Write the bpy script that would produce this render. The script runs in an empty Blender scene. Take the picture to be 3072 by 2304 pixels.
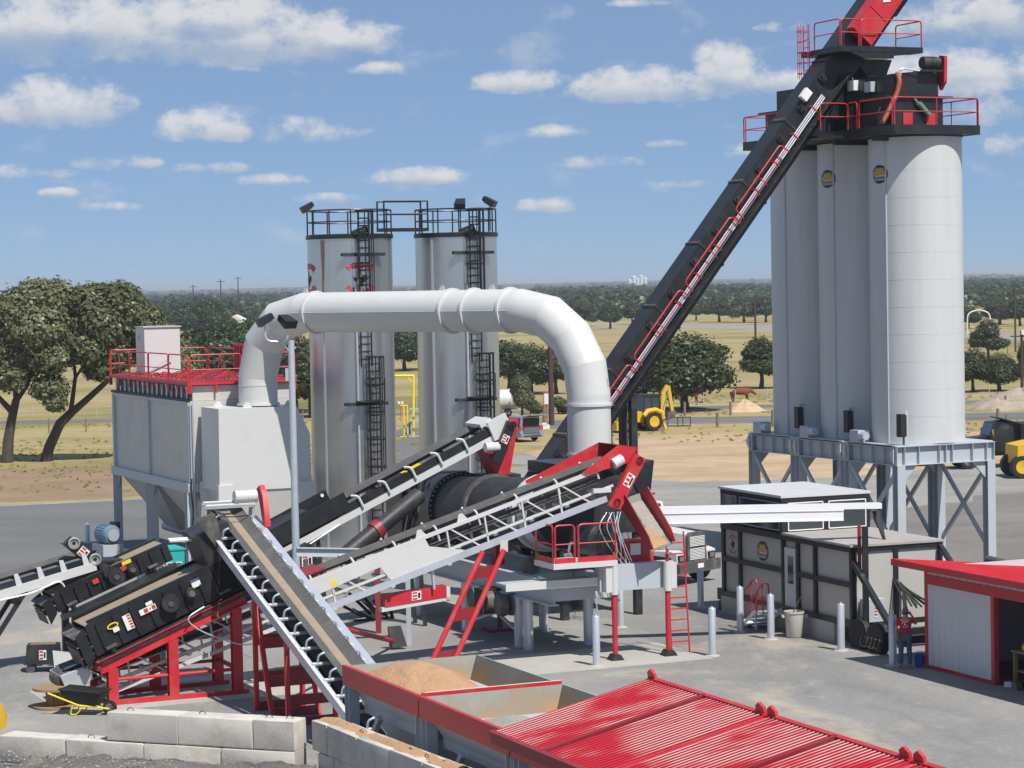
import bpy, bmesh, math, random
import numpy as np
from mathutils import Matrix, Vector
random.seed(7); RNG = np.random.default_rng(11)
R_ = math.radians
scene = bpy.context.scene
COL = scene.collection

# ------------------------------------------------------------------ camera
CAM_H = 11.5; FPX = 7250.0; PW, PH = 3072, 2304      # focal length in photo pixels
HORIZON_Y = 853.6; ROLL = math.atan(0.0195)
PITCH = math.atan((PH/2-HORIZON_Y)*math.cos(ROLL)/FPX)
_f = Vector((0, math.cos(PITCH), -math.sin(PITCH))); _u0 = Vector((0, math.sin(PITCH), math.cos(PITCH))); _r0 = Vector((1, 0, 0))
_ix = math.cos(ROLL)*_r0 - math.sin(ROLL)*_u0
_iy = math.sin(ROLL)*_r0 + math.cos(ROLL)*_u0
cam_data = bpy.data.cameras.new('camera'); cam = bpy.data.objects.new('camera', cam_data); COL.objects.link(cam)
cm = Matrix((( _ix.x, _iy.x, -_f.x, 0), (_ix.y, _iy.y, -_f.y, 0), (_ix.z, _iy.z, -_f.z, CAM_H), (0, 0, 0, 1)))
cam.matrix_world = cm
cam_data.sensor_fit = 'HORIZONTAL'; cam_data.sensor_width = 36.0; cam_data.lens = 36.0*FPX/PW
cam_data.clip_start = 0.5; cam_data.clip_end = 60000
scene.camera = cam

# ------------------------------------------------------------------ light
SUN_BETA = R_(34)       # sun stands to the right behind the camera
SUN_EL = R_(56)
sd = Vector((math.sin(SUN_BETA)*math.cos(SUN_EL), -math.cos(SUN_BETA)*math.cos(SUN_EL), math.sin(SUN_EL)))
sun_d = bpy.data.lights.new('sun', 'SUN'); sun = bpy.data.objects.new('sun', sun_d); COL.objects.link(sun)
sun_d.energy = 5.0; sun_d.angle = R_(0.53); sun_d.color = (1.0, 0.96, 0.90)
sun.rotation_euler = (-sd).to_track_quat('-Z', 'Y').to_euler(); sun.location = (60, -60, 90)
scene.view_settings.view_transform = 'Standard'; scene.view_settings.look = 'None'
scene.view_settings.exposure = 0.05; scene.view_settings.gamma = 1.0; scene.view_settings.use_curve_mapping = False
scene.cycles.max_bounces = 6; scene.cycles.diffuse_bounces = 3; scene.cycles.glossy_bounces = 3
scene.cycles.transparent_max_bounces = 8; scene.cycles.volume_bounces = 0
scene.cycles.use_denoising = True

# ------------------------------------------------------------------ sky: physical sky plus fair-weather cumulus by direction
world = bpy.data.worlds.new('World'); scene.world = world; world.use_nodes = True
nt = world.node_tree; nt.nodes.clear()
def N(tree, typ, **kw):
    n = tree.nodes.new(typ)
    for k, v in kw.items(): setattr(n, k, v)
    return n
def math_node(tree, op, a, b=None, c=None, clamp=False):
    n = tree.nodes.new('ShaderNodeMath'); n.operation = op; n.use_clamp = clamp
    for i, s in enumerate((a, b, c)):
        if s is None: continue
        if isinstance(s, (int, float)): n.inputs[i].default_value = s
        else: tree.links.new(s, n.inputs[i])
    return n.outputs[0]
def build_sky():
    t = nt; L = t.links.new
    sky = N(t, 'ShaderNodeTexSky', sky_type='NISHITA', sun_disc=False)
    sky.sun_elevation = SUN_EL; sky.sun_rotation = math.atan2(sd.x, sd.y); sky.air_density = 0.62; sky.dust_density = 0.0; sky.ozone_density = 8.0
    sky.altitude = 1500
    geo = N(t, 'ShaderNodeTexCoord')
    sep = N(t, 'ShaderNodeSeparateXYZ'); L(geo.outputs['Generated'], sep.inputs[0])
    x, y, z = sep.outputs
    az = math_node(t, 'MULTIPLY', math_node(t, 'ARCTAN2', x, y), 1000.0)          # milliradians
    hor = math_node(t, 'SQRT', math_node(t, 'ADD', math_node(t, 'MULTIPLY', x, x), math_node(t, 'MULTIPLY', y, y)))
    el = math_node(t, 'MULTIPLY', math_node(t, 'ARCTAN2', z, hor), 1000.0)
    comb = N(t, 'ShaderNodeCombineXYZ'); L(az, comb.inputs[0]); L(el, comb.inputs[1]); L(el, comb.inputs[2])
    def noise(scale, detail, rough, stretch=1.0, off=0.0):
        mp = N(t, 'ShaderNodeMapping'); L(comb.outputs[0], mp.inputs[0])
        mp.inputs['Scale'].default_value = (scale, scale*stretch, 0); mp.inputs['Location'].default_value = (*off, 0) if isinstance(off, tuple) else (off, off*0.7, off)
        n = N(t, 'ShaderNodeTexNoise'); n.inputs['Scale'].default_value = 1.0; n.inputs['Detail'].default_value = detail; n.inputs['Roughness'].default_value = rough
        L(mp.outputs[0], n.inputs[0]); return n.outputs[0]
    edge = noise(0.060, 8, 0.62, 1.35)
    edge_up = noise(0.060, 4, 0.62, 1.35, (0.3, 0.5))
    big = noise(0.03, 4, 0.5, 1.9, 13.0)
    # cumulus: az, el of the base centre, half width, height above, depth below, weight
    clouds = CLOUDS
    dens = None
    def vec(op, a, b=None, c=None):
        n = N(t, 'ShaderNodeVectorMath', operation=op)
        for i, q in enumerate((a, b, c)):
            if q is None: continue
            if isinstance(q, tuple): n.inputs[i].default_value = q
            else: L(q, n.inputs[i])
        return n.outputs
    acc = None
    for (a, e, w, hu, hd, k) in clouds:
        v = vec('MULTIPLY_ADD', comb.outputs[0], (1/w, 1/hu, .001/hu), (-a/w, -e/hu, -.001*e/hu))[0]
        v = vec('MAXIMUM', v, vec('MULTIPLY', v, (-1, -hu/hd, 1))[0])[0]
        d = math_node(t, 'MULTIPLY_ADD', vec('DOT_PRODUCT', v, v)[1], -k, k, clamp=True)
        dens = d if dens is None else math_node(t, 'MAXIMUM', dens, d)
        sc = vec('SCALE', v)[0].node; L(d, sc.inputs['Scale']); sv = sc.outputs[0]
        acc = sv if acc is None else vec('ADD', acc, sv)[0]
    sp = N(t, 'ShaderNodeSeparateXYZ'); L(acc, sp.inputs[0])
    top = math_node(t, 'MULTIPLY', sp.outputs[2], 1000.0)
    # thin scattered scraps of cloud over the whole sky
    scraps = math_node(t, 'MULTIPLY', math_node(t, 'MAXIMUM', math_node(t, 'SUBTRACT', big, 0.53), 0.0), 2.6)
    body = math_node(t, 'ADD', dens, math_node(t, 'MULTIPLY', math_node(t, 'SUBTRACT', edge, 0.5), 3.0))
    mr = N(t, 'ShaderNodeMapRange', interpolation_type='SMOOTHSTEP'); L(body, mr.inputs[0])
    mr.inputs[1].default_value = 0.02; mr.inputs[2].default_value = 1.0
    gate = math_node(t, 'MULTIPLY', dens, 6.0, clamp=True)
    a1 = math_node(t, 'MULTIPLY', mr.outputs[0], gate)
    s_body = math_node(t, 'ADD', scraps, math_node(t, 'MULTIPLY', math_node(t, 'SUBTRACT', edge, 0.55), 0.8))
    mr2 = N(t, 'ShaderNodeMapRange', interpolation_type='SMOOTHSTEP'); L(s_body, mr2.inputs[0])
    mr2.inputs[1].default_value = 0.05; mr2.inputs[2].default_value = 0.5; mr2.inputs[4].default_value = 0.4
    alpha = math_node(t, 'MAXIMUM', a1, mr2.outputs[0])
    up_fade = N(t, 'ShaderNodeMapRange'); L(el, up_fade.inputs[0]); up_fade.inputs[1].default_value = 2.0; up_fade.inputs[2].default_value = 26.0
    alpha = math_node(t, 'MULTIPLY', alpha, up_fade.outputs[0])
    soft = N(t, 'ShaderNodeMapRange', interpolation_type='SMOOTHSTEP'); L(top, soft.inputs[0]); soft.inputs[1].default_value = -0.55; soft.inputs[2].default_value = 0.1; soft.inputs[3].default_value = 0.42
    alpha = math_node(t, 'MULTIPLY', alpha, math_node(t, 'MULTIPLY', soft.outputs[0], 0.9))
    # sunlit tops, greyer flat bases
    shade = math_node(t, 'ADD', math_node(t, 'MULTIPLY', top, 1.5), math_node(t, 'MULTIPLY', math_node(t, 'SUBTRACT', edge, edge_up), 1.1))
    mr3 = N(t, 'ShaderNodeMapRange', interpolation_type='SMOOTHSTEP'); L(shade, mr3.inputs[0]); mr3.inputs[1].default_value = -0.55; mr3.inputs[2].default_value = 0.6
    cm_ = N(t, 'ShaderNodeMix', data_type='RGBA'); L(mr3.outputs[0], cm_.inputs[0])
    cm_.inputs[6].default_value = (5.1, 5.8, 6.8, 1); cm_.inputs[7].default_value = (8.5, 8.5, 8.6, 1)
    # grade of the clear sky
    gm = N(t, 'ShaderNodeMix', data_type='RGBA', blend_type='MULTIPLY'); gm.inputs[0].default_value = 1.0
    L(sky.outputs[0], gm.inputs[6]); gm.inputs[7].default_value = SKY_TINT
    veil = N(t, 'ShaderNodeMix', data_type='RGBA'); veil.inputs[0].default_value = 0.6; L(gm.outputs[2], veil.inputs[6]); veil.inputs[7].default_value = (3.2, 4.55, 6.6, 1)   # thin even summer veil over the whole sky
    mx = N(t, 'ShaderNodeMix', data_type='RGBA'); L(alpha, mx.inputs[0]); L(veil.outputs[2], mx.inputs[6]); L(cm_.outputs[2], mx.inputs[7])
    bg = N(t, 'ShaderNodeBackground'); bg.inputs[1].default_value = 0.085; L(mx.outputs[2], bg.inputs[0])
    out = N(t, 'ShaderNodeOutputWorld'); L(bg.outputs[0], out.inputs[0])
    world.cycles.sampling_method = 'MANUAL'; world.cycles.sample_map_resolution = 256
def cl(xd, yd, wd, hu, hd, k=1.0):          # a cloud noted by its place in the photograph, turned into a direction
    x = xd*1.3888-PW/2; y = PH/2-yd*1.3888
    d = _f*FPX + _ix*x + _iy*y
    s = 1.3888/FPX*1000
    return (math.atan2(d.x, d.y)*1000, math.atan2(d.z, math.hypot(d.x, d.y))*1000, wd*s, hu*s, hd*s, k)
CLOUDS = [cl(*c) for c in [
    (250, 70, 420, 120, 70, 1.0), (560, 95, 330, 100, 60, 1.1), (780, 95, 130, 55, 30, .95), (60, 60, 190, 110, 90, .9), (450, 20, 180, 60, 70, 1.1),
    (120, 240, 190, 85, 45, 1.15), (460, 285, 135, 68, 28, 1.1), (650, 285, 170, 40, 25, .62), (820, 150, 90, 22, 14, .7),
    (1130, 185, 130, 42, 20, 1.0), (1400, 195, 260, 60, 32, 1.1), (1565, 150, 95, 75, 50, 1.15), (1660, 180, 110, 42, 30, 1.0), (1800, 215, 120, 50, 30, .75),
    (1200, 290, 80, 26, 12, .95), (900, 388, 135, 34, 14, 1.0), (590, 392, 95, 22, 12, .9), (455, 365, 95, 20, 12, .7), (250, 355, 110, 26, 14, .75), (60, 375, 120, 24, 14, .6),
    (120, 420, 60, 18, 10, .85), (1180, 450, 80, 30, 12, .95), (1290, 355, 110, 24, 12, .6), (1450, 312, 60, 14, 8, .6), (1380, 8, 80, 14, 8, .6),
    (2050, 170, 240, 80, 60, 1.0), (2180, 40, 210, 90, 70, 1.0), (1990, 60, 130, 60, 40, .6), (2190, 320, 70, 45, 25, .7), (2140, 235, 160, 60, 40, .7),
    (230, 450, 90, 18, 10, .6), (700, 430, 110, 16, 10, .55), (1480, 400, 70, 14, 8, .5), (1690, 60, 70, 20, 10, .45), (1610, 330, 60, 24, 14, .5)]]
SKY_TINT = (0.98, 1.03, 1.08, 1)
build_sky()

# ------------------------------------------------------------------ placing: photo pixel -> place in the yard
def ray(x, y): return _f*FPX + _ix*(x-PW/2) + _iy*(PH/2-y)
C0 = Vector((0, 0, CAM_H))
def G(x, y, z=0.0):
    d = ray(x, y); return C0 + d*((z-CAM_H)/d.z)
def AT(x, y, Y):
    d = ray(x, y); return C0 + d*(Y/d.y)
DK = 3072/2212
def Gd(x, y, z=0.0): return G(x*DK, y*DK, z)
def Ad(x, y, Y): return AT(x*DK, y*DK, Y)
A24 = R_(24)

# ------------------------------------------------------------------ materials
MATS = {}
def mat(name, col, rough=0.5, metal=0.0, var=0.12, vscale=1.2, dirt=None, dirt_amt=0.0, dirt_scale=0.8, bump=0.0, bscale=20.0, spec=0.5, coord='Object', stretch=None):
    if name in MATS: return MATS[name]
    m = bpy.data.materials.new(name); m.use_nodes = True; t = m.node_tree; L = t.links.new
    b = t.nodes['Principled BSDF']; b.inputs['Roughness'].default_value = rough; b.inputs['Metallic'].default_value = metal
    b.inputs['Specular IOR Level'].default_value = spec
    tc = N(t, 'ShaderNodeTexCoord'); src = tc.outputs['Object']
    if coord == 'World':
        gg = N(t, 'ShaderNodeNewGeometry'); src = gg.outputs['Position']
    if stretch:
        mp = N(t, 'ShaderNodeMapping'); mp.inputs['Scale'].default_value = stretch; L(src, mp.inputs[0]); src = mp.outputs[0]
    n1 = N(t, 'ShaderNodeTexNoise'); n1.inputs['Scale'].default_value = vscale; n1.inputs['Detail'].default_value = 6; n1.inputs['Roughness'].default_value = .65; L(src, n1.inputs[0])
    mx = N(t, 'ShaderNodeMix', data_type='RGBA'); L(n1.outputs[0], mx.inputs[0])
    mx.inputs[6].default_value = (*[c*(1-var) for c in col], 1); mx.inputs[7].default_value = (*[min(1, c*(1+var)) for c in col], 1)
    cur = mx.outputs[2]
    if dirt:
        n2 = N(t, 'ShaderNodeTexNoise'); n2.inputs['Scale'].default_value = dirt_scale; n2.inputs['Detail'].default_value = 8; n2.inputs['Roughness'].default_value = .7; L(src, n2.inputs[0])
        mr = N(t, 'ShaderNodeMapRange'); L(n2.outputs[0], mr.inputs[0]); mr.inputs[1].default_value = .48; mr.inputs[2].default_value = .75; mr.inputs[4].default_value = dirt_amt
        mx2 = N(t, 'ShaderNodeMix', data_type='RGBA'); L(mr.outputs[0], mx2.inputs[0]); L(cur, mx2.inputs[6]); mx2.inputs[7].default_value = (*dirt, 1); cur = mx2.outputs[2]
        rr = N(t, 'ShaderNodeMapRange'); L(mr.outputs[0], rr.inputs[0]); rr.inputs[3].default_value = rough; rr.inputs[4].default_value = min(1, rough+.35); L(rr.outputs[0], b.inputs['Roughness'])
    L(cur, b.inputs['Base Color'])
    if bump:
        n3 = N(t, 'ShaderNodeTexNoise'); n3.inputs['Scale'].default_value = bscale; n3.inputs['Detail'].default_value = 5; L(src, n3.inputs[0])
        bp = N(t, 'ShaderNodeBump'); bp.inputs['Strength'].default_value = bump; bp.inputs['Distance'].default_value = .05; L(n3.outputs[0], bp.inputs['Height']); L(bp.outputs[0], b.inputs['Normal'])
    MATS[name] = m; return m
DUST = (.42, .33, .23)
mat('white_paint', (.62, .62, .605), .40, var=.05, vscale=.9, dirt=(.43, .40, .36), dirt_amt=.32, dirt_scale=.9, bump=.03, bscale=2)
mat('silo_paint', (.60, .61, .615), .42, var=.05, vscale=1.6, dirt=(.42, .41, .39), dirt_amt=.32, dirt_scale=1.3, stretch=(1, 1, .08))
mat('grey_paint', (.46, .50, .54), .42, var=.05, dirt=DUST, dirt_amt=.2)
mat('bag_paint', (.56, .54, .50), .42, var=.06, dirt=(.36, .34, .31), dirt_amt=.4, vscale=.7)
mat('house_panel', (.47, .45, .42), .5, var=.05, dirt=(.36, .34, .31), dirt_amt=.3)
mat('red_paint', (.53, .022, .034), .42, var=.16, dirt=(.38, .17, .13), dirt_amt=.42, dirt_scale=1.6)
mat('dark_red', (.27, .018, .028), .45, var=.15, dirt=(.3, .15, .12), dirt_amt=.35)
mat('black_paint', (.016, .018, .021), .36, var=.25, dirt=(.10, .09, .075), dirt_amt=.28, dirt_scale=1.6)
mat('black_steel', (.022, .023, .026), .5, var=.3, dirt=(.13, .11, .09), dirt_amt=.45, dirt_scale=2.2, bump=.1)
mat('dusty_steel', (.10, .10, .10), .6, .3, var=.3, dirt=DUST, dirt_amt=.7, dirt_scale=2.5)
mat('galvanised', (.60, .64, .70), .40, .45, var=.12, vscale=6)
mat('aluminium', (.93, .93, .94), .3, .15, var=.03, vscale=3)  # near-white, barely metallic base stands in for sun glare on the cable tray
mat('bare_steel', (.42, .42, .40), .5, .35, var=.2, dirt=(.36, .22, .10), dirt_amt=.75, dirt_scale=1.1)
mat('bolt_steel', (.5, .48, .44), .45, .5, var=.2)
mat('rubber_belt', (.085, .083, .08), .75, var=.25, dirt=(.30, .24, .18), dirt_amt=.3, dirt_scale=1.5)
mat('belt_sand', (.31, .245, .175), .95, var=.25, vscale=3, bump=.4, bscale=15)
mat('black_rubber', (.018, .018, .018), .7, var=.3)
mat('sand', (.46, .275, .15), .95, var=.2, vscale=1.5, bump=.9, bscale=9, dirt=(.32, .19, .11), dirt_amt=.7, dirt_scale=2.5)
mat('grey_stone_fines', (.34, .32, .29), .95, var=.2, vscale=2.5, bump=.9, bscale=14)
mat('yellow_paint', (.72, .44, .02), .4, var=.12, dirt=(.2, .15, .1), dirt_amt=.35)
mat('lemon_paint', (.85, .66, .02), .45, var=.06)
mat('teal_paint', (.03, .42, .38), .4, var=.08)
mat('blue_plastic', (.02, .10, .36), .4, var=.1)
mat('motor_blue', (.20, .30, .38), .45, .2, var=.12)
mat('chrome', (.7, .7, .7), .15, 1.0, var=.03)
mat('glass', (.03, .045, .05), .06, 0, var=.1, spec=.8)
mat('timber', (.30, .20, .11), .85, var=.3, vscale=4, stretch=(6, 6, .8))
mat('weathered_post', (.23, .17, .11), .9, var=.3, vscale=4)
mat('pole_wood', (.07, .045, .033), .85, var=.3)
mat('label_white', (.80, .80, .78), .5, var=.02)
mat('label_red', (.55, .05, .05), .5, var=.05)
mat('label_yellow', (.85, .62, .02), .5, var=.03)
mat('logo_black', (.012, .012, .016), .5, var=.02)
mat('logo_gold', (.50, .36, .04), .5, var=.08)
mat('logo_blue', (.06, .09, .25), .5, var=.05)
mat('logo_pink', (.60, .26, .24), .5, var=.05)
mat('logo_grey', (.30, .32, .36), .5, var=.05)
mat('print_red', (.62, .04, .05), .45, var=.05)
mat('concrete_block', (.58, .54, .48), .92, var=.16, vscale=1.2, coord='World', dirt=(.33, .29, .24), dirt_amt=.8, dirt_scale=1.4, bump=.12, bscale=18)
mat('footing_concrete', (.42, .41, .38), .9, var=.12, bump=.3)
mat('bark', (.075, .060, .048), .95, var=.4, vscale=6, bump=.8, bscale=8, stretch=(1, 1, .3))
mat('cow_hide', (.22, .05, .02), .8, var=.2)
mat('shirt_red', (.42, .02, .03), .9, var=.12, bump=.3, bscale=25)
mat('denim', (.06, .10, .17), .95, var=.2, bump=.3, bscale=25)
mat('skin', (.45, .25, .17), .6, var=.06)
mat('hair', (.03, .02, .015), .7, var=.2)
mat('cap_grey', (.16, .14, .13), .9, var=.1)
mat('cloth_white', (.75, .76, .78), .9, var=.05)
mat('silver_car', (.36, .42, .48), .25, .5, var=.03)
mat('dark_red_roof', (.30, .016, .022), .4, var=.1)
mat('siding_white', (.60, .62, .63), .45, var=.04)
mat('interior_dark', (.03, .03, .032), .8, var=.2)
mat('tan_rim', (.42, .33, .22), .5, .2, var=.1)
mat('orange_hose', (.32, .06, .02), .5, var=.1)
mat('green_tank', (.16, .32, .25), .35, .3, var=.1)
mat('plastic_bin', (.52, .50, .45), .6, var=.1, dirt=(.4, .33, .1), dirt_amt=.4)
mat('far_white', (.75, .72, .66), .8, var=.1)
mat('far_roof_red', (.35, .12, .10), .8, var=.1)
def M(n): return MATS[n]
def tank_metal():
    m = bpy.data.materials.new('tank_cladding'); m.use_nodes = True; t = m.node_tree; L = t.links.new
    b = t.nodes['Principled BSDF']; b.inputs['Metallic'].default_value = .92
    tc = N(t, 'ShaderNodeTexCoord')
    mp = N(t, 'ShaderNodeMapping'); mp.inputs['Scale'].default_value = (3, 3, .12); L(tc.outputs['Object'], mp.inputs[0])
    n = N(t, 'ShaderNodeTexNoise'); n.inputs['Scale'].default_value = 1.5; n.inputs['Detail'].default_value = 6; L(mp.outputs[0], n.inputs[0])
    cr = N(t, 'ShaderNodeMix', data_type='RGBA'); L(n.outputs[0], cr.inputs[0]); cr.inputs[6].default_value = (.58, .59, .585, 1); cr.inputs[7].default_value = (.70, .71, .70, 1)
    L(cr.outputs[2], b.inputs['Base Color'])
    n2 = N(t, 'ShaderNodeTexNoise'); n2.inputs['Scale'].default_value = 1.2; n2.inputs['Detail'].default_value = 4; L(tc.outputs['Object'], n2.inputs[0])
    mr = N(t, 'ShaderNodeMapRange'); L(n2.outputs[0], mr.inputs[0]); mr.inputs[3].default_value = .26; mr.inputs[4].default_value = .36; L(mr.outputs[0], b.inputs['Roughness'])
    mp2 = N(t, 'ShaderNodeMapping'); mp2.inputs['Scale'].default_value = (.5, .5, 2.0); L(tc.outputs['Object'], mp2.inputs[0])
    n3 = N(t, 'ShaderNodeTexNoise'); n3.inputs['Scale'].default_value = 1.6; n3.inputs['Detail'].default_value = 3; L(mp2.outputs[0], n3.inputs[0])
    bp = N(t, 'ShaderNodeBump'); bp.inputs['Strength'].default_value = .05; bp.inputs['Distance'].default_value = .05; L(n3.outputs[0], bp.inputs['Height']); L(bp.outputs[0], b.inputs['Normal'])
    MATS['tank_cladding'] = m
tank_metal()
def rusty_stain():
    return mat('rust_streak', (.22, .145, .08), .8, 0.1, var=.35, vscale=3, dirt=(.42, .36, .28), dirt_amt=.8, dirt_scale=3, stretch=(2, 2, .3))
rusty_stain()
def sandy_red():
    m = bpy.data.materials.new('sandy_red_bars'); m.use_nodes = True; t = m.node_tree; L = t.links.new
    b = t.nodes['Principled BSDF']; b.inputs['Roughness'].default_value = .42
    g = N(t, 'ShaderNodeNewGeometry'); n = N(t, 'ShaderNodeTexNoise'); n.inputs['Scale'].default_value = .55; n.inputs['Detail'].default_value = 7; n.inputs['Roughness'].default_value = .6
    mp = N(t, 'ShaderNodeMapping'); mp.inputs['Rotation'].default_value = (0, 0, R_(-23.5)); mp.inputs['Scale'].default_value = (.45, 2.4, 1); L(g.outputs['Position'], mp.inputs[0]); L(mp.outputs[0], n.inputs[0])
    mr = N(t, 'ShaderNodeMapRange'); L(n.outputs[0], mr.inputs[0]); mr.inputs[1].default_value = .36; mr.inputs[2].default_value = .50
    n0 = N(t, 'ShaderNodeTexNoise'); n0.inputs['Scale'].default_value = .42; n0.inputs['Detail'].default_value = 3; L(g.outputs['Position'], n0.inputs[0])
    big_ = N(t, 'ShaderNodeMapRange', interpolation_type='SMOOTHSTEP'); L(n0.outputs[0], big_.inputs[0]); big_.inputs[1].default_value = .39; big_.inputs[2].default_value = .51
    sn = N(t, 'ShaderNodeSeparateXYZ'); L(g.outputs['Normal'], sn.inputs[0])
    upm = N(t, 'ShaderNodeMapRange'); L(sn.outputs[2], upm.inputs[0]); upm.inputs[1].default_value = .6; upm.inputs[2].default_value = .9
    fm = math_node(t, 'MULTIPLY', math_node(t, 'MULTIPLY', mr.outputs[0], big_.outputs[0]), upm.outputs[0])
    mx = N(t, 'ShaderNodeMix', data_type='RGBA'); L(fm, mx.inputs[0]); mx.inputs[6].default_value = (.52, .015, .03, 1); mx.inputs[7].default_value = (.60, .52, .46, 1)
    L(mx.outputs[2], b.inputs['Base Color']); MATS['sandy_red_bars'] = m
sandy_red()
def rusty_bin():
    m = bpy.data.materials.new('bin_plate'); m.use_nodes = True; t = m.node_tree; L = t.links.new
    b = t.nodes['Principled BSDF']; b.inputs['Roughness'].default_value = .55; b.inputs['Metallic'].default_value = .2
    g = N(t, 'ShaderNodeNewGeometry'); n = N(t, 'ShaderNodeTexNoise'); n.inputs['Scale'].default_value = .9; n.inputs['Detail'].default_value = 7; n.inputs['Roughness'].default_value = .7
    mp = N(t, 'ShaderNodeMapping'); mp.inputs['Scale'].default_value = (1.4, 1.4, .5); L(g.outputs['Position'], mp.inputs[0]); L(mp.outputs[0], n.inputs[0])
    s = N(t, 'ShaderNodeSeparateXYZ'); L(g.outputs['Position'], s.inputs[0])
    hh = N(t, 'ShaderNodeMapRange'); L(s.outputs[2], hh.inputs[0]); hh.inputs[1].default_value = 2.9; hh.inputs[2].default_value = 1.9; hh.inputs[3].default_value = -.14; hh.inputs[4].default_value = .30
    ad = math_node(t, 'ADD', n.outputs[0], hh.outputs[0])
    cr = N(t, 'ShaderNodeValToRGB'); L(ad, cr.inputs[0]); e = cr.color_ramp.elements
    e[0].position = .34; e[0].color = (.16, .16, .145, 1); e[1].position = .70; e[1].color = (.25, .125, .045, 1)
    k = cr.color_ramp.elements.new(.5); k.color = (.155, .13, .09, 1)
    L(cr.outputs[0], b.inputs['Base Color']); MATS['bin_plate'] = m
rusty_bin()
def leaf_mat(name, c1, c2):
    m = bpy.data.materials.new(name); m.use_nodes = True; t = m.node_tree; L = t.links.new
    t.nodes.clear(); out = N(t, 'ShaderNodeOutputMaterial')
    g = N(t, 'ShaderNodeNewGeometry'); n = N(t, 'ShaderNodeTexNoise'); n.inputs['Scale'].default_value = .45; n.inputs['Detail'].default_value = 5; L(g.outputs['Position'], n.inputs[0])
    oi = N(t, 'ShaderNodeObjectInfo')
    f = math_node(t, 'ADD', math_node(t, 'MULTIPLY', n.outputs[0], 0.9), math_node(t, 'MULTIPLY', math_node(t, 'SUBTRACT', oi.outputs['Random'], .5), .45), clamp=True)
    f = math_node(t, 'ADD', f, math_node(t, 'MULTIPLY', math_node(t, 'SUBTRACT', g.outputs['Random Per Island'], .5), .35), clamp=True)
    mx = N(t, 'ShaderNodeMix', data_type='RGBA'); L(f, mx.inputs[0]); mx.inputs[6].default_value = (*c1, 1); mx.inputs[7].default_value = (*c2, 1)
    d = N(t, 'ShaderNodeBsdfDiffuse'); L(mx.outputs[2], d.inputs[0])
    tr = N(t, 'ShaderNodeBsdfTranslucent'); L(mx.outputs[2], tr.inputs[0])
    gl = N(t, 'ShaderNodeBsdfGlossy'); gl.inputs['Roughness'].default_value = .45; gl.inputs[0].default_value = (.5, .52, .45, 1)
    a = N(t, 'ShaderNodeMixShader'); a.inputs[0].default_value = .32; L(d.outputs[0], a.inputs[1]); L(tr.outputs[0], a.inputs[2])
    b = N(t, 'ShaderNodeMixShader'); b.inputs[0].default_value = .06; L(a.outputs[0], b.inputs[1]); L(gl.outputs[0], b.inputs[2])
    L(b.outputs[0], out.inputs[0]); MATS[name] = m
leaf_mat('oak_leaf', (.105, .118, .052), (.245, .255, .135))
leaf_mat('dark_leaf', (.032, .050, .018), (.105, .128, .050))
leaf_mat('bush_leaf', (.05, .085, .02), (.15, .19, .05))
leaf_mat('far_leaf', (.030, .048, .022), (.078, .105, .046))

# ------------------------------------------------------------------ geometry
class Frame:
    def __init__(s, o=(0, 0, 0), ang=0.0, axes=None):
        s.o = np.array(o, float)
        if axes is None:
            c, q = math.cos(ang), math.sin(ang); axes = [[c, q, 0], [-q, c, 0], [0, 0, 1]]
        s.a = np.array(axes, float); s.ang = ang
    def __call__(s, x, y, z=0.0): return Vector(s.o + np.array([x, y, z]) @ s.a)
WORLD = Frame()
def incline(p0, p1):                     # frame along an inclined belt: x along, y to its left (level), z up from the belt
    p0 = np.array(p0, float); e = np.array(p1, float)-p0; L = np.linalg.norm(e); e /= L
    s = np.cross([0, 0, 1], e); s /= np.linalg.norm(s); n = np.cross(e, s)
    f = Frame(p0, axes=[e, s, n]); f.L = L; return f
def _basis(d, up=(0, 0, 1)):
    d = np.array(d, float); d /= np.linalg.norm(d); u = np.array(up, float)
    if abs(d @ u) > .999: u = np.array([1., 0, 0]) if abs(d[0]) < .9 else np.array([0, 1., 0])
    s = np.cross(u, d); s /= np.linalg.norm(s); return d, s, np.cross(d, s)
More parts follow.
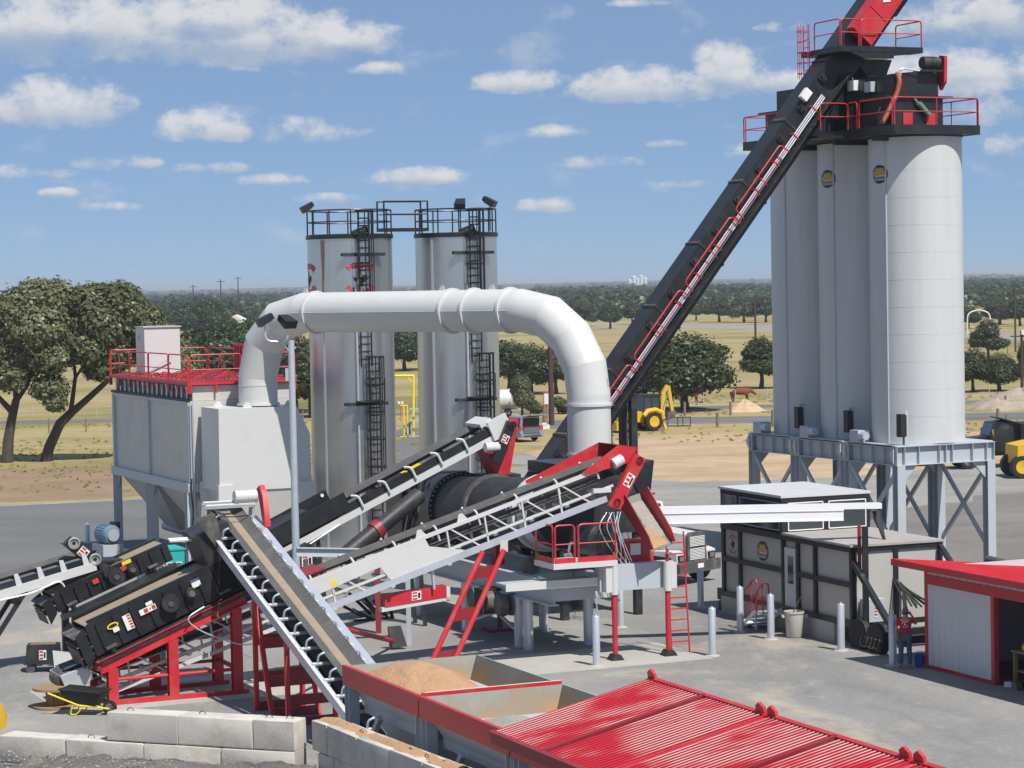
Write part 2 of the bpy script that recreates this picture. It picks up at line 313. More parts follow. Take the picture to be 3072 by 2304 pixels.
class MB:
    def __init__(s, fr=WORLD): s.v = []; s.f = []; s.fr = fr
    def _add(s, vs, fs):
        k = len(s.v); s.v.extend([tuple(map(float, p)) for p in vs]); s.f.extend([tuple(i+k for i in q) for q in fs]); return s
    def hexa(s, p): return s._add(p, [(0, 3, 2, 1), (4, 5, 6, 7), (0, 1, 5, 4), (1, 2, 6, 5), (2, 3, 7, 6), (3, 0, 4, 7)])
    def box(s, x0, x1, y0, y1, z0, z1): return s.hexa([(x0, y0, z0), (x1, y0, z0), (x1, y1, z0), (x0, y1, z0), (x0, y0, z1), (x1, y0, z1), (x1, y1, z1), (x0, y1, z1)])
    def bar(s, p0, p1, w, h, up=(0, 0, 1)):
        p0 = np.array(p0, float); p1 = np.array(p1, float); d, a, b = _basis(p1-p0, up); a = a*w/2; b = b*h/2
        return s.hexa([p0-a-b, p0+a-b, p0+a+b, p0-a+b, p1-a-b, p1+a-b, p1+a+b, p1-a+b])
    def ibeam(s, p0, p1, w, h, t=.03, up=(0, 0, 1)):
        p0 = np.array(p0, float); p1 = np.array(p1, float); d, a, b = _basis(p1-p0, up)
        for k in (-1, 1): s.bar(p0+b*k*(h/2-t/2), p1+b*k*(h/2-t/2), w, t, up)
        return s.bar(p0, p1, t, h-2*t, up)
    def tube(s, p0, p1, r, n=10, r2=None, caps=True):
        p0 = np.array(p0, float); p1 = np.array(p1, float); d, a, b = _basis(p1-p0); r2 = r if r2 is None else r2
        an = [2*math.pi*i/n for i in range(n)]
        vs = [p0+r*(math.cos(q)*a+math.sin(q)*b) for q in an]+[p1+r2*(math.cos(q)*a+math.sin(q)*b) for q in an]
        fs = [(i, (i+1) % n, n+(i+1) % n, n+i) for i in range(n)]
        if caps: fs += [tuple(range(n-1, -1, -1)), tuple(range(n, 2*n))]
        return s._add(vs, fs)
    def path(s, pts, r, n=6, closed=False, radii=None):
        P = [np.array(p, float) for p in pts]; m = len(P); vs = []; fs = []; a0 = None
        for i, p in enumerate(P):
            t = (P[(i+1) % m]-P[i-1]) if closed else (P[min(i+1, m-1)]-P[max(i-1, 0)])
            t = t/ (np.linalg.norm(t)+1e-9)
            if a0 is None: _, a, b = _basis(t)
            else:
                a = a0-t*(a0 @ t); a /= np.linalg.norm(a); b = np.cross(t, a)
            a0 = a; rr = r if radii is None else radii[i]
            vs += [p+rr*(math.cos(2*math.pi*k/n)*a+math.sin(2*math.pi*k/n)*b) for k in range(n)]
        for i in range(m if closed else m-1):
            j = (i+1) % m
            fs += [(i*n+k, i*n+(k+1) % n, j*n+(k+1) % n, j*n+k) for k in range(n)]
        if not closed: fs += [tuple(range(n-1, -1, -1)), tuple((m-1)*n+k for k in range(n))]
        return s._add(vs, fs)
    def lathe(s, prof, n=32, o=(0, 0, 0), axis=(0, 0, 1), capped=True):
        o = np.array(o, float); d, a, b = _basis(axis); vs = []; fs = []
        for (r, z) in prof: vs += [o+d*z+r*(math.cos(2*math.pi*k/n)*a+math.sin(2*math.pi*k/n)*b) for k in range(n)]
        for i in range(len(prof)-1): fs += [(i*n+k, i*n+(k+1) % n, (i+1)*n+(k+1) % n, (i+1)*n+k) for k in range(n)]
        if capped: fs += [tuple(range(n-1, -1, -1)), tuple((len(prof)-1)*n+k for k in range(n))]
        return s._add(vs, fs)
    def prism(s, poly, ext):                # polygon pushed along a vector
        P = [np.array(p, float) for p in poly]; e = np.array(ext, float); n = len(P)
        nn = sum((np.cross(P[i]-P[0], P[(i+1) % n]-P[0]) for i in range(1, n-1)), np.zeros(3))
        if nn @ e > 0: P = P[::-1]
        fs = [tuple(range(n)), tuple(range(2*n-1, n-1, -1))]
        fs += [((i+1) % n, i, n+i, n+(i+1) % n) for i in range(n)]
        return s._add(P+[p+e for p in P], fs)
    def poly(s, pts): return s._add(pts, [tuple(range(len(pts)))])
    def build(s, name, m, parent=None, smooth=True, angle=38):
        V = np.array(s.v)
        W = s.fr.o + V @ s.fr.a
        if parent is not None:
            Mi = np.array(MWI[parent.name]); W = W @ Mi[:3, :3].T + Mi[:3, 3]
        me = bpy.data.meshes.new(name); me.from_pydata(W.tolist(), [], s.f); me.update()
        me.materials.append(M(m) if isinstance(m, str) else m)
        if smooth:
            me.polygons.foreach_set('use_smooth', [True]*len(me.polygons)); me.set_sharp_from_angle(angle=R_(angle))
        o = bpy.data.objects.new(name, me); COL.objects.link(o)
        if parent is not None: o.parent = parent; MWI[o.name] = MWI[parent.name]
        else: MWI[o.name] = Matrix.Identity(4)
        return o
MWI = {}
def tag(o, label=None, cat=None, group=None, kind=None):
    if label: o['label'] = label
    if cat: o['category'] = cat
    if group: o['group'] = group
    if kind: o['kind'] = kind
    return o
def thing(name, label, cat, loc=(0, 0, 0), ang=0.0, group=None):
    o = bpy.data.objects.new(name, None); COL.objects.link(o); o.empty_display_size = .3
    mw = Matrix.Translation(Vector(loc)) @ Matrix.Rotation(ang, 4, 'Z'); o.matrix_world = mw
    o.location = Vector(loc); o.rotation_euler = (0, 0, ang)
    MWI[o.name] = mw.inverted(); return tag(o, label, cat, group)
def struct(name, mb, m, kind='structure', **k): return tag(mb.build(name, m, **k), kind=kind)
def copy_tree(o, parent=None):
    c = o.copy(); COL.objects.link(c); c.parent = parent
    for ch in list(o.children): copy_tree(ch, c)
    return c
def railing(parent, fr, pts, h=1.05, m='red_paint', r=.024, step=1.2, mid=True, closed=False, post_ends=True):
    """pts: foot points in fr; a top rail with rounded ends, a mid rail and posts"""
    P = [np.array(p, float) for p in pts]; up = np.array([0, 0, h])
    top = MB(fr).path([p+up for p in P], r, 6, closed); o = top.build('railing', m, parent)
    if mid: MB(fr).path([p+up*.52 for p in P], r*.85, 6, closed).build('mid_rail', m, o)
    segs = list(zip(P[:-1], P[1:])) + ([(P[-1], P[0])] if closed else [])
    for si, (a, b) in enumerate(segs):
        n = max(1, round(np.linalg.norm(b-a)/step))
        for i in range(n + (1 if (si == len(segs)-1 and not closed) else 0)):
            q = a+(b-a)*i/n; MB(fr).tube(q, q+up, r, 6).build('post', m, o)
    return o
def rounded(pts, r=.15, k=4):
    P = [np.array(p, float) for p in pts]; out = [P[0]]
    for i in range(1, len(P)-1):
        a = P[i-1]-P[i]; b = P[i+1]-P[i]; la, lb = np.linalg.norm(a), np.linalg.norm(b); q = min(r, la*.45, lb*.45)
        s, e = P[i]+a/la*q, P[i]+b/lb*q
        for j in range(k+1):
            t = j/k; out.append((1-t)**2*s+2*t*(1-t)*P[i]+t*t*e)
    out.append(P[-1]); return out
def ladder(parent, fr, p0, p1, w, across, m, r=.022, step=.3, name='ladder'):
    p0, p1, a = np.array(p0, float), np.array(p1, float), np.array(across, float)*w/2
    o = MB(fr).tube(p0-a, p1-a, r, 6).build(name, m, parent); MB(fr).tube(p0+a, p1+a, r, 6).build('stile', m, o)
    n = int(np.linalg.norm(p1-p0)/step)
    for i in range(1, n):
        q = p0+(p1-p0)*i/n; MB(fr).tube(q-a, q+a, r*.8, 5).build('rung', m, o)
    return o
def hazard_label(parent, fr, c, ax, ay, w, h):
    """white warning sticker with red bars, flat on a plate; c centre, ax/ay unit vectors in fr"""
    c, ax, ay = [np.array(q, float) for q in (c, ax, ay)]; n = np.cross(ax, ay)
    def q(x0, x1, y0, y1, k): return [c+ax*x0+ay*y0+n*k, c+ax*x1+ay*y0+n*k, c+ax*x1+ay*y1+n*k, c+ax*x0+ay*y1+n*k]
    o = MB(fr).prism(q(-w/2, w/2, -h/2, h/2, .002), n*.006).build('warning_label', 'label_white', parent)
    rows = 3
    for i in range(rows):
        y = -h/2+h*(i+.5)/rows; MB(fr).prism(q(-w*.42, w*.08, y-h*.1, y+h*.1, .010), n*.003).build('warning_bar', 'label_red', o)
    MB(fr).prism(q(w*.16, w*.40, -h*.3, h*.3, .010), n*.003).build('pictogram', 'logo_black', o)
    return o

def wrap_poly(poly, fn, m, parent, name, cuts=3):
    """a flat print cut finely and laid on a curved surface; fn maps (u, v) to a point"""
    bm = bmesh.new(); f = bm.faces.new([bm.verts.new((u, v, 0)) for u, v in poly]); bmesh.ops.triangulate(bm, faces=[f])
    bmesh.ops.subdivide_edges(bm, edges=bm.edges[:], cuts=cuts, use_grid_fill=True); bm.verts.ensure_lookup_table()
    b = MB(); b._add([fn(v.co.x, v.co.y) for v in bm.verts], [tuple(v.index for v in q.verts) for q in bm.faces]); bm.free()
    return b.build(name, m, parent, smooth=True)
# ================================================================== GROUND
def ground_mat(name, stops, scale=.08, detail=8, fine=None, bump=.0, bscale=3, stretch=None, rough=.95, ang=0.0):
    """stops: colour ramp over large noise; fine: (colour, scale, lo, hi) second layer"""
    m = bpy.data.materials.new(name); m.use_nodes = True; t = m.node_tree; L = t.links.new
    b = t.nodes['Principled BSDF']; b.inputs['Roughness'].default_value = rough; b.inputs['Specular IOR Level'].default_value = .25
    g = N(t, 'ShaderNodeNewGeometry'); src = g.outputs['Position']
    mp = N(t, 'ShaderNodeMapping'); mp.inputs['Scale'].default_value = stretch or (1, 1, 1); mp.inputs['Rotation'].default_value = (0, 0, ang); L(src, mp.inputs[0])
    n = N(t, 'ShaderNodeTexNoise'); n.inputs['Scale'].default_value = scale; n.inputs['Detail'].default_value = detail; n.inputs['Roughness'].default_value = .62; L(mp.outputs[0], n.inputs[0])
    cr = N(t, 'ShaderNodeValToRGB'); L(n.outputs[0], cr.inputs[0]); e = cr.color_ramp.elements
    e[0].position, e[0].color = stops[0][0], (*stops[0][1], 1); e[1].position, e[1].color = stops[-1][0], (*stops[-1][1], 1)
    for p, c in stops[1:-1]: q = cr.color_ramp.elements.new(p); q.color = (*c, 1)
    cur = cr.outputs[0]
    for (c, s, lo, hi, amt) in (fine or []):
        n2 = N(t, 'ShaderNodeTexNoise'); n2.inputs['Scale'].default_value = s; n2.inputs['Detail'].default_value = 6; n2.inputs['Roughness'].default_value = .7; L(mp.outputs[0] if s < 2 else src, n2.inputs[0])
        mr = N(t, 'ShaderNodeMapRange'); L(n2.outputs[0], mr.inputs[0]); mr.inputs[1].default_value = lo; mr.inputs[2].default_value = hi; mr.inputs[4].default_value = amt
        mx = N(t, 'ShaderNodeMix', data_type='RGBA'); L(mr.outputs[0], mx.inputs[0]); L(cur, mx.inputs[6]); mx.inputs[7].default_value = (*c, 1); cur = mx.outputs[2]
    L(cur, b.inputs['Base Color'])
    if bump:
        n3 = N(t, 'ShaderNodeTexNoise'); n3.inputs['Scale'].default_value = bscale; n3.inputs['Detail'].default_value = 6; L(src, n3.inputs[0])
        bp = N(t, 'ShaderNodeBump'); bp.inputs['Strength'].default_value = bump; bp.inputs['Distance'].default_value = .08; L(n3.outputs[0], bp.inputs['Height']); L(bp.outputs[0], b.inputs['Normal'])
    MATS[name] = m
ground_mat('dry_grass', [(.36, (.16, .15, .055)), (.48, (.30, .235, .10)), (.6, (.37, .29, .145)), (.72, (.22, .20, .08))], .018,
           fine=[((.11, .12, .04), .12, .55, .72, .65), ((.40, .33, .19), .5, .5, .75, .5), ((.10, .09, .04), 2.5, .5, .8, .5)], bump=.3, bscale=1.5, stretch=(1, 2.2, 1))
ground_mat('asphalt', [(.3, (.20, .196, .188)), (.5, (.265, .258, .245)), (.72, (.34, .325, .30))], .10,
           fine=[((.50, .41, .30), .16, .54, .70, .75), ((.165, .162, .158), .35, .55, .7, .45), ((.42, .38, .32), .8, .56, .74, .5), ((.13, .13, .13), 1.4, .62, .72, .35), ((.40, .385, .36), 5, .5, .75, .45), ((.15, .148, .145), 11, .52, .7, .4)], bump=.25, bscale=14, stretch=(1.2, .55, 1), ang=R_(-24))
ground_mat('fresh_asphalt', [(.3, (.125, .126, .13)), (.7, (.18, .178, .175))], .08,
           fine=[((.28, .255, .22), .2, .56, .75, .5), ((.22, .215, .21), 6, .5, .8, .4)], bump=.2, bscale=12, stretch=(.5, 1.6, 1))
ground_mat('concrete', [(.3, (.34, .325, .295)), (.5, (.41, .39, .355)), (.7, (.48, .455, .41))], .25,
           fine=[((.47, .38, .26), .35, .54, .72, .6), ((.18, .17, .16), .7, .56, .74, .55), ((.26, .25, .23), 5, .5, .8, .4)], bump=.15, bscale=9)
ground_mat('gravel', [(.3, (.235, .225, .21)), (.5, (.30, .285, .26)), (.7, (.36, .34, .305))], .12,
           fine=[((.19, .185, .178), .35, .52, .7, .6), ((.40, .38, .34), 6, .55, .75, .6), ((.12, .115, .11), 9, .55, .7, .6)], bump=.8, bscale=7)
ground_mat('dark_gravel', [(.3, (.165, .150, .138)), (.5, (.205, .187, .170)), (.7, (.255, .235, .21))], .15,
           fine=[((.13, .122, .115), .4, .52, .7, .6), ((.32, .29, .26), 5, .55, .75, .5), ((.10, .095, .09), 9, .55, .7, .5)], bump=.8, bscale=7)
ground_mat('worn_concrete', [(.3, (.235, .227, .212)), (.5, (.275, .265, .248)), (.7, (.32, .305, .28))], .25,
           fine=[((.40, .33, .24), .35, .56, .74, .55), ((.17, .165, .16), .7, .56, .74, .5), ((.2, .195, .19), 5, .5, .8, .4)], bump=.15, bscale=9)
ground_mat('tan_dirt', [(.3, (.36, .25, .15)), (.5, (.46, .335, .205)), (.7, (.52, .40, .26))], .12,
           fine=[((.30, .18, .10), .4, .52, .7, .7), ((.25, .22, .10), .25, .56, .7, .6), ((.55, .45, .32), 4, .5, .8, .4)], bump=.5, bscale=3, stretch=(1, 1.8, 1))
ground_mat('brown_soil', [(.3, (.21, .145, .09)), (.55, (.29, .20, .125)), (.75, (.35, .26, .16))], .2,
           fine=[((.16, .15, .06), .4, .52, .7, .7), ((.40, .30, .2), 3, .5, .8, .5)], bump=.5, bscale=3)
ground_mat('fill_gravel', [(.32, (.115, .11, .105)), (.5, (.17, .16, .15)), (.62, (.26, .21, .16)), (.74, (.42, .27, .15))], .55,
           fine=[((.50, .48, .45), 9, .62, .7, .9), ((.07, .066, .06), 12, .55, .65, .7), ((.30, .28, .25), 22, .55, .7, .8)], bump=1.0, bscale=9)
ground_mat('pile_soil', [(.3, (.30, .255, .20)), (.6, (.40, .33, .26)), (.75, (.44, .31, .19))], .7, fine=[((.22, .19, .15), 2.5, .5, .75, .7)], bump=.9, bscale=4)
ground_mat('sand_pile_soil', [(.3, (.50, .36, .22)), (.7, (.60, .45, .30))], .7, bump=.6, bscale=4)

def add_tracks(mname, segs, col):
    """sandy wheel tracks and spill lines with ragged edges, lying on the ground along given lines (x0,y0,x1,y1,half width,strength)"""
    t = MATS[mname].node_tree; L = t.links.new; b = t.nodes['Principled BSDF']; cur = b.inputs['Base Color'].links[0].from_socket
    g = N(t, 'ShaderNodeNewGeometry'); s = N(t, 'ShaderNodeSeparateXYZ'); L(g.outputs['Position'], s.inputs[0])
    n = N(t, 'ShaderNodeTexNoise'); n.inputs['Scale'].default_value = 1.1; n.inputs['Detail'].default_value = 8; n.inputs['Roughness'].default_value = .72; L(g.outputs['Position'], n.inputs[0])
    nl = N(t, 'ShaderNodeTexNoise'); nl.inputs['Scale'].default_value = .25; nl.inputs['Detail'].default_value = 2; L(g.outputs['Position'], nl.inputs[0])
    for (x0, y0, x1, y1, hw, amt, c) in segs:
        dx, dy = x1-x0, y1-y0; Ln = math.hypot(dx, dy); dx /= Ln; dy /= Ln
        al = math_node(t, 'MULTIPLY_ADD', s.outputs[0], dx/Ln, math_node(t, 'MULTIPLY_ADD', s.outputs[1], dy/Ln, -(x0*dx+y0*dy)/Ln))
        ac = math_node(t, 'MULTIPLY_ADD', s.outputs[0], -dy, math_node(t, 'MULTIPLY_ADD', s.outputs[1], dx, x0*dy-y0*dx))
        ac = math_node(t, 'ADD', ac, math_node(t, 'MULTIPLY', math_node(t, 'SUBTRACT', nl.outputs[0], .5), hw*2.4))
        e = math_node(t, 'SUBTRACT', 1.0, math_node(t, 'DIVIDE', math_node(t, 'ABSOLUTE', ac), hw), clamp=True)
        f = math_node(t, 'MULTIPLY', math_node(t, 'MULTIPLY', al, math_node(t, 'SUBTRACT', 1.0, al)), 4.0, clamp=True)
        m_ = math_node(t, 'MULTIPLY', math_node(t, 'MULTIPLY', e, f), math_node(t, 'MULTIPLY_ADD', math_node(t, 'SUBTRACT', n.outputs[0], .38), 3.2, 0.0, clamp=True))
        mx = N(t, 'ShaderNodeMix', data_type='RGBA'); L(math_node(t, 'MULTIPLY', m_, amt), mx.inputs[0]); L(cur, mx.inputs[6]); mx.inputs[7].default_value = (*c, 1); cur = mx.outputs[2]
    L(cur, b.inputs['Base Color'])
def track_mask(): pass
def gline(x0, y0, x1, y1, hw, amt, c): a, b_ = G(x0, y0), G(x1, y1); return (a.x, a.y, b_.x, b_.y, hw, amt, c)
SANDY = (.50, .42, .31); DARKT = (.125, .123, .12)
add_tracks('asphalt', [gline(2040, 2010, 2860, 2300, .9, .9, SANDY), gline(1650, 2040, 2250, 2010, 1.2, .8, SANDY), gline(2300, 1990, 3200, 2230, .7, .55, DARKT), gline(2080, 2080, 2750, 2330, .5, .6, DARKT), gline(2480, 2060, 3100, 2300, .35, .55, DARKT),
    gline(60, 2050, 420, 1990, .9, .7, SANDY), gline(-40, 1950, 300, 1800, .8, .6, SANDY), gline(80, 1800, 330, 1900, .7, .5, SANDY), gline(600, 2120, 1000, 1900, 1.0, .6, SANDY), gline(2200, 1900, 2600, 1960, .8, .6, SANDY), gline(2380, 2020, 2460, 2140, .5, .6, DARKT)], SANDY)
def hill(x, y):
    k = min(1.0, max(0.0, y-2600.0)/3400.0)
    return k*k*(12.0 + 2.5*math.sin(x*.0011+1.3) + 1.6*math.sin(x*.0031+y*.0006) + 1.2*math.sin(x*.0077-y*.0011))
def build_terrain():
    ys = [-260, -120, -40, 0, 20, 40, 60, 80, 100, 130, 160, 200, 250, 310, 380, 460, 560, 700, 850, 1000, 1200, 1450, 1750, 2100, 2500, 3000, 3600, 4300, 5200, 6400, 8000, 10500, 15000, 24000]
    nx = 90; vs = []; fs = []
    for y in ys:
        w = 260 + max(0, y)*.62
        for i in range(nx+1):
            x = (i/nx*2-1)*w; vs.append((x, y, hill(x, y)))
    for j in range(len(ys)-1):
        for i in range(nx): a = j*(nx+1)+i; fs.append((a, a+1, a+nx+2, a+nx+1))
    m = MB(); m._add(vs, fs)
    # far country: fields and woods by noise
    mt = bpy.data.materials.new('open_country'); mt.use_nodes = True; t = mt.node_tree; L = t.links.new
    b = t.nodes['Principled BSDF']; b.inputs['Roughness'].default_value = .95; b.inputs['Specular IOR Level'].default_value = .15
    g = N(t, 'ShaderNodeNewGeometry')
    def nz(scale, st, det=7, off=0):
        mp = N(t, 'ShaderNodeMapping'); mp.inputs['Scale'].default_value = st; mp.inputs['Location'].default_value = (off, off, 0); L(g.outputs['Position'], mp.inputs[0])
        n = N(t, 'ShaderNodeTexNoise'); n.inputs['Scale'].default_value = scale; n.inputs['Detail'].default_value = det; n.inputs['Roughness'].default_value = .62; L(mp.outputs[0], n.inputs[0]); return n.outputs[0]
    cr = N(t, 'ShaderNodeValToRGB'); L(nz(.018, (1, 2, 1)), cr.inputs[0]); e = cr.color_ramp.elements
    e[0].position, e[0].color = .34, (.17, .165, .055, 1); e[1].position, e[1].color = .70, (.26, .22, .095, 1)
    for p, c in ((.45, (.30, .245, .105, 1)), (.57, (.39, .31, .155, 1))): cr.color_ramp.elements.new(p).color = c
    def lay(cur, fac, lo, hi, amt, col):
        mr = N(t, 'ShaderNodeMapRange'); L(fac, mr.inputs[0]); mr.inputs[1].default_value = lo; mr.inputs[2].default_value = hi; mr.inputs[4].default_value = amt
        mx = N(t, 'ShaderNodeMix', data_type='RGBA'); L(mr.outputs[0], mx.inputs[0]); L(cur, mx.inputs[6]); mx.inputs[7].default_value = (*col, 1); return mx.outputs[2]
    cur = lay(cr.outputs[0], nz(.09, (1, 1.6, 1)), .54, .70, .7, (.13, .14, .045))
    cur = lay(cur, nz(.5, (1, 1, 1), 6, 5), .5, .75, .5, (.42, .345, .20))
    cur = lay(cur, nz(2.2, (1, 1, 1), 5, 9), .5, .8, .5, (.13, .11, .05))
    s = N(t, 'ShaderNodeSeparateXYZ'); L(g.outputs['Position'], s.inputs[0])
    far = N(t, 'ShaderNodeMapRange'); L(s.outputs[1], far.inputs[0]); far.inputs[1].default_value = 900; far.inputs[2].default_value = 1600
    w = N(t, 'ShaderNodeMapRange'); L(nz(.0022, (.5, 1.2, 1), 5, 31), w.inputs[0]); w.inputs[1].default_value = .40; w.inputs[2].default_value = .47
    ff = math_node(t, 'MULTIPLY', far.outputs[0], w.outputs[0])
    mx = N(t, 'ShaderNodeMix', data_type='RGBA'); L(ff, mx.inputs[0]); L(cur, mx.inputs[6]); mx.inputs[7].default_value = (.035, .055, .022, 1)
    L(mx.outputs[2], b.inputs['Base Color']); MATS['open_country'] = mt
    struct('ground', m, 'open_country', smooth=True, angle=80)
build_terrain()

def jitter_outline(pts, step=2.0, amp=.35, seed=1):
    rg = np.random.default_rng(seed); out = []; n = len(pts)
    for i in range(n):
        a = np.array(pts[i][:2], float); b = np.array(pts[(i+1) % n][:2], float); k = max(1, int(np.linalg.norm(b-a)/step))
        for j in range(k):
            q = a+(b-a)*j/k
            if j: q = q+rg.normal(0, amp, 2)
            out.append(q)
    return out
def sheet(name, pts, z, m, step=2.0, amp=.3, seed=1):
    P = jitter_outline(pts, step, amp, seed)
    bm = bmesh.new(); vs = [bm.verts.new((p[0], p[1], z)) for p in P]; es = [bm.edges.new((vs[i], vs[(i+1) % len(vs)])) for i in range(len(vs))]
    bmesh.ops.triangle_fill(bm, use_beauty=True, edges=es, normal=(0, 0, 1))
    for f in bm.faces:
        if f.normal.z < 0: f.normal_flip()
    me = bpy.data.meshes.new(name); bm.to_mesh(me); bm.free(); me.materials.append(M(m))
    o = bpy.data.objects.new(name, me); COL.objects.link(o); MWI[o.name] = Matrix.Identity(4); return tag(o, kind='structure')
# zones, measured on the ground
sheet('soil_verge', [(-60, 128), (-25, 134), (-13, 140), (-6, 150), (-8, 158), (-20, 161), (-40, 158), (-60, 156)], .004, 'brown_soil', 2, .8, 3)
sheet('bare_dirt', [(2, 150), (6, 141), (10, 134), (18, 132), (30, 140), (42, 148), (46, 168), (30, 182), (14, 181), (8, 176), (2, 170)], .006, 'tan_dirt', 3, 1.0, 4)
sheet('gravel_lot', [(2.0, 110), (6.5, 92), (9, 84), (16, 80), (26, 70), (60, 70), (60, 162), (40, 160), (30, 147), (18, 139), (10, 138), (3.5, 150), (0, 165), (-1.0, 168)], .010, 'gravel', 3, .6, 5)
sheet('dark_gravel_lot', [(13.5, 88), (18, 80), (28, 70.5), (60, 70.5), (60, 134), (36, 132), (24, 126), (17, 117), (12, 104), (11.5, 96)], .012, 'dark_gravel', 3, .8, 15)
sheet('plant_yard', [(-60, 26), (60, 26), (60, 74), (17.5, 74), (13.5, 84), (8, 100), (4.5, 113), (1.5, 122), (-.5, 135), (-2, 168), (-4, 186), (-9, 186), (-9, 150), (-13, 138), (-24, 133), (-42, 127), (-60, 125)], .014, 'asphalt', 3, .25, 6)
sheet('asphalt_road', [(-60, 92), (-26, 92), (-17, 96), (-13, 112), (-5, 113), (-1, 106), (1.5, 96), (3.8, 97), (3.4, 106), (.5, 118), (-1.5, 128), (-2.5, 150), (-5, 184), (-8.6, 184), (-9.5, 150), (-13.5, 136.5), (-24.5, 132), (-42, 126), (-60, 124)], .018, 'fresh_asphalt', 3, .12, 7)
sheet('county_road', [(-60, 214), (60, 218), (60, 223), (-60, 219)], .010, 'fresh_asphalt', 6, .1, 8)
sheet('access_road', [(-6, 186), (4, 192), (14, 195), (60, 189), (60, 199), (14, 204), (2, 203), (-9, 196), (-10, 186)], .012, 'fresh_asphalt', 4, .15, 9)
sheet('highway', [(-40, 640), (40, 612), (90, 425), (140, 300), (160, 310), (104, 440), (54, 640), (-40, 668)], .012, 'gravel', 20, .2, 10)
# ================================================================== VEGETATION
def leaf_cloud(lobes, n, size, seed):
    """leaf-clump faces spread over the shells and bodies of a crown's lobes; lobes: (cx,cy,cz,rx,ry,rz)"""
    rg = np.random.default_rng(seed); L = np.array(lobes, float)
    wgt = L[:, 3]*L[:, 4]+L[:, 4]*L[:, 5]; wgt /= wgt.sum()
    k = rg.choice(len(L), n, p=wgt); d = rg.normal(size=(n, 3)); d /= np.linalg.norm(d, axis=1)[:, None]
    # sub-clumping so the outline breaks up
    r = 1-np.abs(rg.normal(0, .17, n))+.10*(rg.uniform(0, 1, n) > .9); r = np.clip(r, .35, 1.15)
    sub = np.sin(d[:, 0]*7+k)*np.sin(d[:, 1]*8+2*k)*np.sin(d[:, 2]*9+k*.7)+.7*np.sin(d[:, 0]*15+2*k)*np.sin(d[:, 1]*17+k)*np.sin(d[:, 2]*16)
    r = r*(1+.20*sub)
    p = L[k, :3]+d*L[k, 3:]*r[:, None]
    nrm = d*1.25+np.array([0, 0, .35])+rg.normal(size=(n, 3))*.5; nrm /= np.linalg.norm(nrm, axis=1)[:, None]
    a = np.cross(nrm, rg.normal(size=(n, 3))); a /= np.linalg.norm(a, axis=1)[:, None]; b = np.cross(nrm, a)
    s = size*rg.uniform(.55, 1.35, n)[:, None]; w = rg.uniform(.45, .8, n)[:, None]
    V = np.stack([p-a*s, p-b*s*w+nrm*s*.1, p+a*s, p+b*s*w-nrm*s*.1], 1).reshape(-1, 3)
    me = bpy.data.meshes.new('crown')
    me.vertices.add(len(V)); me.vertices.foreach_set('co', V.ravel()); me.loops.add(4*n); me.loops.foreach_set('vertex_index', np.arange(4*n))
    me.polygons.add(n); me.polygons.foreach_set('loop_start', np.arange(n)*4); me.polygons.foreach_set('loop_total', np.full(n, 4)); me.update(); me.validate()
    return me
def link_mesh(name, me, parent, m):
    if not me.materials: me.materials.append(M(m))
    o = bpy.data.objects.new(name, me); COL.objects.link(o); o.parent = parent
    if parent is not None: MWI[o.name] = MWI[parent.name]
    return o
def limb(mb, pts, r0, r1):
    n = len(pts); mb.path(pts, r0, 8, radii=[r0+(r1-r0)*i/(n-1) for i in range(n)])
def crown_lobes(w, h, z0, n, seed):
    rg = np.random.default_rng(seed); out = []
    for i in range(n):
        a = rg.uniform(0, 2*math.pi); q = rg.uniform(.15, .62)*w/2; f = rg.uniform(0, 1)
        z = z0+h*(.2+.55*f); rr = w*rg.uniform(.11, .25)*(1.1-.35*f)
        out.append((math.cos(a)*q*(1.15-.5*f), math.sin(a)*q*(1.15-.5*f), z, rr, rr, rr*rg.uniform(.65, .95)))
    out.append((0, 0, z0+h*.62, w*.28, w*.28, h*.36)); return out
# generic oaks: three prototypes of unit kind, copied to their places
PROTO = {}
def oak_proto(key, w, h, trunk_h, nleaf, size, m, seed, lobes=11):
    lo = crown_lobes(w, h-trunk_h*.75, trunk_h*.75, lobes, seed)
    PROTO[key] = (leaf_cloud(lo, nleaf, size, seed), None, m)
    PROTO[key][0].materials.append(M(m))
    rg = np.random.default_rng(seed+50); tb = MB()
    limb(tb, [(0, 0, -.1), (.1, .05, trunk_h*.5), (.05, .1, trunk_h), (0, 0, h*.6)], w*.045, w*.015)
    for (x, y, z, *_r) in lo[:6]: limb(tb, [(.05, .05, trunk_h*.8), (x*.5, y*.5, (trunk_h+z)*.52), (x*.9, y*.9, z)], w*.022, w*.007)
    me_o = tb.build('trunk_mesh', 'bark'); me = me_o.data; bpy.data.objects.remove(me_o)
    PROTO[key] = (PROTO[key][0], me, m)
def tree(name, label, loc, sc, key, rot=0.0, group='trees in the fields', sz=None):
    t = thing(name, label, 'tree', loc, rot, group); t.scale = (sc, sc, sz or sc)
    link_mesh('crown', PROTO[key][0], t, None); link_mesh('trunk', PROTO[key][1], t, None); return t
oak_proto('wide', 9, 7.5, 2.0, 20000, .17, 'dark_leaf', 3, 22)
oak_proto('round', 7, 7, 1.8, 15000, .16, 'far_leaf', 8, 17)
oak_proto('tall', 6, 8, 2.4, 15000, .16, 'dark_leaf', 21, 17)
oak_proto('light', 7, 7, 1.9, 15000, .16, 'oak_leaf', 33, 17)
oak_proto('bush', 4, 2.6, .4, 3500, .2, 'bush_leaf', 41, 8)
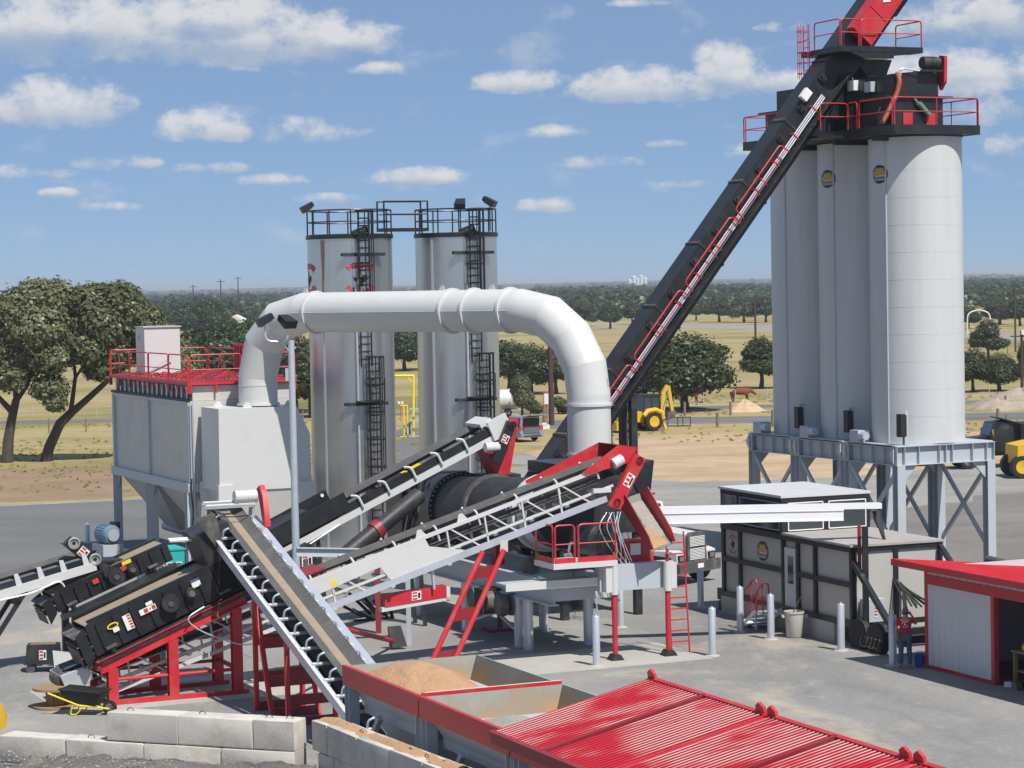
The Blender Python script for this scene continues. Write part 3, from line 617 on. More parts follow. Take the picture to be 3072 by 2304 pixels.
# the two leaning live oaks at the left edge
def live_oak(name, label, base, trunks, lobes, nleaf, seed):
    t = thing(name, label, 'tree', base, 0, 'live oaks at the left edge'); tb = MB()
    for pts, r0, r1 in trunks: limb(tb, [Vector(base)+Vector(p) for p in pts], r0, r1)
    tb.build('trunk', 'bark', t)
    me = leaf_cloud(lobes, nleaf, .14, seed); link_mesh('crown', me, t, 'oak_leaf'); return t
k = 165/7250.0           # metres per photo pixel at the oaks
def lobe_px(x, y, rx, ry, b, dy=0.0):   # crown lobe seen at photo pixel x,y relative to the trunk foot
    p = AT(x, y, 165+dy); return (p.x-b.x, p.y-b.y, p.z-b.z, rx*k*1.18, (rx+ry)*.6*k, ry*k*1.12)
b1 = G(15, 1390); b1 = Vector((b1.x, 165, 0))
live_oak('live_oak', 'tall live oak with dark upright trunk at the far left edge', b1,
    [([(0, 0, -.2), (.15, 0, 1.6), (.4, .1, 3.0), (.75, 0, 4.3)], .42, .26), ([(.5, 0, 3.4), (-.6, .2, 4.6), (-1.8, .3, 6.2)], .24, .1), ([(.75, 0, 4.2), (1.6, -.2, 5.3), (2.2, 0, 7)], .2, .08), ([(.75, 0, 4.2), (.6, .3, 6), (1, .2, 8)], .2, .08)],
    [lobe_px(*q, b1, d) for q, d in [((60, 930, 75, 60), 0), ((120, 890, 70, 50), .5), ((175, 900, 55, 55), 0), ((20, 985, 70, 70), .8), ((110, 985, 85, 70), -1), ((190, 985, 60, 70), .5), ((60, 1070, 85, 60), 0), ((150, 1070, 55, 50), -1.2), ((-20, 1050, 70, 80), 0), ((30, 1130, 50, 40), -1), ((120, 1040, 60, 60), 1.5), ((150, 1165, 50, 38), -1.0), ((165, 1205, 32, 28), -1.2)]], 38000, 5)
b2 = G(132, 1385); b2 = Vector((b2.x, 165.5, 0))
live_oak('live_oak', 'leaning live oak with forked trunk, beside the baghouse', b2,
    [([(0, 0, -.2), (.35, 0, 1.0), (1.15, -.1, 2.6), (1.9, 0, 3.3)], .40, .30), ([(1.8, 0, 3.2), (3.0, .1, 4.2), (4.4, 0, 5.4), (4.8, .2, 6.6), (4.7, .2, 8)], .27, .09), ([(1.85, 0, 3.2), (2.1, -.2, 4.5), (2.3, -.2, 5.8), (2.15, 0, 7.2), (2.6, 0, 8.6)], .18, .07), ([(2.25, -.2, 5.6), (2.9, -.3, 6.6), (3.3, -.2, 7.6)], .1, .05)],
    [lobe_px(*q, b2, d) for q, d in [((250, 905, 45, 45), 0), ((300, 900, 55, 48), .5), ((365, 900, 55, 50), 0), ((400, 940, 45, 50), 0), ((245, 970, 60, 60), 1), ((310, 975, 60, 65), -.8), ((375, 985, 55, 60), .5), ((275, 1050, 50, 55), -1), ((335, 1060, 60, 55), 0), ((390, 1050, 40, 45), .8), ((300, 1110, 45, 30), -.6), ((215, 1040, 50, 50), 0), ((450, 960, 40, 40), .4), ((440, 1000, 40, 45), 0)]], 32000, 6)
# mid-distance trees, each at its place: photo x, ground distance, crown width, height, kind, label
MID = [
 (545, 185, 6.0, 8.0, 'light', 'pale green tree behind the white baghouse stack'),
 (470, 195, 5.0, 6.6, 'light', 'small pale tree between the live oak and the baghouse stack'),
 (660, 235, 9.5, 8.0, 'round', 'dark bushy tree above the baghouse railing, left of the duct'),
 (590, 262, 9.0, 7.6, 'tall', 'dark tree behind the red baghouse railing'),
 (745, 262, 9.5, 8.4, 'wide', 'dark tree under the left duct elbow'),
 (880, 225, 8.5, 7.6, 'wide', 'dark tree between the duct elbow and the left silver tank'),
 (930, 215, 6.0, 6.0, 'tall', 'dark tree at the left edge of the left silver tank'),
 (1215, 330, 7.5, 6.2, 'round', 'green tree seen between the two silver tanks'),
 (1268, 335, 7.5, 6.0, 'wide', 'green tree behind the right silver tank edge'),
 (1525, 262, 7.5, 5.6, 'round', 'oak behind the right silver tank, above the pickup hatch'),
 (1590, 255, 7.0, 5.4, 'wide', 'spreading oak left of the dark wooden pole'),
 (1668, 252, 6.0, 5.2, 'round', 'oak right of the dark wooden pole under the duct'),
 (2055, 214, 11.0, 7.2, 'wide', 'largest spreading oak behind the yellow backhoe'),
 (1930, 222, 6.5, 5.0, 'tall', 'oak half hidden by the slat conveyor, behind the backhoe'),
 (2282, 256, 6.4, 5.6, 'tall', 'dark round oak touching the left white silo'),
 (2965, 322, 5.6, 5.8, 'tall', 'single oak in the field right of the white silos'),
 (2920, 238, 5.0, 4.4, 'round', 'left dense tree behind the soil heap at the right'),
 (2998, 240, 5.5, 3.9, 'wide', 'right dense tree behind the soil heap'),
 (3085, 232, 3.6, 5.4, 'tall', 'tree cut by the right edge of the picture'),
 (1832, 600, 8.5, 6.4, 'round', 'round oak at the roadside right of the duct'),
 (1755, 640, 9.5, 6.8, 'wide', 'wide oak left of the roadside oak, over the duct'),
 (1900, 660, 7.5, 6.2, 'tall', 'oak against the left side of the slat conveyor'),
 (1690, 560, 7.5, 5.6, 'round', 'oak low behind the duct bend'),
 (1735, 430, 5.5, 5.0, 'tall', 'dark tree in front of the wide roadside oak'),
 (2090, 700, 7.5, 6.4, 'round', 'tree right of the slat conveyor, left of the hedge of trees'),
 (2160, 665, 10, 7.0, 'tall', 'tall tree left in the dark clump by the far road'),
 (2235, 655, 11, 7.4, 'wide', 'middle tree of the dark clump by the far road'),
 (2300, 650, 10, 7.2, 'round', 'right tree of the dark clump, against the silo'),
 (2905, 520, 8, 5.2, 'round', 'tree behind the pale arched gate at the right'),
 (3000, 560, 10.5, 6.6, 'wide', 'wide tree in the row behind the right field'),
 (3062, 540, 9, 6.4, 'round', 'tree at the right end of the row behind the right field'),
 (560, 560, 11.5, 9.0, 'round', 'left round tree of the pair beside the far white house'),
 (628, 540, 12.5, 10.0, 'wide', 'right round tree of the pair beside the far white house'),
 (690, 520, 7, 6.0, 'tall', 'tree in front of the far white house gable'),
 (515, 480, 6.5, 5.2, 'light', 'pale tree left of the round far pair'),
 (770, 560, 8.5, 5.8, 'round', 'tree right of the far white house by the duct'),
]
for i, (px, Y, w, h, key, lab) in enumerate(MID):
    p = AT(px, 1100, Y); pw = {'wide': 9, 'round': 7, 'tall': 6, 'light': 7}[key]; ph = {'wide': 7.5, 'round': 7, 'tall': 8, 'light': 7}[key]
    tree('field_tree', lab, (p.x, Y, hill(p.x, Y)-.05), w/pw, key, i*1.3, sz=h/ph)
tree('sapling', 'young bushy tree beside the paved access road, left of the dark pole', (lambda p: (p.x, 208, 0))(AT(1565, 1200, 208)), .45, 'light', .4, 'trees in the fields', .55)
for i, (px, Y, s, lab) in enumerate([(1590, 214, .55, 'bright green bush left of the dark wooden pole'), (1675, 213, .6, 'bright green bush behind the dark wooden pole'), (1720, 216, .5, 'bright green bush right of the sign board'), (2060, 205, .01, '')]):
    if s < .1: continue
    p = AT(px, 1200, Y); t = tree('bush', lab, (p.x, Y, 0), s, 'bush', i, 'bushes along the fence')
    t['category'] = 'bush'
# far woods: one mass of crowns on the low hills
def far_woods():
    rg = np.random.default_rng(77); P = []; A = []; cnt = 0
    def patch(cx, cy, rx, ry, n, h=7):
        for _ in range(n):
            a = rg.uniform(0, 2*math.pi); q = math.sqrt(rg.uniform(0, 1)); P.append((cx+math.cos(a)*q*rx, cy+math.sin(a)*q*ry, h*rg.uniform(.75, 1.25)))
    def at(px, Y): return AT(px, 1000, Y).x
    # belts noted by photo x range and distance
    for (x0, x1, Y, dy, n, h) in [(1740, 2110, 860, 60, 70, 6.5), (1600, 2330, 1150, 120, 150, 7), (2870, 3100, 860, 80, 50, 6.5), (2860, 3100, 1250, 200, 90, 7), (440, 900, 780, 60, 50, 6.5), (430, 1320, 1100, 150, 170, 7),
                                 (400, 1500, 1700, 350, 330, 7.5), (1600, 2360, 1700, 330, 300, 7.5), (2850, 3120, 1800, 350, 160, 7.5), (1180, 1300, 900, 80, 30, 6.5), (380, 1500, 2500, 450, 330, 7.5), (1600, 3120, 2600, 450, 420, 7.5), (-100, 300, 700, 100, 60, 7), (380, 3120, 4200, 800, 260, 7)]:
        for _ in range(n):
            Yq = Y+rg.normal(0, dy*.5); P.append((at(rg.uniform(x0, x1), Yq), Yq, h*rg.uniform(.7, 1.25)))
    rgd = rg; V = []; nq = 0
    base = rgd.normal(size=(70, 3)); base /= np.linalg.norm(base, axis=1)[:, None]; base[:, 2] = np.abs(base[:, 2])*1.1-.15
    for (x, y, h) in P:
        n = 90 if y < 1400 else 46
        d = rgd.normal(size=(n, 3)); d /= np.linalg.norm(d, axis=1)[:, None]; d[:, 2] = np.abs(d[:, 2])*1.15-.2
        w = h*rgd.uniform(.6, .95); c = np.array([x, y, hill(x, y)+h*.42]); lump = 1+.22*np.sin(d[:, 0]*5+x)*np.sin(d[:, 1]*5+y)
        p = c+d*np.array([w, w, h*.52])*(lump*rgd.uniform(.8, 1.05, n))[:, None]
        nr = d+np.array([0, 0, .4])+rgd.normal(size=(n, 3))*.35; nr /= np.linalg.norm(nr, axis=1)[:, None]
        a = np.cross(nr, rgd.normal(size=(n, 3))); a /= np.linalg.norm(a, axis=1)[:, None]; b = np.cross(nr, a); s = h*(.13 if n > 60 else .2)
        V.append(np.stack([p-a*s, p-b*s, p+a*s, p+b*s], 1).reshape(-1, 3)); nq += n
    V = np.concatenate(V); me = bpy.data.meshes.new('far_woods')
    me.vertices.add(len(V)); me.vertices.foreach_set('co', V.ravel()); me.loops.add(4*nq); me.loops.foreach_set('vertex_index', np.arange(4*nq))
    me.polygons.add(nq); me.polygons.foreach_set('loop_start', np.arange(nq)*4); me.polygons.foreach_set('loop_total', np.full(nq, 4)); me.update()
    o = link_mesh('far_woods', me, None, 'far_leaf'); tag(o, 'dark green woods covering the low hills to the horizon', 'woods', kind='stuff')
far_woods()
def grass_tufts():
    rg = np.random.default_rng(5); V = []; n = 0
    for _ in range(3600):
        u = rg.uniform(0, 1)
        if u < .5: x, y = rg.uniform(-45, -6), rg.uniform(139, 212)
        else: x, y = rg.uniform(4, 60), rg.uniform(172, 240)
        if 190 < y < 206 or 213 < y < 224: continue
        if rg.uniform() > .4+.6*abs(math.sin(x*.3)*math.sin(y*.17)): continue
        for j in range(3):
            a = rg.uniform(0, math.pi); h = rg.uniform(.04, .16); w = rg.uniform(.1, .28); dx, dy = math.cos(a)*w, math.sin(a)*w
            V += [(x-dx, y-dy, 0), (x+dx, y+dy, 0), (x+dx*.6+.05, y+dy*.6, h), (x-dx*.7, y-dy*.7, h*.8)]; n += 1
    m = MB(); m._add(V, [(4*i, 4*i+1, 4*i+2, 4*i+3) for i in range(n)])
    tag(m.build('grass', mat('dry_tuft', (.34, .28, .13), .9, var=.45, vscale=.3, coord='World')), 'dry tufts of grass in the fields beyond the yard', 'grass', kind='stuff')
grass_tufts()
# ================================================================== STORAGE SILOS
FS = Frame((14.68, 92.5, 0), R_(25))
POD = 3.72; SX = 2.3
def flood(parent, fr, x, y, z0, z1, side):
    MB(fr).ibeam((x, y, z0), (x, y, z1), .16, .16, .02, up=(0, 1, 0)).build('light_post', 'grey_paint', parent)
    o = MB(fr).box(x-.10+side*.2, x+.10+side*.2, y-.16, y+.16, z1-1.0, z1-.12).build('signal_box', 'black_paint', parent)
    MB(fr).box(x-.13+side*.2, x+.13+side*.2, y-.20, y-.165, z1-.98, z1-.15).build('lens_hood', 'black_rubber', o)
def decal_on_cylinder(parent, c, r, az, z, w, h, parts, off=.012):
    """flat print wrapped on a cylinder: parts = [(polygon in unit coords -1..1, material, lift)]"""
    for poly, m, lift in parts:
        pts = []
        for (u, v) in poly:
            a = az+u*w/2/r; pts.append((c[0]+(r+off+lift)*math.cos(a), c[1]+(r+off+lift)*math.sin(a), z+v*h/2))
        n = len(pts); cx = np.mean(np.array(pts), 0); cc = np.array([c[0], c[1], cx[2]]); d = cx-cc; d[2] = 0; d /= np.linalg.norm(d)
        mm = MB(); mm.prism(pts, -d*.004); mm.build('emblem_print', m, parent, smooth=False)
def oval(n=28, r=1.0, sy=1.0): return [(r*math.cos(2*math.pi*i/n), sy*r*math.sin(2*math.pi*i/n)) for i in range(n)]
def clip_band(v0, v1, r=1.0, n=10):
    """slice of the unit disc between two heights"""
    L = []; Rr = []
    for i in range(n+1):
        v = v0+(v1-v0)*i/n; u = math.sqrt(max(0, r*r-v*v)); Rr.append((u, v)); L.append((-u, v))
    return Rr+L[::-1]
OVAL_LOGO = [(oval(), 'logo_black', 0), (clip_band(-.30, .62, .9), 'logo_pink', .004), (clip_band(.25, .80, .9), 'logo_blue', .006),
             ([(-.62, -.05), (-.5, .62), (.5, .66), (.62, .05), (.2, -.12)], 'logo_gold', .009), (clip_band(-.72, -.38, .9), 'logo_grey', .009),
             ([(-.4, -.24), (.62, -.2), (.6, -.12), (-.4, -.16)], 'label_white', .012)]
for i in range(3):
    y0 = i*POD; ya, yb = y0+.12, y0+POD-.22
    lab = ['white storage silo nearest the camera, sunlit, with oval emblem near its top', 'middle white storage silo in shade with oval emblem', 'rear white storage silo, leftmost, behind the slat conveyor'][i]
    s = thing('storage_silo', lab, 'silo', FS(SX, y0+POD/2), R_(25), 'white storage silos in a row')
    for x in (.2, 4.4):
        for y in (ya, yb):
            MB(FS).ibeam((x, y, 0), (x, y, 4.25), .36, .36, .03, up=(0, 1, 0)).build('leg', 'grey_paint', s)
            MB(FS).box(x-.32, x+.32, y-.3, y+.3, .016, .05).build('base_plate', 'grey_paint', s)
    for y in (ya, yb):
        b = MB(FS).ibeam((0, y, 4.625), (4.6, y, 4.625), .34, .75, .03).build('cross_beam', 'grey_paint', s)
        for x in (.02, .38, 1.05, 2.0, 2.3, 2.6, 3.55, 4.22, 4.56): MB(FS).box(x-.012, x+.012, y-.16, y+.16, 4.29, 4.965).build('stiffener', 'grey_paint', b)
        for (xa, xb) in ((.40, 1.0), (4.2, 3.6)): MB(FS).prism([(xa, y-.05, 4.24), (xb, y-.05, 4.24), (xa, y-.05, 3.6)], (0, .1, 0)).build('knee_brace', 'grey_paint', s)
    for x in (.2, 4.4):
        b = MB(FS).ibeam((x, ya+.18, 4.6), (x, yb-.18, 4.6), .30, .70, .03).build('side_beam', 'grey_paint', s)
        for q in (.25, .5, .75): MB(FS).box(x-.15, x+.15, ya+(yb-ya)*q-.012, ya+(yb-ya)*q+.012, 4.29, 4.91).build('stiffener', 'grey_paint', b)
        for (pa, pb) in (((ya+.15, 4.1), (yb-.15, 1.0)), ((yb-.15, 4.1), (ya+.15, 1.0))):
            MB(FS).bar((x+(.07 if pa[0] < pb[0] else -.07), pa[0], pa[1]), (x+(.07 if pa[0] < pb[0] else -.07), pb[0], pb[1]), .10, .16).build('brace', 'grey_paint', s)
        for y in (ya, yb):
            mm = MB(FS).prism([(x-.24, y-.02, 4.35), (x-.24, y+.02, 4.35), (x-.24, y+.22, 4.62), (x-.24, y+.12, 4.85), (x-.24, y-.02, 4.9)], (-.03, 0, 0)); mm.build('lifting_lug', 'white_paint', s)
    MB(FS).box(.02, 4.58, y0+.1, y0+POD-.2, 5.001, 5.035).build('top_plate', 'grey_paint', s)
    prof = [(1.82, 5.04)]; z = 5.04
    prof += [(1.82, 16.96)]
    MB(FS).lathe(prof, 72, (SX, y0+POD/2-.02, 0)).build('tank', 'silo_paint', s)
    for q in np.arange(6.1, 16.8, 1.06): MB(FS).lathe([(1.81, q-.012), (1.8245, q-.012), (1.8245, q+.012), (1.81, q+.012)], 72, (SX, y0+POD/2-.02, 0), capped=False).build('cladding_seam', 'silo_paint', s)
    MB(FS).lathe([(.35, 4.05), (1.75, 4.98)], 32, (SX, y0+POD/2, 0)).build('discharge_cone', 'black_steel', s)
    MB(FS).lathe([(1.86, 16.9), (1.86, 16.955)], 64, (SX, y0+POD/2-.02, 0)).build('top_ring', 'black_paint', s)
    # vertical cover strip where the cladding closes
    ca = R_(198); cx, cy = SX+math.cos(ca)*1.84, y0+POD/2+math.sin(ca)*1.84
    MB(FS).tube((cx, cy, 5.05), (cx, cy, 16.9), .035, 6).build('cover_strip', 'grey_paint', s)
    flood(s, FS, .55, ya+.05, 5.04, 6.35, -1)
    MB(FS).box(-.02, .5, yb-.9, yb-.3, 5.04, 5.5).build('gate_drive', 'grey_paint', s)
    MB(FS).tube((.1, yb-.9, 5.3), (.1, yb-1.3, 5.3), .16, 12).build('gate_cylinder', 'galvanised', s)
    if i < 2:
        cW = FS(SX, y0+POD/2-.02); az = R_(-113 if i == 0 else -113)
        for poly, m, lift in OVAL_LOGO:
            wrap_poly(poly, lambda u, v: (cW.x+(1.828+lift*1.6)*math.cos(az-.62+u*.46/1.82), cW.y+(1.828+lift*1.6)*math.sin(az-.62+u*.46/1.82), 15.5+v*.36), m, s, 'emblem')
# ------------------------------------------------ deck across the silo tops
P = thing('silo_top_platform', 'black steel deck with red railings across the silo tops', 'platform', FS(1.8, 5, 16.96), R_(25))
X0, X1, Y0, Y1 = -.05, 3.9, -.2, 11.0
MB(FS).box(X0, X1, Y0, Y1, 16.975, 17.06).build('deck_plate', 'black_paint', P)
for nm, a, b in (('edge_channel', (X0, Y0), (X1, Y0)), ('edge_channel', (X0, Y1), (X1, Y1)), ('edge_channel', (X0, Y0), (X0, Y1)), ('edge_channel', (X1, Y0), (X1, Y1))):
    MB(FS).bar((a[0], a[1], 17.13), (b[0], b[1], 17.13), .08, .36).build(nm, 'black_paint', P)
for y in (1.2, 3.9, 7.6): MB(FS).bar((X0-.05, y, 16.86), (X1+.05, y, 16.86), .12, .18).build('joist', 'black_paint', P)
def rail_panel(parent, fr, a, b, z, h=1.05, m='red_paint'):
    """tube panel: posts and top rail bent from one pipe, one mid rail"""
    a, b = np.array([*a, z], float), np.array([*b, z], float); up = np.array([0, 0, h])
    o = MB(fr).path(rounded([a, a+up, b+up, b], .14), .027, 6).build('railing', m, parent)
    MB(fr).tube(a+up*.5, b+up*.5, .022, 6).build('mid_rail', m, o)
    n = int(np.linalg.norm(b-a)/1.6)
    for i in range(1, n): q = a+(b-a)*i/n; MB(fr).tube(q, q+up, .022, 6).build('post', m, o)
    return o
rail_panel(P, FS, (X0+.05, Y0+.02), (X1-.03, Y0+.02), 17.3); rail_panel(P, FS, (X1-.02, Y0+.1), (X1-.02, 5.0), 17.3); rail_panel(P, FS, (X1-.02, 5.1), (X1-.02, Y1), 17.3)
rail_panel(P, FS, (X0+.02, Y0+.1), (X0+.02, 2.2), 17.3); rail_panel(P, FS, (X0+.02, 2.35), (X0+.02, 3.0), 17.3); rail_panel(P, FS, (X0+.02, 7.2), (X0+.02, Y1), 17.3); rail_panel(P, FS, (X0+.1, Y1-.02), (X1-.1, Y1-.02), 17.3)
rail_panel(P, FS, (X0+.1, 3.15), (-1.2, 3.15), 17.3)
MB(FS).box(-1.3, X0-.05, 3.1, 5.9, 17.0, 17.1).build('landing', 'black_paint', P)
# ------------------------------------------------ charging hoppers and the transfer conveyor on top
for i in range(3):
    y = .85+i*POD; lab = ['black charging hopper with two red hatches on the nearest silo', 'black charging hopper on the middle silo', 'black charging hopper on the rear silo'][i]
    h = thing('charging_hopper', lab, 'hopper', FS(1.85, y+.9, 17.06), R_(25), 'charging hoppers on the silos')
    MB(FS).box(.55, 2.95, y, y+1.9, 17.06, 18.42).build('housing', 'black_paint', h)
    MB(FS).box(.25, 3.35, y-.12, y+2.02, 18.425, 18.49).build('top_flange', 'black_paint', h)
    for x in (1.3, 2.35): MB(FS).box(x-.22, x+.22, y-.04, y-.003, 17.35, 17.85).build('hatch', 'red_paint', h)
    if i == 0:
        MB(FS).tube((1.75, y-.12, 18.2), (2.2, y-.14, 17.75), .11, 12).build('air_cylinder', 'green_tank', h)
        MB(FS).tube((1.55, y-.1, 18.38), (1.75, y-.12, 18.2), .05, 8).build('piston_rod', 'chrome', h)
    MB(FS).tube((.35, y+.4, 17.1), (.35, y+.4, 17.9), .17, 12).build('air_receiver', 'black_paint', h)
    MB(FS).path(rounded([(.5, y+.3, 18.3), (.2, y+.2, 18.0), (.3, y+.5, 17.7), (.5, y+.2, 17.4)], .2), .025, 5).build('hose', 'black_rubber', h)
    MB(FS).path(rounded([(.53, y+.7, 18.1), (.3, y+.6, 17.75), (.5, y+.9, 17.5)], .2), .018, 5).build('cable', 'label_white', h)
t = thing('transfer_conveyor', 'black drag conveyor housing along the tops of the charging hoppers', 'conveyor', FS(1.8, 5, 18.5), R_(25))
MB(FS).prism([(.75, 1.0, 18.5), (2.85, 1.0, 18.5), (2.85, 1.0, 19.35), (2.3, 1.0, 19.5), (.75, 1.0, 19.35)], (0, 8.6, 0)).build('casing', 'black_paint', t)
for y in (2.6, 4.4, 6.2, 8.0): MB(FS).box(.70, 2.9, y-.04, y+.04, 18.5, 19.42).build('rib', 'black_paint', t)
g = MB(FS).tube((2.0, .85, 19.78), (2.75, .85, 19.78), .24, 14).build('motor', 'black_steel', t)
for k in range(4): MB(FS).lathe([(.255, -.02), (.255, .02)], 14, (2.1+k*.14, .85, 19.78), (1, 0, 0)).build('cooling_fin', 'black_steel', g)
MB(FS).prism([(2.95, .75, 19.05), (2.95, 1.05, 18.75), (2.95, 1.35, 19.5), (2.95, 1.05, 20.1), (2.95, .7, 20.05)], (.14, 0, 0)).build('drive_guard', 'red_paint', t)
MB(FS).box(1.9, 2.9, .7, 1.3, 19.42, 19.52).build('motor_mount', 'black_paint', t)
MB(FS).path(rounded([(.9, .95, 19.35), (.9, .75, 19.1), (.75, .7, 18.6), (.1, .6, 17.6), (-.05, .6, 17.4)], .3), .10, 10).build('vent_hose', 'orange_hose', t)
MB(FS).path(rounded([(.9, .98, 19.4), (1.1, .9, 19.55), (1.9, .85, 19.45), (2.4, .8, 19.6)], .2), .03, 6).build('conduit', 'galvanised', t)
MB(FS).path(rounded([(1.1, .95, 19.5), (1.0, .9, 19.0), (.9, .9, 18.6)], .2), .03, 6).build('conduit', 'galvanised', t)
MB(FS).tube((.85, 4.2, 19.36), (.85, 4.2, 19.75), .12, 10).build('lifting_eye', 'black_steel', t)
for k, (y, z) in enumerate(((2.2, 18.75), (3.4, 18.9), (5.2, 18.8))):
    MB(FS).box(.52, .745, y, y+.45, z, z+.4).build('junction_box', 'grey_paint' if k != 1 else 'label_white', t)
# ------------------------------------------------ the slat conveyor that feeds the silos
_us = np.array([math.cos(R_(25)), math.sin(R_(25)), 0]); _vs = np.array([-math.sin(R_(25)), math.cos(R_(25)), 0])
_Pn = np.array([14.6, 97.5, 0])-_vs*.55
def slat_pt(u, z): return _Pn+_us*u+np.array([0, 0, z])
FC = incline(slat_pt(-16.9, 12.06+1.215*(-16.9+8.99)), slat_pt(1.1, 12.06+1.215*(1.1+8.99)))   # along the near upper edge
CW, CD, CL = 1.05, 1.33, FC.L
t = thing('slat_conveyor', 'long inclined black slat conveyor rising to the top of the silos', 'conveyor', slat_pt(-16, 0.0), R_(25))
MB(FC).box(0, CL, 0, CW, -CD, 0).build('casing', 'black_paint', t)
for k in range(8):
    x = 1.2+k*3.1
    MB(FC).box(x-.05, x+.05, -.03, CW+.03, -CD-.03, .03).build('flange_joint', 'black_steel', t)
    MB(FC).box(x+.05, x+.10, .05, CW-.05, .002, .012).build('rust_seam', 'rust_streak', t)
for k in range(15):
    x = 1.9+k*1.55
    o = MB(FC).box(x, x+.28, -.09, -.002, -.42, -.12).build('roller_bracket', 'black_steel', t)
    MB(FC).tube((x+.14, -.10, -.36), (x+.14, -.16, -.36), .07, 8).build('bearing', 'black_steel', o)
    MB(FC).tube((x+.14, -.10, -.18), (x+.14, -.16, -.18), .05, 8).build('bearing', 'black_steel', o)
for j in range(3): MB(FC).tube((5.2, -.16-.0*j, -.60-.085*j), (21.6, -.16, -.60-.085*j), .032, 8).build('conduit', 'galvanised', t)
for k in range(12): MB(FC).box(5.5+k*1.4, 5.56+k*1.4, -.2, -.002, -.84, -.52).build('conduit_bracket', 'red_paint', t)
MB(FC).box(3.5, 23.0, -.42, -.02, -1.0, -.95).build('walkway', 'black_steel', t)
for k in range(4):           # stair rail panels along the casing
    x0 = 4.6+k*3.6
    o = MB(FC).path(rounded([(x0, -.46, -.72), (x0+.05, -.46, -.22), (x0+3.3, -.46, -.22), (x0+3.35, -.46, -.72)], .16), .030, 6).build('stair_rail', 'red_paint', t)
    MB(FC).tube((x0+.05, -.46, -.52), (x0+3.3, -.46, -.52), .026, 6).build('mid_rail', 'red_paint', o)
    MB(FC).tube((x0+1.7, -.46, -.75), (x0+1.7, -.46, -.22), .022, 6).build('post', 'red_paint', o)
MB(FC).box(CL-1.9, CL+1.2, .04, CW+.1, -CD-.1, .12).build('head_hood', 'black_paint', t)
gz = MB(FC).box(CL-3.9, CL-.2, -.52, -.08, -1.0, .12).build('drive_guard', 'red_paint', t)
for x in (CL-3.88, CL-2.7, CL-1.5, CL-.3): MB(FC).box(x, x+.06, -.545, -.522, -1.0, .12).build('guard_rib', 'red_paint', gz)
for z in (-.98, .06): MB(FC).box(CL-3.9, CL-.2, -.56, -.546, z, z+.06).build('guard_rib', 'red_paint', gz)
MB(FC).prism([(CL-2.2, -.548, -.34), (CL-1.95, -.548, -.58), (CL-1.7, -.548, -.34), (CL-1.95, -.548, -.1)], (0, -.008, 0)).build('warning_label', 'label_white', gz)
# head platform, level, around the upper part of the casing
FP = Frame(slat_pt(0, 0), R_(25))
hz = 20.62
MB(FP).box(-1.45, 1.55, -.95, -.03, hz-.22, hz).build('head_platform', 'black_paint', t)
MB(FP).box(-1.44, 1.54, 1.08, 2.0, hz-.24, hz-.02).build('head_platform', 'black_paint', t)
MB(FP).box(-2.3, -1.46, -.95, 2.0, hz-.23, hz-.01).build('head_platform', 'black_paint', t)
MB(FP).prism([(1.5, -.93, hz-.23), (-1.9, -.93, hz-.23), (-1.2, -.93, hz-.5)], (0, .1, 0)).build('platform_bracket', 'black_paint', t)
o = rail_panel(t, FP, (-1.35, -.92), (1.5, -.92), hz); o = rail_panel(t, FP, (1.52, -.9), (1.52, .9), hz); rail_panel(t, FP, (-2.26, -.9), (-1.45, -.92), hz); rail_panel(t, FP, (-2.28, -.85), (-2.28, 1.0), hz)
lad = ladder(t, FP, (-2.36, .4+1.1, 17.4), (-2.36, 1.5, hz+1.05), .42, (0, 1, 0), 'red_paint')
for k in range(5):
    z = hz-.9+k*.42
    MB(FP).path([(-2.36+(-.36)*math.sin(math.pi*j/8), 1.5-.34*math.cos(math.pi*j/8), z) for j in range(9)], .018, 5).build('cage_hoop', 'red_paint', lad)
for j in range(1, 8, 2): MB(FP).tube((-2.36-.36*math.sin(math.pi*j/8), 1.5-.34*math.cos(math.pi*j/8), hz-1.1), (-2.36-.36*math.sin(math.pi*j/8), 1.5-.34*math.cos(math.pi*j/8), hz+1.05), .014, 5).build('cage_bar', 'red_paint', lad)
# discharge chute to the transfer conveyor and the strut
MB(FP).prism([(-.9, .05, 20.2), (.75, .05, 20.2), (.35, .05, 19.3), (-.35, .05, 19.3)], (0, .95, 0)).build('discharge_chute', 'black_paint', t)
MB(FP).box(-.4, .4, .05, 1.0, 18.9, 19.3).build('chute_spout', 'black_paint', t)
MB(FP).bar((-1.35, -.1, 18.3), (-1.25, -.1, 17.2), .16, .16).build('strut', 'dusty_steel', t)
MB(FC).box(20.9, 21.35, -.24, -.02, -.2, .12).build('switch_box', 'label_white', t)
# support leg box half way (the dark chute seen under the casing by the duct)
MB(FC).prism([(3.2, .15, -CD), (5.9, .15, -CD), (4.5, .15, -CD-1.2), (3.6, .15, -CD-1.2)], (0, .8, 0)).build('tail_box', 'black_paint', t)
for u in (-11.2,):
    for s in (.2, 1.0): MB(FP).bar((u, s, 0.016), (u, s, 7.2), .3, .25).build('support_leg', 'black_steel', t)
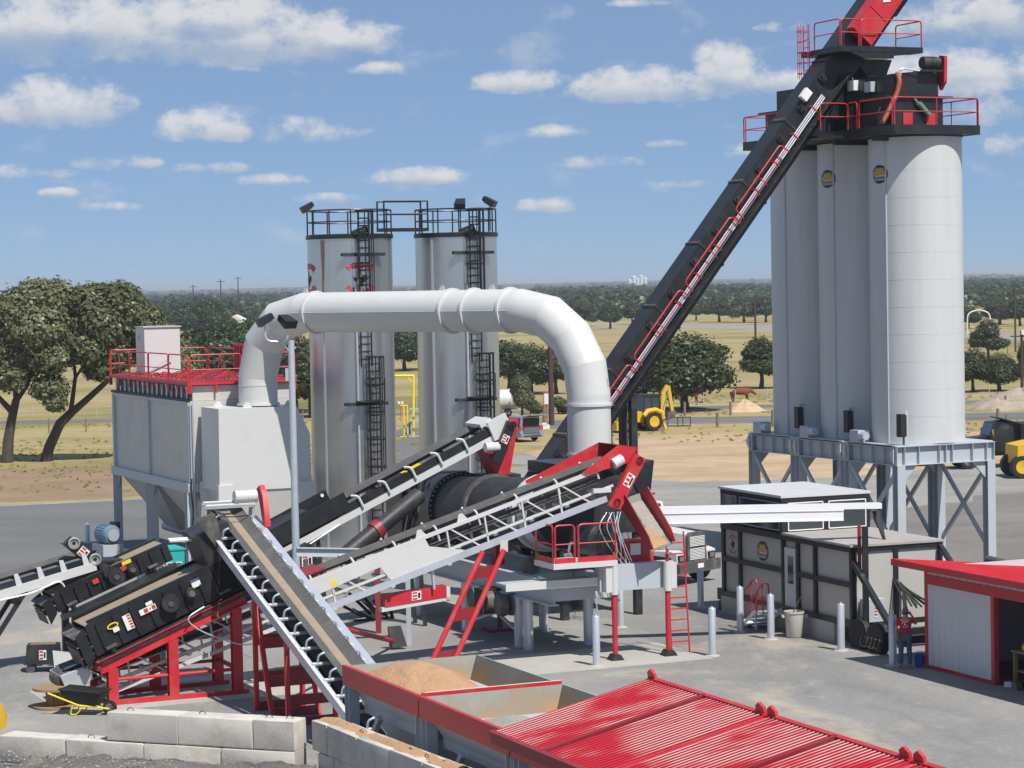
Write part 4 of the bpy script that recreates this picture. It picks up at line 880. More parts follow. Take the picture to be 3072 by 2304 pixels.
# ================================================================== SILVER TANKS
ANG_T = R_(24)
def text_mesh(s, size, name='letter'):
    cu = bpy.data.curves.new('txt', 'FONT'); cu.body = s; cu.size = size; cu.align_x = 'CENTER'; cu.align_y = 'CENTER'; cu.offset = size*.03
    o = bpy.data.objects.new('txt', cu); COL.objects.link(o); dg = bpy.context.evaluated_depsgraph_get(); dg.update()
    me = bpy.data.meshes.new_from_object(o.evaluated_get(dg)); bpy.data.objects.remove(o); bpy.data.curves.remove(cu); return me
def flat_text(s, size, fr, c, ax, ay, m, parent, name='lettering'):
    """lettering lying on a plane: c centre, ax right, ay up (in fr)"""
    me = text_mesh(s, size); c, ax, ay = [np.array(q, float) for q in (c, ax, ay)]
    V = np.zeros(len(me.vertices)*3); me.vertices.foreach_get('co', V); V = V.reshape(-1, 3)
    b = MB(fr); fs = [tuple(p.vertices) for p in me.polygons]; b._add([c+ax*v[0]+ay*v[1] for v in V], fs); bpy.data.meshes.remove(me)
    return b.build(name, m, parent, smooth=False)
TEXAS = [(-.30, 1.0), (.02, 1.0), (.02, .52), (.35, .45), (.72, .42), (.78, .1), (.86, -.1), (.62, -.28), (.3, -.55), (.22, -1.0), (-.02, -.92), (-.2, -.55), (-.42, -.32), (-.6, -.42), (-.95, .12), (-.34, .12)]
def emblem_on(parent, c, r, az, z, s):
    def wrap(u, v, k): a = az+u*s/r; return (c[0]+(r+k)*math.cos(a), c[1]+(r+k)*math.sin(a), z+v*s)
    d = (math.cos(az)*-.003, math.sin(az)*-.003, 0)
    wrap_poly(TEXAS, lambda u, v: wrap(u*.66, v*.62, .012), 'logo_black', parent, 'emblem')
    wrap_poly([(-.28, -.42), (-.12, -.45), (-.06, .0), (-.18, .12), (-.3, .0)], lambda u, v: wrap(u, v, .018), 'logo_gold', parent, 'emblem_figure')
    wrap_poly([(-.2, .12), (.2, .22), (.22, .32), (-.1, .2)], lambda u, v: wrap(u, v, .018), 'logo_gold', parent, 'emblem_figure')
    for word, sgn in (('INTERSTATE', 1), ('PAVING', -1)):
        n = len(word)
        for i, ch in enumerate(word):
            q = (i/(n-1)*2-1); th = q*R_(58 if sgn > 0 else 60); uu = math.sin(th)*1.12; vv = sgn*(.45+.52*math.cos(th)); rot = -th*sgn*.8
            me = text_mesh(ch, .58); V = np.zeros(len(me.vertices)*3); me.vertices.foreach_get('co', V); V = V.reshape(-1, 3)
            b = MB(); cs, sn = math.cos(rot), math.sin(rot)
            b._add([wrap(uu+1.05*v[0]*cs-v[1]*sn, vv+v[0]*sn+v[1]*cs, .018) for v in V], [tuple(p.vertices) for p in me.polygons]); bpy.data.meshes.remove(me)
            b.build('letter', 'print_red', parent, smooth=False)
def floodlight(parent, fr, p, yaw, tilt=-.5, s=1.0):
    p = np.array(p, float); d = np.array([math.cos(yaw)*math.cos(tilt), math.sin(yaw)*math.cos(tilt), math.sin(tilt)]); a = np.array([-math.sin(yaw), math.cos(yaw), 0]); n = np.cross(d, a)
    def q(x, y, z): return p+d*x*s+a*y*s+n*z*s
    o = MB(fr).hexa([q(-.28, -.2, -.10), q(.28, -.24, -.16), q(.28, .24, -.16), q(-.28, .2, -.10), q(-.28, -.2, .10), q(.28, -.24, .12), q(.28, .24, .12), q(-.28, .2, .10)]).build('floodlight', 'black_paint', parent)
    MB(fr).hexa([q(-.2, -.17, -.152), q(.25, -.2, -.176), q(.25, .2, -.176), q(-.2, .17, -.152), q(-.2, -.17, -.13), q(.25, -.2, -.15), q(.25, .2, -.15), q(-.2, .17, -.13)]).build('floodlight_lens', 'label_white', o)
    return o
def asphalt_tank(name, label, cx, cy, r, ztop, lad_az, emblem, lights, seam_az):
    t = thing(name, label, 'tank', (cx, cy, 0), 0, 'silver vertical tanks')
    prof = [(r, 0.02)]
    z = .02
    prof += [(r, ztop)]
    MB().lathe(prof, 96, (cx, cy, 0)).build('shell', 'tank_cladding', t)
    for zs_ in np.arange(1.2, ztop-.5, 1.22): MB().lathe([(r-.01, zs_-.014), (r+.006, zs_-.014), (r+.006, zs_+.014), (r-.01, zs_+.014)], 64, (cx, cy, 0), capped=False).build('cladding_seam', 'tank_cladding', t)
    MB().lathe([(r+.05, ztop-.04), (r+.06, ztop+.02), (r+.06, ztop+.14), (r-.05, ztop+.16)], 64, (cx, cy, 0)).build('roof_rim', 'black_paint', t)
    MB().lathe([(r-.06, ztop+.02), (r-.06, ztop+.08)], 48, (cx, cy, 0)).build('roof', 'black_steel', t)
    def cyl(az, rr, z): return (cx+rr*math.cos(az), cy+rr*math.sin(az), z)
    w = .05
    MB().prism([cyl(seam_az-w/r, r+.004, .1), cyl(seam_az+w/r, r+.004, .1), cyl(seam_az+w/r, r+.004, ztop-.05), cyl(seam_az-w/r, r+.004, ztop-.05)], tuple(.02*q for q in (math.cos(seam_az), math.sin(seam_az), 0))).build('seam_strip', 'galvanised', t)
    # roof railing
    nn = 12; pts = [cyl(2*math.pi*k/nn+.1, r-.02, ztop+.15) for k in range(nn)]
    railing(t, WORLD, pts, 1.02, 'black_paint', .034, 2.0, True, True)
    # caged ladder: upper run, rest platform, lower run a step to the right
    ax = np.array([-math.sin(lad_az), math.cos(lad_az), 0]); out = np.array([math.cos(lad_az), math.sin(lad_az), 0])
    runs = [(0.0, 8.2, ztop+1.1), (0.34, .3, 8.6)]
    for (sh, z0, z1) in runs:
        b = np.array(cyl(lad_az, r+.22, 0))+ax*sh
        L_ = ladder(t, WORLD, b+[0, 0, z0], b+[0, 0, z1], .46, ax, 'black_paint', .04, .3)
        zc0 = z0+2.2 if z0 < 3 else ztop-2.4
        k = 0; zz = z1
        while zz > zc0:
            pth = [b+ax*(-.36*math.cos(math.pi*j/8))+out*(.62*math.sin(math.pi*j/8)) + [0, 0, zz] for j in range(9)]
            MB().path(pth, .042, 5).build('cage_hoop', 'black_paint', L_); zz -= 1.15; k += 1
        for j in (1, 3, 4, 5, 7):
            q = b+ax*(-.36*math.cos(math.pi*j/8))+out*(.62*math.sin(math.pi*j/8)); MB().tube(q+[0, 0, zc0], q+[0, 0, z1], .026, 5).build('cage_bar', 'black_paint', L_)
        for zb in np.arange(z0+.8, min(z1, ztop)-.3, 2.2): MB().bar(b-ax*.23+[0, 0, zb], b-ax*.23-out*.22+[0, 0, zb], .04, .05).build('standoff', 'black_paint', L_)
    for zz in (ztop-.72, 6.62):
        b = np.array(cyl(lad_az, r+.06, zz)); MB().bar(b-ax*.95-out*.02, b+ax*.95-out*.02, .2, .13).build('channel_bar', 'black_steel', t)
    b = np.array(cyl(lad_az, r+.42, 6.7))+ax*.1; MB().box(-.5, .5, -.32, .32, 0, .06) and MB(Frame(b, lad_az-math.pi/2)).box(-.5, .55, -.34, .34, 0, .06).build('rest_platform', 'black_paint', t)
    railing(t, Frame(b, lad_az-math.pi/2), [(-.5, -.34, .06), (-.5, .33, .06), (.1, .33, .06)], 1.0, 'black_paint', .022, .7)
    # lagged pipe beside the ladder
    q = np.array(cyl(lad_az, r+.08, 0))-ax*.36; MB().tube(q+[0, 0, .2], q+[0, 0, ztop-2.0], .05, 8).build('pipe', 'galvanised', t)
    if emblem:
        emblem_on(t, (cx, cy), r, lad_az-.06, ztop-1.72, .56); emblem_on(t, (cx, cy), r, lad_az-1.62, ztop-1.72, .56)
        sa = seam_az+.02
        MB().prism([cyl(sa-.015, r+.026, 9.4), cyl(sa+.01, r+.026, 9.0), cyl(sa+.02, r+.026, 11.6), cyl(sa+.06, r+.026, ztop-.1), cyl(sa-.05, r+.026, ztop-.1), cyl(sa-.02, r+.026, 12.2)], tuple(.003*q for q in (math.cos(sa), math.sin(sa), 0))).build('rust_run', 'rust_streak', t)
    for (px, py, pz, yaw) in lights:
        MB().tube((px, py, ztop+.2), (px, py, pz-.1), .03, 6).build('light_pole', 'black_paint', t); floodlight(t, WORLD, (px, py, pz), yaw)
    MB().tube((cx+.2, cy-.9, ztop+.1), (cx+.85, cy-.9, ztop+.35), .2, 12).build('roof_motor', 'black_steel', t)
    return t
TK1 = (-6.79, 103.0); TK2 = (-2.31, 105.0)
az1 = math.atan2(-math.sqrt(1-.36**2), .36)
asphalt_tank('asphalt_tank', 'left silver tank with rust streak and Texas emblem, black caged ladder', *TK1, 1.80, 13.6, az1, True, [(TK1[0]-1.75, TK1[1]-.4, 14.95, R_(195))], R_(-127))
az2 = math.atan2(-math.sqrt(1-.42**2), .42)
asphalt_tank('asphalt_tank', 'right silver tank without emblem, black caged ladder', *TK2, 1.77, 13.62, az2, False, [(TK2[0]+.25, TK2[1]-1.7, 15.0, R_(-95)), (TK2[0]+1.5, TK2[1]-.9, 15.1, R_(-20))], R_(-125))
br = thing('tank_bridge', 'black railed footbridge linking the two silver tank roofs', 'footbridge', (-4.5, 103.9, 13.8), ANG_T)
FB = Frame((-4.55, 103.7, 0), ANG_T)
MB(FB).box(-1.05, 1.05, -.4, .4, 13.86, 14.0).build('deck', 'black_paint', br)
for y in (-.4, .4):
    o = railing(br, FB, [(-1.0, y, 14.0), (1.0, y, 14.0)], 1.15, 'black_paint', .038, 2.1)
# ================================================================== DUCT
def mitred(points, r, n, parent, m, names=None, flanges=()):
    P = [np.array(p, float) for p in points]; k = len(P); dirs = [(P[i+1]-P[i])/np.linalg.norm(P[i+1]-P[i]) for i in range(k-1)]
    a = np.cross([0, 0, 1.], dirs[len(dirs)//2]); a /= np.linalg.norm(a)
    out = []
    for i in range(k-1):
        d = dirs[i]; aa = a-d*(a @ d); aa /= np.linalg.norm(aa); b = np.cross(d, aa); rings = []
        for e, j in ((i, i-1), (i+1, i+1)):
            mnrm = d if (j < 0 or j > k-2) else d+dirs[j]; mnrm = mnrm/np.linalg.norm(mnrm); ring = []
            for q in range(n):
                off = r*(math.cos(2*math.pi*q/n)*aa+math.sin(2*math.pi*q/n)*b); ring.append(P[e]+off-d*((off @ mnrm)/(d @ mnrm)))
            rings.append(ring)
        mb = MB(); mb._add(rings[0]+rings[1], [(q, (q+1) % n, n+(q+1) % n, n+q) for q in range(n)]); out.append(mb.build('duct_section', m, parent, angle=60))
    return dirs
Dc = thing('exhaust_duct', 'large white exhaust duct arching from the baghouse to the drum', 'duct', (2.66, 84.0, 5.2), 0)
DL = np.array([-9.95, 94.6, 0]); DR = np.array([2.66, 84.0, 0]); dh = DR-DL; dlen = np.linalg.norm(dh); dh /= dlen
RL, RR, ZH = 2.55, 2.9, 10.58
pts = [DL+[0, 0, 6.98]]
for k in range(0, 5): a = math.pi/2*k/4; pts.append(DL+dh*RL*(1-math.cos(a))+[0, 0, ZH-RL+RL*math.sin(a)])
pts = pts[:1]+[DL+[0, 0, ZH-RL+.05]]+[DL+dh*(RL-RL*math.cos(a))+np.array([0, 0, ZH-RL+RL*math.sin(a)]) for a in (R_(33), R_(62))]+[DL+dh*(RL+.15)+[0, 0, ZH]]
pts += [DR-dh*(RR+.1)+[0, 0, ZH]]+[DR-dh*(RR-RR*math.cos(a))+np.array([0, 0, ZH-RR+RR*math.sin(a)]) for a in (R_(66), R_(42), R_(18))]+[DR+[0, 0, ZH-RR-.1], DR+[0, 0, 4.9]]
RD = .76
mitred(pts, RD, 40, Dc, 'white_paint')
for (c, ax, rr) in [(DL+dh*(RL+.75)+[0, 0, ZH], dh, RD+.07), (DL+dh*(RL+7.7)+[0, 0, ZH], dh, RD+.08), (DL+dh*(RL+8.75)+[0, 0, ZH], dh, RD+.08), (DR-dh*(RR+.55)+[0, 0, ZH], dh, RD+.08), (DR+[0, 0, 7.28], (0, 0, 1), RD+.06), (DR+[0, 0, 5.55], (0, 0, 1), RD+.05), (DL+[0, 0, 7.02], (0, 0, 1), RD+.07), (DL+[0, 0, 7.78], (0, 0, 1), RD+.012)]:
    MB().lathe([(RD-.02, -.045), (rr, -.045), (rr, .045), (RD-.02, .045)], 48, c, ax, capped=False).build('flange', 'white_paint', Dc)
for q in (.2, 7.2, 9.6): 
    c = DL+dh*(RL+q)+[0, 0, ZH+RD]; MB(Frame(c, math.atan2(dh[1], dh[0]))).prism([(-.16, -.015, -.03), (.16, -.015, -.03), (.06, -.015, .17), (-.06, -.015, .17)], (0, .03, 0)).build('lifting_lug', 'white_paint', Dc)
for zz in (8.0, 6.4):
    c = DR+np.array([.68, -.28, zz]); MB(Frame(c, R_(-22))).prism([(-.03, -.05, -.2), (.02, -.05, 0), (-.03, -.05, .2)], (0, .1, 0)).build('lifting_lug', 'grey_paint', Dc)
# the long weld seam along the duct side
sp = [p+np.array([0, 0, 0.0]) for p in pts]
nrm = np.array([-dh[1]*-1, dh[0]*-1, 0]); nrm = np.array([dh[1], -dh[0], 0]); nrm = nrm if nrm[1] < 0 else -nrm
MB().path([p+nrm*(RD+.004) for p in pts[4:6]], .012, 4).build('weld_seam', 'grey_paint', Dc)
# ================================================================== BAGHOUSE
FBH = Frame((-12.68, 95.09, 0), A24); BW, BL = 4.3, 11.85
t = thing('baghouse', 'big white baghouse filter with red railed roof and hoppers on legs', 'baghouse', (-13.5, 100, 0), A24)
MB(FBH).box(0, BW, 0.02, BL, 3.85, 7.15).build('filter_housing', 'bag_paint', t)
for y in (.15, 6.0, 11.6): MB(FBH).box(-.10, -.002, y-.12, y+.12, 3.95, 7.1).build('wall_rib', 'grey_paint', t)
MB(FBH).box(-.08, -.002, .3, 11.5, 6.98, 7.12).build('wall_rib', 'grey_paint', t)
MB(FBH).bar((-.02, 0, 3.72), (-.02, BL, 3.72), .3, .36).build('base_beam', 'grey_paint', t)
MB(FBH).bar((BW, 0, 3.72), (BW, BL, 3.72), .3, .36).build('base_beam', 'grey_paint', t)
MB(FBH).bar((.1, .05, 3.72), (BW-.1, .05, 3.72), .3, .34).build('base_beam', 'grey_paint', t)
MB(FBH).box(.12, BW-.1, .08, BL-.1, 7.16, 7.74).build('plenum', 'bag_paint', t)
MB(FBH).box(.06, .118, .2, BL-.2, 7.2, 7.72).build('valve_panel', 'dusty_steel', t)
MB(FBH).tube((-.05, .05, 7.18), (-.05, BL, 7.18), .06, 8).build('air_header', 'black_steel', t)
for k in range(16):
    y = .5+k*.72
    v = MB(FBH).tube((.02, y, 7.24), (.02, y, 7.62), .045, 6).build('pulse_valve', 'galvanised', t)
    MB(FBH).box(-.03, .058, y-.07, y+.07, 7.6, 7.72).build('solenoid', 'label_white' if k % 3 == 0 else 'galvanised', v)
deck = MB(FBH).box(-.14, BW+.1, -.12, BL+.1, 7.78, 7.9).build('roof_deck', 'red_paint', t)
MB(FBH).box(-.02, BW-.02, 0, BL-.05, 7.902, 7.93).build('roof_panel', 'dark_red', t)
rg = np.random.default_rng(4)
for i in range(7):
    for j in range(15):     # lift-off roof doors' handles
        x, y = .3+i*.58+rg.uniform(-.05, .05), .4+j*.76+rg.uniform(-.05, .05)
        MB(FBH).path(rounded([(x-.10, y, 7.93), (x-.07, y, 8.03), (x+.10, y, 8.03), (x+.13, y, 7.93)], .05, 2), .032, 5).build('door_handle', 'dark_red' if (i+j) % 3 else 'red_paint', deck)
for a, b in (((-.1, -.08), (-.1, 2.6)), ((-.1, 2.7), (-.1, 5.6)), ((-.1, 5.7), (-.1, 8.6)), ((-.1, 8.7), (-.1, 11.9)), ((0, -.08), (2.1, -.08)), ((2.2, -.08), (4.3, -.08)), ((-.05, 11.9), (2.0, 11.9)), ((2.1, 11.9), (4.3, 11.9)), ((4.36, 0), (4.36, 3.0)), ((4.36, 3.1), (4.36, 6.4)), ((4.36, 8), (4.36, 11.8))):
    o = rail_panel(t, FBH, a, b, 7.8, 1.17)
    n = 2
    for k in range(3):
        q = (a[0]+(b[0]-a[0])*k/2, a[1]+(b[1]-a[1])*k/2); MB(FBH).box(q[0]-.04, q[0]+.04, q[1]-.04, q[1]+.04, 7.45, 7.78).build('rail_bracket', 'red_paint', o)
for k, y in enumerate((6.6, 7.0, 7.4, 7.7)): MB(FBH).box(4.28, 4.44, y-.05, y+.07, 7.9, 9.1).build('gate_upright', 'red_paint', t)
MB(FBH).box(4.28, 4.44, 6.5, 7.9, 9.1, 9.2).build('gate_top', 'red_paint', t)
for y in (.25, 5.95, 11.5):
    for x in (.0, BW-.05): MB(FBH).ibeam((x, y, .02), (x, y, 3.54), .42 if y < 11 else .3, .36, .03, up=(0, 1, 0)).build('leg', 'grey_paint', t)
    MB(FBH).prism([(-.02, y-.5, 3.54), (-.02, y+.5, 3.54), (-.02, y+.2, 3.0), (-.02, y-.2, 3.0)], (.04, 0, 0)).build('gusset', 'grey_paint', t)
for k in range(2):
    y0 = .35+k*5.8; y1 = y0+5.5
    m = MB(FBH); m.hexa([(1.7, (y0+y1)/2-.9, 1.3), (2.6, (y0+y1)/2-.9, 1.3), (2.6, (y0+y1)/2+.9, 1.3), (1.7, (y0+y1)/2+.9, 1.3), (.2, y0, 3.54), (BW-.2, y0, 3.54), (BW-.2, y1, 3.54), (.2, y1, 3.54)]); m.build('dust_hopper', 'bag_paint', t)
MB(FBH).tube((2.15, .3, 1.15), (2.15, 11.6, 1.15), .2, 12).build('dust_auger', 'grey_paint', t)
MB(FBH).bar((-.02, .2, .2), (-.02, 11.6, .2), .22, .3).build('skid_beam', 'grey_paint', t)
MB(FBH).bar((BW-.05, .2, .2), (BW-.05, 11.6, .2), .22, .3).build('skid_beam', 'grey_paint', t)
# conduits down the near corner
for k, x in enumerate((-.04, .06)): MB(FBH).tube((x, -.08, .3), (x, -.08, 7.1), .03, 6).build('conduit', 'galvanised', t)
MB(FBH).path(rounded([(-.05, -.1, 4.1), (-.1, -.16, 3.5), (-.02, -.1, 2.9), (-.08, -.15, 2.2)], .3), .03, 5).build('cable', 'black_rubber', t)
# knock-out box in front
k1 = thing('inlet_box', 'white inlet box with lifting eyes under the left duct elbow', 'duct box', FBH(2.2, -1.5, 0), A24)
MB(FBH).prism([(.33, -2.55, 3.74), (4.08, -2.55, 3.74), (4.05, -2.55, 5.85), (3.52, -2.55, 6.93), (.36, -2.55, 6.93)], (0, 2.3, 0)).build('body', 'white_paint', k1, smooth=False)
MB(FBH).hexa([(1.4, -2.1, 1.5), (3.0, -2.1, 1.5), (3.0, -.7, 1.5), (1.4, -.7, 1.5), (.45, -2.5, 3.735), (3.95, -2.5, 3.735), (3.95, -.3, 3.735), (.45, -.3, 3.735)]).build('hopper', 'bag_paint', k1)
for x in (.55, 3.85):
    for y in (-2.62, -.35):
        MB(FBH).box(x-.3, x+.3, y-.06, y+.2, 2.9, 3.98).build('leg_cap', 'white_paint', k1); MB(FBH).box(x-.14, x+.14, y-.02, y+.17, .02, 2.898).build('leg', 'grey_paint', k1)
for (x, y) in ((.95, -.6), (1.6, -2.3), (3.3, -2.3)): MB(FBH).prism([(x-.2, y, 6.93), (x+.2, y, 6.93), (x+.07, y, 7.15), (x-.07, y, 7.15)], (0, .03, 0)).build('lifting_lug', 'white_paint', k1)
st = thing('baghouse_stack', 'square white exhaust stack rising behind the baghouse railing', 'stack', FBH(1.6, 10.2, 0), A24)
MB(FBH).box(.82, 2.4, 9.5, 10.9, 7.95, 9.95).build('stack', 'white_paint', st); MB(FBH).box(.76, 2.46, 9.44, 10.96, 9.95, 10.0).build('rim', 'grey_paint', st)
MB(FBH).path([(.78, 10.3+.12*math.cos(a), 9.5+.12*math.sin(a)) for a in np.linspace(-1.6, 1.6, 8)], .03, 6).build('lifting_eye', 'label_white', st)
MB(FBH).bar((.9, 9.45, 8.0), (2.0, 9.3, 8.7), .04, .04).build('stay', 'grey_paint', st)
fm = thing('fan_motor', 'round blue grey electric motor at the foot of the baghouse', 'motor', AT(322, 1640, 102), A24)
mc = AT(322, 1602, 102); FM = Frame(mc, R_(-66+8))
MB(FM).lathe([(.1, -.62), (.36, -.60), (.40, -.5), (.40, .5), (.34, .62), (.1, .64)], 28, (0, 0, 0), (1, 0, 0)).build('motor_body', 'motor_blue', fm)
for k in range(24):
    a = 2*math.pi*k/24; MB(FM).bar((-.45, .41*math.cos(a), .41*math.sin(a)), (.45, .41*math.cos(a), .41*math.sin(a)), .03, .03).build('cooling_fin', 'motor_blue', fm)
MB(FM).lathe([(.05, .66), (.26, .66), (.26, .7)], 20, (0, 0, 0), (1, 0, 0)).build('fan_cover', 'galvanised', fm)
MB(FM).box(-.6, .6, -.45, .45, -mc.z+.02, -.40).build('plinth', 'grey_paint', fm)
MB(FM).box(-.2, .2, .2, .5, .2, .5).build('terminal_box', 'black_paint', fm)
# ================================================================== DRUM MIXER
A_near = np.array([2.05, 75.2, 4.30]); A_far = np.array([-3.2, 87.0, 3.55])
FD = incline(A_far, A_near); DLn = FD.L; DRm = 1.12
t = thing('drum_mixer', 'large dark drum mixer on a grey trailer frame with red jacks', 'drum mixer', (-.4, 80, 0), A24)
MB(FD).lathe([(DRm, .8), (DRm, DLn-.9)], 56, (0, 0, 0), (1, 0, 0), capped=True).build('drum_shell', 'black_steel', t)
rg_x = 3.3
MB(FD).lathe([(DRm, rg_x-.12), (DRm+.16, rg_x-.12), (DRm+.16, rg_x+.12), (DRm, rg_x+.12)], 56, (0, 0, 0), (1, 0, 0), capped=False).build('collar_ring', 'black_paint', t)
MB(FD).lathe([(DRm+.02, rg_x-1.25), (DRm+.10, rg_x-1.2), (DRm+.10, rg_x-.14), (DRm+.02, rg_x-.13)], 56, (0, 0, 0), (1, 0, 0), capped=False).build('collar_skirt', 'black_paint', t)
for k in range(44):
    a = 2*math.pi*k/44; MB(FD).box(-.03, .03, -.03, .03, -.02, .02) if 0 else MB(FD).tube((rg_x+.12, (DRm+.09)*math.cos(a), (DRm+.09)*math.sin(a)), (rg_x+.16, (DRm+.09)*math.cos(a), (DRm+.09)*math.sin(a)), .035, 6).build('bolt', 'bolt_steel', t)
for x, m, h in ((6.3, 'dusty_steel', .10), (10.4, 'silo_paint', .14), (1.6, 'black_paint', .12)):
    MB(FD).lathe([(DRm, x-.12), (DRm+h, x-.12), (DRm+h, x+.12), (DRm, x+.12)], 56, (0, 0, 0), (1, 0, 0), capped=False).build('tyre_ring', m, t)
MB(FD).lathe([(DRm+.03, DLn-2.3), (DRm+.03, DLn-1.6)], 56, (0, 0, 0), (1, 0, 0)).build('white_band', 'silo_paint', t)
MB(FD).box(-.6, .9, -1.3, 1.3, -1.5, 1.25).build('discharge_breeching', 'black_paint', t)
# trailer frame
FT = Frame((-.55, 80.2, 0), R_(24))         # x across, y along the drum away from the camera
for x in (-1.05, 1.05): MB(FT).ibeam((x, -6.6, 2.0), (x, 7.2, 2.0), .3, .75, .04).build('frame_beam', 'grey_paint', t)
for y in (-6.4, -3.5, -.6, 2.4, 5.6): MB(FT).bar((-1.0, y, 2.0), (1.0, y, 2.0), .25, .5).build('cross_member', 'grey_paint', t)
for y in (-4.2, 3.2):
    for x in (-.75, .75): MB(FT).tube((x, y-.12, 2.62), (x, y+.12, 2.62), .28, 18).build('trunnion_wheel', 'dusty_steel', t)
# axles with bare hubs
for y in (-3.6, -2.5, -1.4):
    MB(FT).tube((-1.5, y, 1.35), (1.5, y, 1.35), .07, 8).build('axle', 'dusty_steel', t)
    for x in (-1.5, -1.15, 1.15, 1.5): MB(FT).lathe([(.12, -.14), (.34, -.14), (.36, -.04), (.36, .1), (.2, .14)], 18, (x, y, 1.35), (1, 0, 0)).build('hub', 'dusty_steel', t)
MB(FT).box(-1.75, -1.1, -2.6, -1.95, .95, 1.75).build('mud_flap', 'black_rubber', t)
# galvanised pedestal piles under the frame
for (x, y) in ((-1.05, -4.6), (-1.05, -3.9), (1.05, -4.6), (-1.05, .4), (1.05, .4), (-1.05, 4.6), (1.05, 4.6), (1.05, -1.2)): MB(FT).tube((x, y, .02), (x, y, 1.62), .16, 12).build('pedestal', 'galvanised', t)
MB(FT).bar((-1.05, -4.4, 1.5), (-1.05, .3, .3), .08, .08).build('brace', 'grey_paint', t); MB(FT).bar((-1.0, -4.4, .3), (-1.0, .3, 1.5), .08, .08).build('brace', 'grey_paint', t)
# near end cross beam with sleeves and the two red jack legs
JA, JB = G(1833, 1979), G(1997, 1965)
e = (JB-JA); e.z = 0; FJ = Frame(JA, math.atan2(e.y, e.x)); jl = e.length
MB(FJ).box(-.35, jl+.3, -.05, .35, 2.10, 2.90).build('end_beam', 'grey_paint', t)
MB(FJ).box(-.25, .0, -.3, -.06, 2.1, 2.88).build('sleeve_plate', 'white_paint', t); MB(FJ).box(jl-.05, jl+.28, -.3, -.06, 2.1, 2.88).build('sleeve_plate', 'white_paint', t)
for x in (0.05, jl+.0):
    MB(FJ).tube((x, -.22, 2.02), (x, -.22, 2.92), .13, 14).build('jack_sleeve', 'white_paint', t)
    MB(FJ).tube((x, -.22, .14), (x, -.22, 2.02), .085, 12).build('jack_leg', 'red_paint', t)
    MB(FJ).tube((x, -.22, 2.92), (x, -.22, 3.15), .06, 10).build('jack_pin', 'red_paint', t)
    MB(FJ).prism([(x-.22, -.42, .018), (x+.22, -.42, .018), (x+.09, -.42, .2), (x-.09, -.42, .2)], (0, .4, 0)).build('jack_foot', 'black_steel', t)
# left red jack
JC = G(1500, 1893); FQ = Frame(JC, A24)
MB(FQ).box(-.16, .16, -.14, .14, 1.55, 4.0).build('jack_housing', 'red_paint', t); MB(FQ).tube((0, 0, .05), (0, 0, 1.6), .09, 12).build('jack_leg', 'dusty_steel', t); MB(FQ).box(-.5, .5, -.4, .4, .02, .12).build('jack_pad', 'dark_red', t)
# walkway shelf and mid-frame plate
MB(FJ).box(-3.4, -.36, .1, .9, 2.42, 2.50).build('shelf', 'grey_paint', t)
MB(FJ).box(-3.4, -.36, .05, .098, 2.3, 2.54).build('shelf_edge', 'white_paint', t)
# operator platform with red railings
pz = 3.08
MB(FJ).box(-2.0, .12, -.35, 1.15, pz-.17, pz).build('platform', 'white_paint', t)
for a, b in (((-1.95, 1.1), (-1.95, -.2)), ((-1.15, -.3), (.08, -.3)), ((-1.92, -.3), (-1.28, -.3))):
    o = rail_panel(t, FJ, a, b, pz, 1.15); MB(FJ).bar((a[0], a[1], pz+.08), (b[0], b[1], pz+.08), .03, .16).build('kick_plate', 'red_paint', o)
# black box at the drum mouth, under the duct
MB(FD).box(DLn-2.2, DLn-1.0, -1.5, 1.2, .3, 1.7) if 0 else None
cb = thing('drum_inlet_box', 'black steel box at the foot of the right duct leg', 'duct box', (2.6, 83.4, 3), A24)
FX = Frame((2.6, 83.4, 0), A24)
MB(FX).box(-1.75, 1.75, -1.0, 1.3, 2.9, 5.0).build('body', 'black_steel', cb)
MB(FX).box(-1.8, .3, -1.05, 1.15, 5.055, 5.4).build('lid', 'black_paint', cb)
MB(FX).prism([(.9, -1.05, 5.1), (2.0, -1.05, 5.35), (1.75, -1.05, 3.6)], (0, 2.0, 0)).build('side_chute', 'black_paint', cb)
for x in (-1.4, 1.4): MB(FX).bar((x, -.8, .02), (x, -.8, 2.9), .25, .25).build('leg', 'black_steel', cb); MB(FX).bar((x, .9, .02), (x, .9, 2.9), .25, .25).build('leg', 'black_steel', cb)
# burner end clutter under the platform: cables, manifolds, red cabinets
bn = thing('burner', 'burner manifold with red cabinet beside the drum end', 'burner', FJ(.9, 1.6, 0), A24)
MB(FJ).lathe([(.25, 0), (.62, .1), (.62, .9), (.3, 1.1)], 24, (-.2, 1.5, 3.5), (.3, -1, 0)).build('burner_body', 'black_paint', bn)
MB(FJ).box(.75, 1.75, .5, 1.1, 2.75, 3.55).build('cabinet', 'red_paint', bn); MB(FJ).box(.95, 1.3, .488, .499, 3.1, 3.45).build('cabinet_label', 'label_white', bn)
MB(FJ).tube((-1.0, 1.3, 3.1), (1.2, 1.3, 3.1), .16, 12).build('manifold', 'dusty_steel', bn)
for k in range(5): MB(FJ).path(rounded([(-.8+k*.35, 1.25, 3.2), (-.8+k*.35, 1.1, 3.55), (-.6+k*.35, 1.0, 3.5), (-.55+k*.35, 1.0, 3.1)], .1), .045, 6).build('pipe_bend', 'silo_paint', bn)
MB(FJ).box(-1.0, 1.6, 1.2, 1.8, 2.64, 2.9).build('bed', 'dusty_steel', bn)
